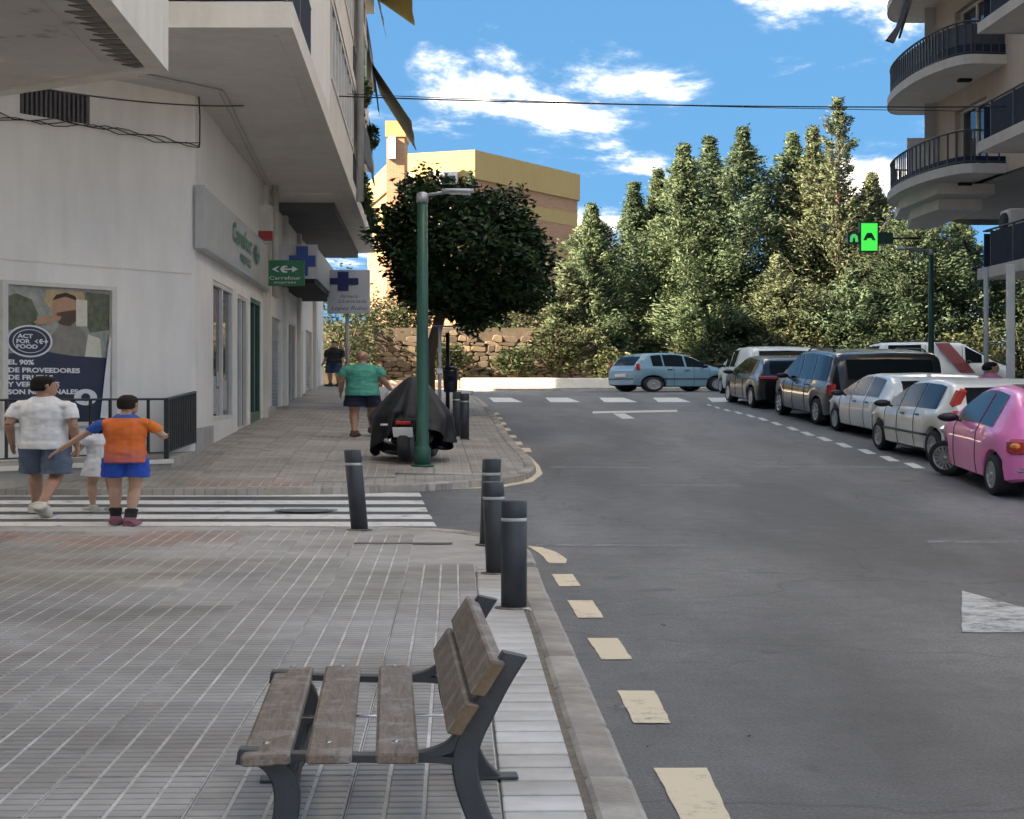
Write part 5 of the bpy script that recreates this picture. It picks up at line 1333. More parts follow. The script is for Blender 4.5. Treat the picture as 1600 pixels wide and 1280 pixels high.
# ---------------------------------------------------------------- bench
def ribbon(mb, pts, ws, y0, y1, mat=0):
    """flat bar following a curve in the x-z plane"""
    n = len(pts); ws = ws if isinstance(ws, (list, tuple)) else [ws] * n
    rings = []
    for i in range(n):
        a, b_ = Vector(pts[max(0, i - 1)]), Vector(pts[min(n - 1, i + 1)]); d = (b_ - a).normalized(); q = Vector((-d.y, d.x)) * ws[i] / 2; p = Vector(pts[i]); e = .004
        L_, R_ = p + q, p - q; Li, Ri = p + q * .85, p - q * .85
        rings.append([(Ri.x, y0, Ri.y), (Li.x, y0, Li.y), (L_.x, y0 + e, L_.y), (L_.x, y1 - e, L_.y), (Li.x, y1, Li.y), (Ri.x, y1, Ri.y), (R_.x, y1 - e, R_.y), (R_.x, y0 + e, R_.y)])
    mb.loft(rings, mat, smooth=False)
def smooth_path(pts, n=5):
    out = []; P_ = [Vector(p) for p in pts]; m_ = len(P_)
    for i in range(m_ - 1):
        p0, p1, p2, p3 = P_[max(0, i - 1)], P_[i], P_[i + 1], P_[min(m_ - 1, i + 2)]
        for k in range(n):
            t = k / n; out.append(tuple(.5 * ((2 * p1) + (p2 - p0) * t + (2 * p0 - 5 * p1 + 4 * p2 - p3) * t * t + (3 * p1 - p0 - 3 * p2 + p3) * t ** 3)))
    return out + [tuple(P_[-1])]
def woodmat(name, c1, c2):
    m, n, b = nmat(name); L = n.links.new
    tc = n.nodes.new('ShaderNodeTexCoord'); mp = n.nodes.new('ShaderNodeMapping'); mp.inputs['Scale'].default_value = (9, .9, 9); L(tc.outputs['Object'], mp.inputs[0])
    a = n.nodes.new('ShaderNodeTexNoise'); a.inputs['Scale'].default_value = 5; a.inputs['Detail'].default_value = 8; a.inputs['Distortion'].default_value = 1.2; L(mp.outputs[0], a.inputs['Vector'])
    w_ = n.nodes.new('ShaderNodeTexNoise'); w_.inputs['Scale'].default_value = 7; w_.inputs['Detail'].default_value = 8; w_.inputs['Roughness'].default_value = .75; L(tc.outputs['Object'], w_.inputs['Vector'])
    r = n.nodes.new('ShaderNodeValToRGB'); r.color_ramp.elements[0].position = .3; r.color_ramp.elements[1].position = .7; r.color_ramp.elements[0].color = (*c1, 1); r.color_ramp.elements[1].color = (*c2, 1); L(a.outputs['Fac'], r.inputs[0])
    g_ = n.nodes.new('ShaderNodeValToRGB'); g_.color_ramp.elements[0].position = .50; g_.color_ramp.elements[1].position = .60; L(w_.outputs['Fac'], g_.inputs[0])
    mx = n.nodes.new('ShaderNodeMixRGB'); L(g_.outputs[0], mx.inputs[0]); L(r.outputs[0], mx.inputs[1]); mx.inputs[2].default_value = (.30, .27, .25, 1)
    dm = n.nodes.new('ShaderNodeMath'); dm.operation = 'MULTIPLY'; dm.inputs[1].default_value = .65; L(g_.outputs[0], dm.inputs[0]); L(dm.outputs[0], mx.inputs[0])
    L(mx.outputs[0], b.inputs['Base Color']); b.inputs['Roughness'].default_value = .5
    bp = n.nodes.new('ShaderNodeBump'); bp.inputs['Strength'].default_value = .5; bp.inputs['Distance'].default_value = .004; L(a.outputs['Fac'], bp.inputs['Height']); L(bp.outputs[0], b.inputs['Normal'])
    return m
MAT['wood'] = woodmat('weathered_wood', (.085, .056, .038), (.20, .145, .105))
MAT['wood_end'] = M('cut_wood', (.13, .085, .045), .7, .25, 20)
bn = thing('bench', 'weathered wooden slat bench on dark curved iron frames by the kerb', 'bench', (0, 3.5, 0), math.atan(.067))
BL = 1.12
for nm, x0, x1, z0, z1 in (('seat_slat', -.515, -.422, .444, .449), ('seat_slat', -.392, -.305, .450, .450), ('seat_slat', -.26, -.178, .449, .446)):
    b = MB(); a = math.atan2(z1 - z0, x1 - x0); b.box(((x0 + x1) / 2, BL / 2, (z0 + z1) / 2 - .016), (x1 - x0, BL, .034), bev=.006, ry=-a); b.m = [0] * len(b.f)
    b.build(nm, MAT['wood'], bn)
for x0, z0, x1, z1 in ((-.112, .500, -.073, .598), (-.066, .622, -.024, .732)):
    b = MB(); l = math.hypot(x1 - x0, z1 - z0); b.box(((x0 + x1) / 2, BL / 2 + .02, (z0 + z1) / 2), (.030, BL, l), bev=.005, ry=math.atan2(x1 - x0, z1 - z0)); so = b.build('back_slat', MAT['wood'], bn)
    b = MB(); b.box(((x0 + x1) / 2, .0185, (z0 + z1) / 2), (.026, .004, l - .012), ry=math.atan2(x1 - x0, z1 - z0)); b.build('end_grain', MAT['wood_end'], so)
for y0 in (.05, BL - .09):
    b = MB(); y1 = y0 + .045
    ribbon(b, smooth_path([(-.525, .428), (-.47, .415), (-.438, .36), (-.430, .27), (-.445, .15), (-.475, .05), (-.50, .0)]), .05, y0, y1)
    ribbon(b, smooth_path([(-.525, .430), (-.42, .424), (-.25, .414), (-.15, .412), (-.09, .40)]), [.026] * 21, y0 + .002, y1 - .002)
    ribbon(b, smooth_path([(.010, .745), (-.022, .66), (-.052, .565), (-.078, .475), (-.088, .40), (-.078, .30), (-.05, .18), (-.015, .06), (.02, 0)]), .05, y0 + .001, y1 + .001)
    ribbon(b, smooth_path([(-.24, .414), (-.17, .420), (-.115, .45), (-.085, .505)]), .028, y0 + .003, y1 - .003)
    b.box((-.50, (y0 + y1) / 2, .006), (.10, .07, .012), bev=.004); b.box((.03, (y0 + y1) / 2, .006), (.11, .07, .012), bev=.004)
    fo = b.build('end_frame', MAT['iron'], bn)
    for x in (-.47, -.35, -.22):
        b = MB(); b.lathe([(.0, .004), (.007, .003), (.008, 0)], (x, (y0 + y1) / 2, .466 - .0005), 8); b.build('bolt', MAT['chrome'], fo)
b = MB(); b.tube([(-.43, .56, .405), (-.10, .56, .405)], .006, 6); b.build('tie_rod', MAT['chrome'], bn)
b = MB(); b.tube([(-.43, .07, .23), (-.43, BL - .07, .23)], .008, 6); b.build('tie_rod', MAT['iron'], bn)

# ---------------------------------------------------------------- bollards
def bollard(label, px, py, top_px, lean=(0, 0), off=.11, far=False, group='dark steel bollards'):
    x, y, z = place(px, py, off); h = (py - top_px) * y / FV; r = .057
    t = thing('bollard', label, 'bollard', (x, y, (z_far(x, y) if far else z)), group=group)
    def tilt(m): m.v = [(v[0] + lean[0] * v[2], v[1] + lean[1] * v[2], v[2]) for v in m.v]; return m
    m = MB(); m.lathe([(r, -.03), (r, h * .805), (r * .97, h * .81)], n=20); tilt(m).build('post', MAT['anthracite'], t)
    m = MB(); m.lathe([(r * .985, h * .81), (r * 1.0, h * .815), (r * 1.0, h * .835), (r * .985, h * .84)], n=20); tilt(m).build('reflective_band', M('band_grey', (.42, .42, .40), .4, .3, 9), t)
    m = MB(); m.lathe([(r * .97, h * .84), (r, h * .845), (r, h * .985), (r * .93, h), (0, h * 1.003)], n=20, cap=False); tilt(m).build('cap', MAT['anthracite'], t)
    m = MB(); m.lathe([(r * 1.5, 0), (r * 1.5, .006), (r, .012)], n=20); m.build('foot_ring', kmat[1], t)
bollard('dark bollard standing nearest, right beside the bench back', 803, 950, 782)
bollard('dark bollard in the middle of the kerb three', 777, 896, 753, (-.03, 0))
bollard('dark bollard farthest of the three at the kerb corner', 764, 851, 717, (.02, 0))
bollard('leaning dark bollard alone beside the crosswalk', 562, 828, 703, (-.055, 0))
bollard('left of the two bollards behind the covered motorcycle', 714, 686, 616, far=True)
bollard('right of the two bollards behind the covered motorcycle', 726, 690, 618, far=True)

# ---------------------------------------------------------------- litter bin and post beyond
D = 31.0; x = (704 - 800) / FH * D; z = z_far(x, D)
bt = thing('litter_bin', 'dark litter bin on a black post beyond the motorcycle', 'litter bin', (x, D, z))
b = MB(); b.tube([(-.05, .05, 0), (-.05, .05, EYE + (HOR - 520) * D / FV - z)], .035, 8); b.build('post', MAT['plastic_black'], bt)
zb = max(.05, EYE + (HOR - 613) * D / FV - z)
b = MB(); b.lathe([(.10, zb), (.115, zb + .05), (.13, zb + .58), (.12, zb + .60)], n=14); b.build('body', M('bin_navy', (.018, .024, .036), .5, .2, 6), bt)
b = MB(); b.lathe([(.15, zb + .62), (.15, zb + .66), (.09, zb + .72), (0, zb + .73)], n=14, cap=False); b.build('lid', MAT['plastic_black'], bt)
b = MB(); b.box((0, -.125, zb + .38), (.09, .01, .14)); b.build('label_plate', MAT['navy'], bt)
D = 29.0; x = (687 - 800) / FH * D; z = z_far(x, D); h = EYE + (HOR - 510) * D / FV - z
sp = thing('sign_post', 'thin grey post with a flat blue plate beside the bin', 'sign', (x, D, z))
b = MB(); b.tube([(0, 0, 0), (0, 0, h)], .028, 8); b.build('post', MAT['greypole'], sp)
b = MB(); b.box((.07, 0, h + .0), (.36, .30, .03), bev=.008); b.build('plate', M('plate_blue', (.10, .16, .28), .4), sp)
b = MB(); b.box((0, -.03, h * .5), (.09, .03, .13), bev=.006); b.build('notice', MAT['white'], sp)

# ---------------------------------------------------------------- motorcycle under a cover
q = place(640, 727, .14); my = lp[1] + .75; mx_ = (640 - 800) / FH * (my - .2)
mc = thing('motorcycle', 'motorcycle half hidden under a black cover behind the green lamp post', 'motorcycle', (mx_, my, z_far(mx_, my)), math.radians(-8))
def wheel_y(mb, c, R, w_, n=24):
    mb.lathe([(R * .62, -w_ * .45), (R * .86, -w_ * .5), (R, -w_ * .25), (R, w_ * .25), (R * .86, w_ * .5), (R * .62, w_ * .45), (R * .62, -w_ * .45)], c, n, axis='x', cap=False)
b = MB(); wheel_y(b, (.06, -.45, .29), .29, .13); wo = b.build('rear_wheel', MAT['rubber'], mc)
b = MB(); b.lathe([(.0, -.05), (.17, -.05), (.18, 0), (.17, .05), (0, .05)], (.06, -.45, .29), 16, axis='x', cap=False); b.build('hub', MAT['louvre'], wo)
b = MB(); wheel_y(b, (.06, .75, .29), .29, .11); b.build('front_wheel', MAT['rubber'], mc)
b = MB()
b.tube([(.06, -.62, .66), (.06, -.3, .80), (.06, .1, .78), (.06, .5, .85)], [(.10, .06), (.15, .12), (.16, .12), (.12, .1)], 12, ref=(1, 0, 0))
b.tube([(.06, -.35, .45), (.06, .1, .40), (.06, .45, .5)], [(.12, .12), (.17, .16), (.1, .12)], 10, ref=(1, 0, 0))
for sx in (-.12, .24): b.tube([(sx, -.45, .30), (sx, -.2, .55), (sx, .0, .6)], .022, 6)
b.build('body', MAT['plastic_black'], mc)
b = MB(); b.box((.06, -.70, .50), (.20, .012, .17), bev=.004, rx=.3); b.build('number_plate', MAT['plate'], mc)
b = MB(); b.box((.06, -.69, .65), (.16, .03, .06), bev=.01); b.build('tail_light', MAT['red_lens'], mc)
for sx in (-.10, .22):
    b = MB(); b.tube([(sx, -.66, .62), (sx * 1.5 - .02, -.66, .62)], .02, 6); b.build('indicator', MAT['clear_lens'], mc)
b = MB(); b.tube([(-.11, -.55, .36), (-.11, -.15, .30), (-.06, .2, .28)], [.055, .05, .025], 10); b.build('exhaust', MAT['chrome'], mc)
b = MB(); b.box((.06, -.35, .16), (.5, .05, .04)); b.tube([(.28, -.1, .25), (.36, -.2, .22)], .015, 6); b.build('stand', MAT['iron'], mc)
cv = MB(); na, nv = 56, 16; rings = []
for j in range(nv + 1):
    v = j / nv; ring = []
    for i in range(na):
        a = 2 * math.pi * i / na; ca, sa = math.cos(a), math.sin(a)
        left = max(0, -ca) ** 3; right = max(0, ca) ** 3; rear = max(0, -sa) ** 1.2
        u = min(1, v / .55); dn = max(0, (v - .55) / .45)          # slope out to the bars, then hang
        rx = .05 + (.22 + .22 * left + .10 * right) * u ** .85 - .05 * dn * left + .02 * dn * right; ry = .10 + (.60 - .10 * rear) * u ** .7
        fold = 1 + (.07 * u + .09 * dn) * math.sin(a * 9 + 1.3 * math.sin(3 * a) + 1.5 * dn) + .035 * dn * math.sin(a * 17 + 2)
        zk = .80 + .06 * math.sin(a * 3 + 1) - .10 * right; hem = .10 + .05 * math.sin(a * 7) + .50 * rear * (1 - .9 * left) + .20 * right
        z = (1.42 - (1.42 - zk) * u ** 1.1 - .05 * math.sin(math.pi * u) * (.5 + .5 * abs(sa))) if v <= .55 else zk + (hem - zk) * dn
        ring.append((.04 + rx * ca * fold, .02 + ry * sa * fold, z))
    rings.append(ring)
cv.loft(rings, cap=False); cv.add([rings[0][i] for i in range(na)], [list(range(na))], 0, True)
co = cv.build('cover', M('black_tarpaulin', (.007, .0073, .009), .55, .3, 5, bump=.6, bscale=7), mc)
m_ = co.modifiers.new('cloth', 'SOLIDIFY'); m_.thickness = .006; m_.offset = 1
m_ = co.modifiers.new('soft', 'SUBSURF'); m_.levels = 1; m_.render_levels = 1
# ---------------------------------------------------------------- vehicles
def lerp_tab(tab, t): return float(np.interp(t, [p[0] for p in tab], [p[1] for p in tab]))
def smooth_tab(tab, w_=.012):
    return lambda t: sum(lerp_tab(tab, t + d * w_) for d in (-1.5, -1, -.5, 0, .5, 1, 1.5)) / 7
def sharp(o, ang=38):
    try: o.data.set_sharp_from_angle(angle=math.radians(ang))
    except Exception: pass
    return o
RIM_CACHE = {}
def make_wheel(root, c, R, side, steer=0.0, spokes=10, rim=.66, style='alloy'):
    def rot(m):
        ca, sa = math.cos(steer), math.sin(steer)
        m.v = [((v[0]) * ca - (v[1]) * sa + c[0], (v[0]) * sa + (v[1]) * ca + c[1], v[2] + c[2]) for v in m.v]; return m
    w_ = .19
    m = MB(); m.lathe([(R * rim, -w_ * .46), (R * .90, -w_ * .5), (R * .985, -w_ * .36), (R, 0), (R * .985, w_ * .36), (R * .90, w_ * .5), (R * rim, w_ * .46)], (0, 0, 0), 32, axis='x', cap=False)
    wo = rot(m).build('wheel', MAT['rubber'], root)
    m = MB(); s = side
    m.lathe([(R * rim * 1.01, s * w_ * .47), (R * rim * .95, s * w_ * .49), (R * rim * .90, s * w_ * .40), (R * rim * .88, s * w_ * .1)], (0, 0, 0), 28, axis='x', cap=False)
    m.lathe([(0, s * w_ * .5), (R * .13, s * w_ * .48), (R * .15, s * w_ * .36)], (0, 0, 0), 16, axis='x', cap=False)
    for k in range(spokes):
        a = 2 * math.pi * k / spokes; d = Vector((0, math.cos(a), math.sin(a))); q = Vector((0, -math.sin(a), math.cos(a)))
        r0, r1 = R * .10, R * rim * .93; w0, w1 = R * .055, R * .075 * (10 / spokes) ** .6
        for (x0, x1) in ((s * w_ * .44, s * w_ * .30),):
            P_ = [Vector((x0, 0, 0)) + d * r0 + q * w0, Vector((x0, 0, 0)) + d * r1 + q * w1, Vector((x0, 0, 0)) + d * r1 - q * w1, Vector((x0, 0, 0)) + d * r0 - q * w0]
            P2 = [p + Vector((x1 - x0, 0, 0)) for p in P_]
            m.add(P_ + P2, [[0, 1, 2, 3], [7, 6, 5, 4], [0, 4, 5, 1], [1, 5, 6, 2], [2, 6, 7, 3], [3, 7, 4, 0]])
    rot(m).build('rim', MAT['alloy'], wo, fix=True)
    m = MB(); m.lathe([(0, s * w_ * .12), (R * rim * .9, s * w_ * .12)], (0, 0, 0), 20, axis='x', cap=False); rot(m).build('brake_disc', MAT['louvre'], wo)

def car(name, label, cat, S, wheel_at, yaw, front=False, mat=None, group=None):
    L, W, H, wb, rov, wr = S['L'], S['W'], S['H'], S['wb'], S['rov'], S['wr']
    top, belt, plan = smooth_tab(S['top'], S.get('soft', .010)), smooth_tab(S['belt'], .02), smooth_tab(S['plan'], .015)
    tum = S.get('tum', .30); clear = S.get('clear', .19)
    yr = -L / 2 + rov; yf = yr + wb
    # place so that the rear-left wheel stands on wheel_at
    lw_ = Vector((-(W / 2 - .06), yr)); R2 = Matrix.Rotation(yaw, 2)
    o2 = Vector(wheel_at) - R2 @ lw_
    fr_, re_ = o2 + R2 @ Vector((0, yf)), o2 + R2 @ Vector((0, yr))
    zr_, zf2 = rr(re_.y), rr(fr_.y)
    t = thing(name, label, cat, (o2.x, o2.y, (zr_ + zf2) / 2 - (zf2 - zr_) / wb * (yf + yr) / 2 * 0), group=group)
    t.rotation_euler = (math.atan((zf2 - zr_) / (wb * K)), 0, yaw)
    ra = wr + .055
    def zb(y):
        z = clear + .09 * max(0, abs(y) / (L / 2) - .80) / .2
        for yc in (yr, yf):
            d = abs(y - yc)
            if d < ra: z = max(z, wr + math.sqrt(ra * ra - d * d))
        return z
    def sect(y):
        tt = (y + L / 2) / L
        hw = W / 2 * plan(tt); zs = belt(tt) * H; zt = max(zs + .012, top(tt) * H); z0 = min(zb(y), zs - .06)
        ws = hw * .955; wt = ws - tum * (zt - zs)
        pts = [(hw * .90, z0), (hw * .975, z0 + .06 * (zs - z0)), (hw * 1.0, z0 + .32 * (zs - z0)), (hw, z0 + .62 * (zs - z0)), (hw * .988, z0 + .88 * (zs - z0)), (ws, zs)]
        for g_, f in ((.30, None), (.62, None), (.88, None), (.965, .95), (.993, .84), (1.0, .5)):
            x = ws - (ws - wt) * g_ if f is None else wt * f
            pts.append((x, zs + (zt - zs) * g_))
        pts.append((0, zs + (zt - zs) + .012 * min(1, (zt - zs) * 4 + .6)))
        return pts
    ys = sorted(set([round(-L / 2 + L * k / 64, 4) for k in range(65)] + [round(yc + ra * math.sin(a), 4) for yc in (yr, yf) for a in np.linspace(-1.57, 1.57, 15)] + [round(-L / 2 + L * p[0], 4) for p in S['top']]))
    ys = [y for y in ys if -L / 2 <= y <= L / 2]
    ys = [y for i, y in enumerate(ys) if i == 0 or y - ys[i - 1] > .004]
    m = MB(); rings = []
    for y in ys:
        s_ = sect(y); rings.append([(x, y, z) for x, z in s_] + [(-x, y, z) for x, z in s_[-2::-1]])
    n = len(rings[0]); vs_ = [p for r in rings for p in r]
    fs, mi = [], []
    for i in range(len(rings) - 1):
        for j in range(n):
            k = (j + 1) % n; fs.append([i * n + j, i * n + k, (i + 1) * n + k, (i + 1) * n + j]); mi.append(1 if j == n - 1 else 0)
    fs.append(list(range(n))[::-1]); mi.append(0); fs.append([(len(rings) - 1) * n + j for j in range(n)]); mi.append(0)
    m.v = vs_; m.f = fs; m.m = mi; m.s = [True] * len(fs)
    body = sharp(m.build('body', [mat, MAT['dark']], t, fix=True), S.get('sharp', 42))
    # glass
    def xat(s_, z):
        a = s_[5:12]; return float(np.interp(z, [p[1] for p in a], [p[0] for p in a]))
    def side_pane(ta, tb, sx, lo=.03, hi=.86, cut=None):
        g_ = MB(); N_ = 12; R_ = 4
        for i in range(N_ + 1):
            y = -L / 2 + L * (ta + (tb - ta) * i / N_); s_ = sect(y); zs, zt = s_[5][1], s_[-2][1]
            z0, z1 = zs + lo, max(zs + lo + .004, zs + hi * (zt - zs))
            for j in range(R_ + 1):
                z = z0 + (z1 - z0) * j / R_; g_.v.append((sx * (xat(s_, z) + .005), y, z))
        for i in range(N_):
            for j in range(R_):
                a = i * (R_ + 1) + j; g_.f.append([a, a + 1, a + R_ + 2, a + R_ + 1] if sx < 0 else [a, a + R_ + 1, a + R_ + 2, a + 1]); g_.m.append(0); g_.s.append(True)
        go = g_.build('side_window', MAT['carglass'], t)
        return go
    for ta, tb in S['sides']:
        for sx in (-1, 1): side_pane(ta, tb, sx)
    def screen(ta, tb, nm, f=.84, mt='carglass'):
        g_ = MB(); N_, R_ = 10, 8
        for i in range(N_ + 1):
            y = -L / 2 + L * (ta + (tb - ta) * i / N_); s_ = sect(y); s2, s1 = sect(y + .01), sect(y - .01)
            dz = (s2[-1][1] - s1[-1][1]) / .02; nn = Vector((-dz, 1)).normalized()
            wt = s_[11][0] / .5
            for j in range(R_ + 1):
                x = f * wt * (j / R_ * 2 - 1); a = s_[8:13]; z = float(np.interp(-abs(x), [-p[0] for p in a], [p[1] for p in a]))
                g_.v.append((x, y + nn.x * .007, z + nn.y * .007))
        for i in range(N_):
            for j in range(R_):
                a = i * (R_ + 1) + j; g_.f.append([a, a + 1, a + R_ + 2, a + R_ + 1]); g_.m.append(0); g_.s.append(True)
        return g_.build(nm, MAT[mt], t)
    screen(*S['rear'], 'rear_window'); screen(*S['wind'], 'windscreen')
    for (ta, tb, nm) in S.get('topglass', ()): screen(ta, tb, nm, .8)
    # wheels
    for yc in (yr, yf):
        for sx in (-1, 1):
            make_wheel(t, (sx * (W / 2 - .105), yc, wr), wr, sx, S.get('steer', 0) if yc == yf else 0, S.get('spokes', 10))
    # lamps, trim
    def lump(nm, c, d, mt, bev=.02, rz=0, ry=0, rx=0, parent=None):
        b = MB(); b.box(c, d, rz=rz, bev=bev, ry=ry, rx=rx); return b.build(nm, MAT[mt] if isinstance(mt, str) else mt, parent or t)
    for sx in (-1, 1):
        for (nm, x, y, z, dx, dy, dz, mt, rz, ry) in S['lamps']:
            lump(nm, (sx * x * W / 2, -L / 2 + y, z * H), (dx, dy, dz), mt, min(dx, dy, dz) * .4, rz * sx, ry * sx)
        lump('headlight', (sx * W * .36, L / 2 - .17, H * .46), (.26, .30, .16), 'clear_lens', .06, -.4 * sx)
        mt_ = S.get('mirror_t', .66); ym = -L / 2 + L * mt_; s_ = sect(ym)
        b = MB(); rings = []
        for k in range(7):
            a = math.pi * (k + .4) / 6.8; rings.append([(sx * (s_[5][0] + .12 - .10 * math.cos(a)), ym - .02 + .05 * math.sin(a) * math.cos(q), s_[5][1] + .07 + .075 * math.sin(a) * math.sin(q)) for q in np.linspace(0, 2 * math.pi, 10, endpoint=False)])
        b.loft(rings); b.tube([(sx * (s_[5][0] - .03), ym, s_[5][1] + .0), (sx * (s_[5][0] + .06), ym, s_[5][1] + .04)], .022, 6); b.build('mirror', S.get('mirror_mat') or MAT['plastic_black'], t, fix=True)
        for td in S.get('doors', ()):          # shut lines
            y = -L / 2 + L * td; s_ = sect(y); b = MB(); b.tube([(sx * (p[0] + .0015), y, p[1]) for p in s_[1:9]], .0045, 4); b.build('door_seam', MAT['dark'], t)
        for th in S.get('handles', ()):
            y = -L / 2 + L * th; s_ = sect(y); z = s_[5][1] - .10; lump('door_handle', (sx * (s_[4][0] + .008), y, z), (.03, .14, .03), S.get('handle_mat', 'plastic_black'), .01)
        if S.get('strip'):
            a, c_ = S['strip']; b = MB()
            for (t0, t1) in ((a, c_),):
                pts = []
                for k in range(9):
                    y = -L / 2 + L * (t0 + (t1 - t0) * k / 8); s_ = sect(y); pts.append((sx * (s_[2][0] + .004), y, .33 * H))
                b.tube(pts, [(.012, .024)] * 9, 6, ref=(1, 0, 0))
            b.build('side_strip', MAT['plastic_black'], t)
    lump('number_plate', (0, -L / 2 - .012, S.get('plate_z', .42) * H), (.50, .02, .11), 'plate', .004)
    if S.get('bumper'): lump('rear_bumper', (0, -L / 2 + .03, S['bumper'] * H), (W * .80, .10, .05), 'plastic_black', .02)
    lump('rear_wiper', (.1, -L / 2 + L * (S['rear'][0] + S['rear'][1]) / 2 - .03, (belt(.03) + .04) * H), (.45, .015, .012), 'plastic_black', .004)
    if S.get('antenna'): b = MB(); b.tube([(0, -L / 2 + L * .2, top(.2) * H), (0, -L / 2 + L * .2 - .12, top(.2) * H + .14)], .006, 5); b.build('antenna', MAT['plastic_black'], t)
    for sx in ((-1, 1) if S.get('rails') else ()):
        b = MB(); b.tube([(sx * W * .36, -L / 2 + L * .16, top(.16) * H + .0), (sx * W * .36, -L / 2 + L * .2, top(.2) * H + .05), (sx * W * .36, -L / 2 + L * .52, top(.52) * H + .05), (sx * W * .36, -L / 2 + L * .56, top(.56) * H)], .018, 6); b.build('roof_rail', MAT['plastic_black'], t)
    return t

PLAN = [(0, .80), (.02, .90), (.07, .965), (.18, 1.0), (.80, 1.0), (.92, .95), (.98, .84), (1.0, .70)]
HATCH = dict(L=3.85, W=1.66, H=1.48, wb=2.46, rov=.68, wr=.295, plan=PLAN,
             top=[(0, .50), (.008, .60), (.04, .70), (.085, .88), (.13, .955), (.22, .99), (.40, 1.0), (.53, .965), (.745, .665), (.80, .635), (.93, .565), (.985, .46), (1.0, .36)],
             belt=[(0, .48), (.02, .60), (.10, .635), (.40, .625), (.74, .60), (.93, .54), (.985, .44), (1.0, .34)],
             sides=[(.16, .36), (.375, .56), (.575, .70)], rear=(.030, .105), wind=(.565, .735), doors=(.37, .565, .72), handles=(.33, .50), lamps=[('tail_light', .90, .10, .60, .10, .14, .20, 'red_lens', .5, 0)], strip=(.22, .72))
def spec(base=HATCH, **kw): d = dict(base); d.update(kw); return d
G = 'cars parked along the right kerb'
P = dict(pink=paint('pink_paint', (.95, .22, .52), .15), white=paint('white_car_paint', (.86, .86, .83)), white2=paint('cream_car_paint', (.85, .83, .76)), mpv=paint('brown_grey_paint', (.020, .018, .017), .1, 0, .5), black=paint('black_car_paint', (.004, .0045, .006), .1, 0, .5), cream=paint('pale_van_paint', (.80, .77, .68)), blue=paint('blue_car_paint', (.16, .32, .40), .2))
YAW0 = math.atan(.0474)
def wpt(px, D): return ((px - 800) / FH * D, D)
car('parked_car', 'small rounded bright pink car with silver wheels, nearest of the parked row', 'car',
    spec(L=3.55, W=1.63, H=1.56, wb=2.30, rov=.62, wr=.292, tum=.34, soft=.016, spokes=14,
         top=[(0, .44), (.006, .52), (.03, .62), (.07, .78), (.115, .90), (.18, .965), (.30, .995), (.42, 1.0), (.53, .955), (.70, .70), (.76, .64), (.88, .585), (.96, .49), (1.0, .36)],
         belt=[(0, .42), (.02, .54), (.10, .60), (.40, .615), (.70, .605), (.88, .545), (.96, .46), (1.0, .34)],
         plan=[(0, .74), (.02, .86), (.06, .94), (.14, .99), (.22, 1.0), (.75, .99), (.88, .93), (.96, .82), (1.0, .66)],
         sides=[(.20, .345), (.365, .635)], rear=(.045, .115), wind=(.54, .69), topglass=((.24, .42, 'sunroof'),), doors=(.355, .65), handles=(.39,), strip=None, steer=math.radians(24), handle_mat='chrome', mirror_t=.60,
         lamps=[('tail_light', .84, .075, .475, .20, .10, .22, 'red_lens', .55, 0), ('tail_lamp_centre', .87, .055, .485, .11, .09, .11, 'amber_lens', .55, 0), ('bumper_reflector', .72, .02, .265, .24, .05, .06, 'chrome', .3, 0)], plate_z=.40),
    wpt(1556, 15.9), math.radians(-3.0), mat=P['pink'], group=G)
car('parked_car', 'white hatchback with tall red tail lights directly ahead of the pink car', 'car',
    spec(lamps=[('tail_light', .80, .20, .80, .12, .10, .34, M('red_orange_lens', (.62, .06, .035), .2, .1, 6, coat=1.0), .5, -.28), ('tail_light_base', .87, .12, .60, .12, .10, .16, 'red_lens', .5, -.1)], H=1.50), wpt(1462, 19.9), YAW0 * .8, mat=P['white2'], group=G)
car('parked_car', 'white saloon-like hatchback with small red tail lights, third in the row', 'car',
    spec(L=4.15, W=1.70, H=1.46, wb=2.55, rov=.80, lamps=[('tail_light', .88, .08, .56, .18, .14, .15, 'red_lens', .45, 0)], strip=None,
         top=[(0, .50), (.01, .61), (.05, .68), (.13, .88), (.19, .955), (.28, .99), (.42, 1.0), (.54, .965), (.75, .665), (.80, .635), (.93, .565), (.985, .46), (1.0, .36)], rear=(.06, .15), sides=[(.21, .38), (.395, .56), (.58, .70)]), wpt(1376, 24.3), YAW0, mat=P['white'], group=G)
car('parked_car', 'tall dark brown-grey people carrier with red tail light, between white cars and black car', 'car',
    spec(L=4.75, W=1.95, H=1.92, wb=2.95, rov=.95, wr=.335, tum=.16, clear=.22, rails=True, strip=None, spokes=7,
         top=[(0, .40), (.006, .50), (.015, .62), (.05, .90), (.085, .965), (.2, .99), (.40, 1.0), (.58, .96), (.76, .66), (.82, .60), (.94, .52), (.985, .42), (1.0, .33)],
         belt=[(0, .38), (.01, .54), (.10, .58), (.75, .56), (.93, .49), (.985, .40), (1.0, .31)],
         sides=[(.09, .27), (.285, .48), (.495, .70)], rear=(.018, .052), wind=(.60, .75), lamps=[('tail_light', .93, .06, .50, .14, .14, .34, 'red_lens', .4, 0)], bumper=.20), wpt(1278, 28.4), YAW0, mat=P['mpv'], group=G)
car('parked_car', 'glossy black hatchback with blue-tinted rear window in front of the pale van', 'car',
    spec(L=4.10, W=1.78, H=1.58, wb=2.55, rov=.75, wr=.32, strip=None, lamps=[('tail_light', .70, .03, .60, .46, .08, .12, 'red_lens', .2, 0)]), wpt(1176, 34.0), YAW0, mat=P['black'], group=G)
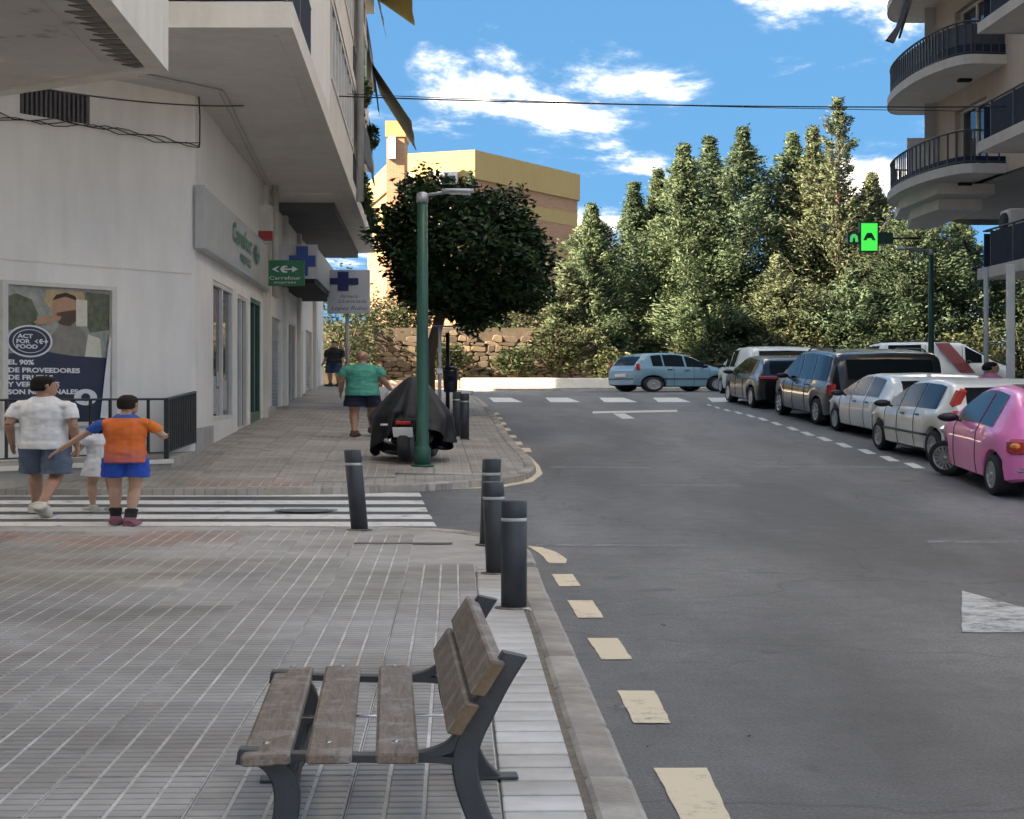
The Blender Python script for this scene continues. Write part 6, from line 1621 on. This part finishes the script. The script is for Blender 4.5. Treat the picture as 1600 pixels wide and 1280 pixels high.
car('parked_van', 'cream-white rounded van partly hidden behind the black car', 'van',
    spec(L=4.3, W=1.85, H=1.80, wb=2.7, rov=.75, wr=.31, tum=.2, strip=None, top=[(0, .42), (.006, .52), (.02, .70), (.06, .93), (.12, .975), (.3, 1.0), (.52, .975), (.72, .72), (.80, .62), (.93, .53), (.985, .44), (1.0, .33)],
         belt=[(0, .40), (.01, .56), (.1, .58), (.74, .56), (.93, .50), (.985, .42), (1.0, .31)], rear=(.028, .062), wind=(.56, .72), sides=[(.40, .54), (.56, .68)], lamps=[('tail_light', .93, .06, .55, .12, .12, .3, 'red_lens', .4, 0)]), wpt(1160, 39.6), YAW0, mat=P['cream'], group=G)
# white van standing across the end of the street
VAN = spec(L=3.3, W=1.8, H=2.0, wb=2.1, rov=.6, wr=.32, tum=.12, strip=None, doors=(.35, .62), handles=(), soft=.008,
           top=[(0, .42), (.006, .55), (.015, .80), (.035, .95), (.07, .985), (.3, 1.0), (.62, .985), (.80, .70), (.86, .60), (.95, .52), (.985, .44), (1.0, .33)],
           belt=[(0, .40), (.01, .56), (.1, .58), (.78, .56), (.93, .50), (.985, .42), (1.0, .31)], rear=(.02, .034), wind=(.64, .78), sides=[(.08, .32), (.64, .76)], rails=True,
           lamps=[('tail_light', .93, .06, .55, .12, .12, .3, 'red_lens', .4, 0)])
vn = car('parked_van', 'white van with a slanting red stripe behind the right-hand posts', 'van', VAN, (9.3, 45.6), math.radians(-88), mat=P['white'])
b = MB()
for (y0, y1) in ((-.28, .08),):
    for k in range(6):
        za, zb2 = 1.95 - k * .2, 1.95 - (k + 1) * .2; sh = .10 * k
        b.quad((.905 - .14 * max(0, za - 1.15) + .01, y0 + sh, za), (.905 - .14 * max(0, za - 1.15) + .01, y1 + sh, za), (.905 - .14 * max(0, zb2 - 1.15) + .012, y1 + sh + .1, zb2), (.905 - .14 * max(0, zb2 - 1.15) + .012, y0 + sh + .1, zb2))
b.build('red_stripe', M('stripe_red', (.36, .10, .10), .4), vn, fix=True)
# blue hatchback at the crossing
car('blue_car', 'light blue hatchback standing side-on at the crossing below the conifers', 'car',
    spec(L=2.95, W=1.40, H=1.58, wb=1.88, rov=.52, wr=.30, soft=.014, bumper=.33, top=[(0, .46), (.006, .56), (.03, .68), (.08, .86), (.13, .94), (.22, .985), (.40, 1.0), (.54, .95), (.76, .645), (.82, .61), (.93, .54), (.985, .44), (1.0, .33)],
         lamps=[('tail_light', .86, .12, .64, .10, .12, .30, 'red_lens', .5, -.15)], sides=[(.17, .27), (.285, .48), (.50, .71)], spokes=22), (2.80, 45.35), math.radians(-62), mat=P['blue'])
# ---------------------------------------------------------------- people
from mathutils import noise as mnoise
def V3(*a): return Vector(a)
def wrinkle(mb, k):
    """cloth creases: push the garment surface in and out"""
    me = bpy.data.meshes.new('tmp'); me.from_pydata(mb.v, [], mb.f); me.update()
    out = []
    for v in me.vertices:
        c = v.co; q = mnoise.noise(Vector((c.x * 7, c.y * 7, c.z * 13))) + .6 * mnoise.noise(Vector((c.x * 16 + 5, c.y * 16, c.z * 22)))
        out.append(tuple(c + v.normal * (q * .008 * k)))
    mb.v = out; bpy.data.meshes.remove(me); return mb
def person(label, loc, yaw, h, J, clothes, skin, hair=None, vox=.0075, build=1.0, extra=None):
    """J: joint positions for a 1.75 m figure facing +y; clothes: list of (name, material, volumes)"""
    k = h / 1.75
    D_ = dict(pelvis=(0, 0, .93), waist=(0, 0, 1.08), chest=(0, .0, 1.28), neck=(0, -.01, 1.475), head=(0, .015, 1.60), turn=0.0,
              shl=(-.185, -.01, 1.36), shr=(.185, -.01, 1.36), ell=(-.215, -.02, 1.10), elr=(.215, -.02, 1.10), hdl=(-.255, .05, .88), hdr=(.255, .05, .88),
              hpl=(-.095, 0, .90), hpr=(.095, 0, .90), knl=(-.10, .03, .50), knr=(.10, .03, .50), anl=(-.10, -.02, .085), anr=(.10, -.02, .085), ftl=(-.115, .15, .03), ftr=(.115, .15, .03))
    D_.update(J); P_ = {a: (Vector(b_) * k if not isinstance(b_, float) else b_) for a, b_ in D_.items()}
    w = build * k
    t = thing('person', label, 'person', loc, yaw)
    def torso(m, g_=0.0, lo=0, hem=None):
        pts = [P_['pelvis'] - V3(0, 0, .07 * k), P_['pelvis'] + V3(0, 0, .02 * k), P_['waist'], P_['chest'], P_['chest'] + V3(0, 0, .07 * k), P_['chest'] + V3(0, 0, .135 * k), P_['neck'] + V3(0, 0, .005 * k)]
        rs = [(.135, .10), (.165, .125), (.152, .118), (.180, .122), (.178, .108), (.128, .085), (.052, .050)]
        m.tube(pts[lo:], [((a + g_) * w, (b_ + g_) * w) for a, b_ in rs[lo:]], 16, ref=(1, 0, 0))
        for s in 'lr': m.tube([P_['neck'] - V3(0, 0, .085 * k), P_['sh' + s] * .6 + P_['neck'] * .4 - V3(0, 0, .048 * k), P_['sh' + s] - V3(0, 0, .005 * k)], [(.055 + g_) * w, (.056 + g_) * w, (.052 + g_) * w], 12)
    def arm(m, s, g_=0.0, upto=1.0, hand=True):
        a, e, hnd = P_['sh' + s], P_['el' + s], P_['hd' + s]
        if upto < 1:
            q = a + (e - a) * upto; m.tube([a + (P_['neck'] - a) * .25 - V3(0, 0, .03 * k), a - V3(0, 0, .006 * k), a + (e - a) * upto * .5, q], [(.045 + g_) * w, (.050 + g_ * .8) * w, (.049 + g_ * .8) * w, (.047 + g_ * .8) * w], 12); return
        m.tube([a, a + (e - a) * .45, e], [(.055 + g_) * w, (.049 + g_) * w, (.039 + g_) * w], 10); m.tube([e, e + (hnd - e) * .3, hnd], [.041 * w, .040 * w, .026 * w], 10)
        if hand:
            d = (hnd - e).normalized(); sd = d.cross(V3(0, 1, 0)); sd = (sd if sd.length > .3 else d.cross(V3(1, 0, 0))).normalized(); up_ = sd.cross(d)
            fw = up_ if up_.y > 0 else -up_
            c = hnd + d * .05 * k
            m.tube([hnd - d * .01, hnd + d * .045 * k, hnd + d * .09 * k], [(.028 * k, .017 * k), (.040 * k, .016 * k), (.038 * k, .013 * k)], 10, ref=fw)
            for i, (o_, ln) in enumerate(((.028, .066), (.0095, .075), (-.0095, .07), (-.028, .056))):
                b0 = hnd + d * .08 * k + fw * o_ * k; cur = sd * (.35 if sd.x * (1 if s == 'l' else -1) > 0 else -.35)
                m.tube([b0, b0 + d * ln * .5 * k + cur * .012, b0 + (d * .9 + cur * .5) * ln * k], [.0088 * k, .008 * k, .0065 * k], 7)
            b0 = hnd + d * .02 * k + fw * .026 * k; m.tube([b0, b0 + (fw * .8 + d) * .03 * k, b0 + (fw * .5 + d * 1.3) * .052 * k], [.012 * k, .010 * k, .007 * k], 7)
    def leg(m, s, g_=0.0, upto=1.0, fl=0.0):
        a, kn, an, ft = P_['hp' + s], P_['kn' + s], P_['an' + s], P_['ft' + s]
        if upto < 1:
            q = a + (kn - a) * upto; m.tube([a + V3(0, 0, .0 * k), a + (q - a) * .5, q], [(.080 + g_) * w, (.090 + g_) * w, (.086 + g_ + fl) * w], 14); return
        m.tube([a, a + (kn - a) * .4, kn], [(.092 + g_) * w, (.082 + g_) * w, (.057 + g_) * w], 12)
        m.tube([kn, kn + (an - kn) * .30 - V3(0, .012, 0), kn + (an - kn) * .65, an], [.056 * w, .060 * w, .043 * w, .034 * w], 12)
    def foot(m, s, g_=0.0, thick=1.0):
        an, ft = P_['an' + s], P_['ft' + s]; d = (ft - an); heel = an + V3(0, -.045 * k, 0) * 1 + V3(0, 0, -.045 * k)
        hd = V3(d.x, d.y, d.z + .055 * k); dn = hd.normalized()
        ex = g_ * 1.6; heel = an - dn * (.05 + ex) * k + V3(0, 0, -.05 * k)
        m.tube([heel, heel + dn * (.09 + ex) * k + V3(0, 0, .004), heel + dn * (.17 + ex) * k, heel + dn * (.245 + 2.6 * ex) * k], [((.034 + g_) * k, (.033 + g_) * k * thick), ((.040 + g_) * k, (.036 + g_) * k * thick), ((.045 + g_) * k, (.028 + g_) * k * thick), ((.030 + g_) * k, (.016 + g_) * k * thick)], 12, ref=dn.cross(V3(0, 0, 1)))
        m.tube([an + V3(0, 0, .03 * k), an - V3(0, 0, .05 * k)], [(.036 + g_) * k, (.038 + g_) * k], 10)
    hc = P_['head']; tn = Matrix.Rotation(P_['turn'], 3, 'Z')
    def hp(x, y, z): return hc + tn @ V3(x * k, y * k, z * k)
    def head(m):
        rings = []
        for (z, rx, ry, oy) in ((-.115, .030, .030, .040), (-.10, .050, .058, .032), (-.06, .064, .082, .015), (0, .073, .095, .0), (.05, .075, .097, -.004), (.09, .064, .082, -.008), (.118, .036, .048, -.010), (.126, .008, .012, -.010)):
            rings.append([hp(rx * math.cos(a), oy + ry * math.sin(a), z) for a in np.linspace(0, 2 * math.pi, 16, endpoint=False)])
        m.loft(rings)
        m.tube([hp(0, .088, .018), hp(0, .105, -.018), hp(0, .098, -.03)], [.009 * k, .014 * k, .012 * k], 8)           # nose
        m.tube([hp(-.02, .088, -.058), hp(0, .094, -.058), hp(.02, .088, -.058)], [.007 * k, .009 * k, .007 * k], 6)       # lips
        m.tube([hp(-.045, .078, .03), hp(0, .095, .034), hp(.045, .078, .03)], .009 * k, 6)                             # brow
        for sx in (-1, 1): m.tube([hp(sx * .070, -.005, .03), hp(sx * .084, -.02, .012), hp(sx * .074, -.008, -.028)], [.012 * k, .015 * k, .010 * k], 8)
        m.tube([P_['neck'] - V3(0, 0, .07 * k), P_['neck'], hp(0, -.012, -.07)], [.062 * w, .054 * w, .052 * w], 12)
    m = MB(); torso(m); head(m)
    for s in 'lr': arm(m, s); leg(m, s); foot(m, s)
    bo = remesh(m, vox, 3).build('body', skin, t)
    e_ = MB()
    for sx in (-1, 1): e_.lathe([(0, -.004), (.010, -.002), (.010, .004)], tuple(hp(sx * .031, .086, .012)), 8, axis='y')
    e_.v = [tuple(v) for v in e_.v]; e_.build('eyes', MAT['plastic_black'], t)
    for (nm, mt, fn) in clothes:
        m = MB(); fn(dict(m=m, torso=torso, arm=arm, leg=leg, foot=foot, P=P_, k=k, w=w, hp=hp)); o_ = wrinkle(remesh(m, vox * 1.1, 8), k)
        o_.build(nm, mt, t)
    if hair:
        mt, spec_ = hair; m = MB()
        rings = []
        for (z, rx, ry, oy) in spec_:
            rings.append([hp(rx * math.cos(a), oy + ry * math.sin(a), z) for a in np.linspace(0, 2 * math.pi, 16, endpoint=False)])
        m.loft(rings); remesh(m, .008, 2).build('hair', mt, t)
    if extra: extra(t, P_, k)
    return t
SHORTHAIR = ((-.055, .060, .050, -.045), (-.02, .078, .075, -.030), (.03, .083, .088, -.020), (.075, .080, .098, -.010), (.11, .060, .080, -.008), (.135, .03, .04, -.01))
def tee(len_=0, sl=.62, g_=.022):
    def f(c):
        P_, k, w = c['P'], c['k'], c['w']; c['torso'](c['m'], g_, 1)
        c['m'].tube([P_['pelvis'] - V3(0, 0, (.03 + len_) * k), P_['pelvis'] + V3(0, 0, .06 * k), P_['waist']], [((.176 + g_) * w, (.135 + g_) * w), ((.172 + g_) * w, (.130 + g_) * w), ((.155 + g_) * w, (.122 + g_) * w)], 16, ref=(1, 0, 0))
        for s in 'lr': c['arm'](c['m'], s, g_ * .9, sl)
    return f
def shorts(up=.72, g_=.022, fl=.012):
    def f(c):
        P_, k, w = c['P'], c['k'], c['w']
        c['m'].tube([P_['pelvis'] + V3(0, 0, .05 * k), P_['pelvis'], P_['pelvis'] - V3(0, 0, .09 * k)], [((.125 + g_) * w, (.095 + g_) * w), ((.155 + g_) * w, (.118 + g_) * w), ((.148 + g_) * w, (.113 + g_) * w)], 16, ref=(1, 0, 0))
        for s in 'lr': c['leg'](c['m'], s, g_, up, fl)
    return f
def shoes(g_=.017, th=1.1):
    def one(s):
        def f(c): c['foot'](c['m'], s, g_, th)
        return f
    return one
def socks(c):
    for s in 'lr': c['m'].tube([c['P']['an' + s] - V3(0, 0, .03), c['P']['an' + s] + (c['P']['kn' + s] - c['P']['an' + s]) * .34], [.046 * c['k'], .054 * c['k']], 12)
def fcol(n, c, r=.85): return M('cloth_' + n, c, r, .14, 9, bump=.25, bscale=22)
HB = M('hair_black', (.008, .007, .006), .75, .4, 40, spec=.2); HD = M('hair_brown', (.022, .014, .010), .75, .4, 40, spec=.2)
# man in white, walking away
q = place(68, 806, 0)
person('man in white t-shirt and blue-grey shorts crossing, back turned', (q[0], q[1], q[2]), math.radians(-4), 1.79,
       dict(shl=(-.195, -.01, 1.36), shr=(.195, -.01, 1.36), ell=(-.238, -.07, 1.13), elr=(.24, -.05, 1.12), hdl=(-.25, .03, .89), hdr=(.24, .04, .86), turn=math.radians(-48),
            knl=(-.11, .15, .52), anl=(-.105, .14, .12), ftl=(-.11, .29, .06), knr=(.10, .0, .49), anr=(.075, -.28, .17), ftr=(.07, -.16, .03)),
       [('t_shirt', fcol('white', (.74, .74, .73)), tee(.07, .66, .026)), ('shorts', fcol('denim', (.085, .12, .17)), shorts(.92, .026, .016)), *[('shoe', fcol('cream_shoe', (.58, .54, .47)), shoes()(s_)) for s_ in 'lr']],
       MAT['skin2'], (HB, SHORTHAIR), build=.95)
# boy in orange and blue
q = place(196, 822, 0)
def shirt_print():
    m, n, b = nmat('football_shirt_print'); L = n.links.new
    tc = n.nodes.new('ShaderNodeTexCoord'); sp_ = n.nodes.new('ShaderNodeSeparateXYZ'); L(tc.outputs['Object'], sp_.inputs[0])
    def mth(op, a, v=None, w_=None):
        x = n.nodes.new('ShaderNodeMath'); x.operation = op
        if hasattr(a, 'links'): L(a, x.inputs[0])
        else: x.inputs[0].default_value = a
        if v is not None:
            if hasattr(v, 'links'): L(v, x.inputs[1])
            else: x.inputs[1].default_value = v
        return x.outputs[0]
    ax = mth('ABSOLUTE', sp_.outputs['X'])
    lim = mth('ADD', mth('MULTIPLY', sp_.outputs['Z'], .20), .085)       # orange panel narrows towards the hem
    side = mth('GREATER_THAN', ax, lim)
    yoke = mth('GREATER_THAN', sp_.outputs['Z'], 1.29)
    f = mth('MAXIMUM', side, yoke)
    fade = n.nodes.new('ShaderNodeMapRange'); fade.inputs['From Min'].default_value = .98; fade.inputs['From Max'].default_value = .78; L(sp_.outputs['Z'], fade.inputs['Value'])
    no = n.nodes.new('ShaderNodeTexNoise'); no.inputs['Scale'].default_value = 9; L(tc.outputs['Object'], no.inputs['Vector'])
    m0 = n.nodes.new('ShaderNodeMixRGB'); m0.inputs[1].default_value = (.72, .15, .03, 1); m0.inputs[2].default_value = (.20, .07, .16, 1); L(mth('MULTIPLY', fade.outputs[0], no.outputs['Fac']), m0.inputs[0])
    m1 = n.nodes.new('ShaderNodeMixRGB'); m1.inputs[2].default_value = (.02, .09, .36, 1); L(f, m1.inputs[0]); L(m0.outputs[0], m1.inputs[1])
    L(m1.outputs[0], b.inputs['Base Color']); b.inputs['Roughness'].default_value = .8
    return m
boy_print = shirt_print()
person('boy in orange football shirt and blue shorts reaching out a hand', (q[0], q[1], q[2]), math.radians(6), 1.58,
       dict(shl=(-.18, -.01, 1.36), shr=(.18, -.01, 1.36), ell=(-.33, .03, 1.20), hdl=(-.53, .10, 1.00), elr=(.30, .02, 1.18), hdr=(.27, .21, 1.20), head=(.02, .03, 1.60), turn=math.radians(-25),
            knl=(-.09, .10, .50), anl=(-.085, .06, .10), ftl=(-.09, .22, .03), knr=(.07, .05, .50), anr=(.04, -.06, .09), ftr=(.06, .10, .03)),
       [('shirt', boy_print, lambda c: (c['torso'](c['m'], .026, 1), c['m'].tube([c['P']['pelvis'] + V3(0, -.02, -.09), c['P']['pelvis'] + V3(0, 0, .07), c['P']['waist']], [(.200 * c['w'], .160 * c['w']), (.195 * c['w'], .155 * c['w']), (.180 * c['w'], .145 * c['w'])], 16, ref=(1, 0, 0)))),
        ('right_sleeve', fcol('sleeve_orange', (.72, .18, .03)), lambda c: c['arm'](c['m'], 'r', .026, .62)),
        ('blue_sleeve', fcol('sleeve_blue', (.02, .09, .36)), lambda c: c['arm'](c['m'], 'l', .026, .62)),
        ('shorts', fcol('royal_blue', (.012, .075, .42)), shorts(.60, .028, .018)), ('socks', fcol('black_sock', (.015, .016, .02)), socks), *[('shoe', fcol('mauve_shoe', (.26, .10, .13)), shoes(.016, 1.05)(s_)) for s_ in 'lr']],
       MAT['skin'], (HD, SHORTHAIR), build=.88)
# small child between them
q = place(155, 803, 0)
person('small dark-haired child in white dress, half hidden behind the boy', (q[0] - .03, q[1] + .25, q[2]), math.radians(35), 1.22,
       dict(ell=(-.26, .08, 1.15), hdl=(-.30, .24, 1.02), elr=(.27, .05, 1.14), hdr=(.22, .22, 1.0), head=(0, .03, 1.62), knl=(-.09, .10, .50), anl=(-.09, .06, .10), ftl=(-.09, .20, .03), knr=(.09, -.02, .50), anr=(.08, -.14, .10), ftr=(.09, .02, .03)),
       [('dress', fcol('white_dress', (.62, .62, .62)), lambda c: (tee(.0, .45, .03)(c), c['m'].tube([c['P']['waist'], c['P']['pelvis'], c['P']['pelvis'] - V3(0, 0, .26 * c['k'])], [(.17 * c['w'], .14 * c['w']), (.22 * c['w'], .18 * c['w']), (.27 * c['w'], .23 * c['w'])], 16, ref=(1, 0, 0)))), *[('shoe', fcol('pale_shoe', (.55, .50, .40)), shoes()(s_)) for s_ in 'lr']],
       MAT['skin'], (HB, ((-.20, .05, .03, -.07), (-.12, .085, .05, -.06)) + SHORTHAIR[1:]), build=.95)
# bald man in green
q = place(566, 690, .14); zq = z_far(q[0], q[1])
def bag(t, P_, k):
    b = MB(); c = P_['hdr'] - V3(0, 0, .14); b.tube([c + V3(0, 0, .12), c + V3(0, 0, .02), c - V3(0, 0, .10), c - V3(0, 0, .20)], [(.02, .02), (.06, .09), (.075, .11), (.05, .07)], 10)
    o_ = b.build('carrier_bag', M('bag_white', (.66, .66, .66), .5, .1, 9), t)
person('bald man in turquoise green t-shirt and navy shorts walking up the pavement', (q[0], q[1], zq), math.radians(-3), 1.78,
       dict(shl=(-.20, -.01, 1.36), shr=(.20, -.01, 1.36), ell=(-.25, -.03, 1.13), elr=(.26, .0, 1.13), hdl=(-.27, .05, .90), hdr=(.33, .12, .95), knl=(-.10, .02, .50), anl=(-.08, -.10, .10), ftl=(-.08, .06, .03), knr=(.10, .16, .54), anr=(.10, .14, .16), ftr=(.10, .30, .10)),
       [('t_shirt', fcol('turquoise', (.055, .33, .24)), tee(.07, .62, .030)), ('shorts', fcol('navy_shorts', (.014, .016, .035)), shorts(.72, .03, .02)), *[('shoe', fcol('brown_shoe', (.09, .045, .04)), shoes()(s_)) for s_ in 'lr']],
       MAT['skin2'], None, build=1.04, extra=bag)
# far figure by the shop fronts
D = 41.0; x = (522 - 800) / FH * D
person('distant person in black top and blue jeans by the shop fronts', (x, D, z_far(x, D)), math.radians(160), 1.70, dict(),
       [('top', fcol('black_top', (.02, .02, .022)), tee(0, .9, .02)), ('jeans', fcol('jeans', (.03, .05, .12)), shorts(.99, .02, .0)), *[('shoe', fcol('dark_shoe', (.03, .03, .03)), shoes()(s_)) for s_ in 'lr']], MAT['skin'], (HB, SHORTHAIR), vox=.011)
# woman in pink behind the parked cars
D = 23.6; x = (1548 - 800) / FH * D
person('person in pink top with dark tied hair behind the white cars', (x, D, rr(D) + .11), math.radians(-70), 1.66, dict(turn=math.radians(-15)),
       [('top', fcol('pink_top', (.52, .16, .28)), tee(0, .7, .02)), ('trousers', fcol('dark_trousers', (.03, .03, .04)), shorts(.99, .02, 0)), *[('shoe', fcol('white_shoe', (.5, .5, .5)), shoes()(s_)) for s_ in 'lr']],
       MAT['skin2'], (HB, ((-.06, .055, .05, -.07), (-.02, .085, .085, -.05), (.03, .088, .10, -.035), (.075, .085, .10, -.015), (.11, .065, .085, -.012), (.14, .03, .04, -.02))), vox=.011)
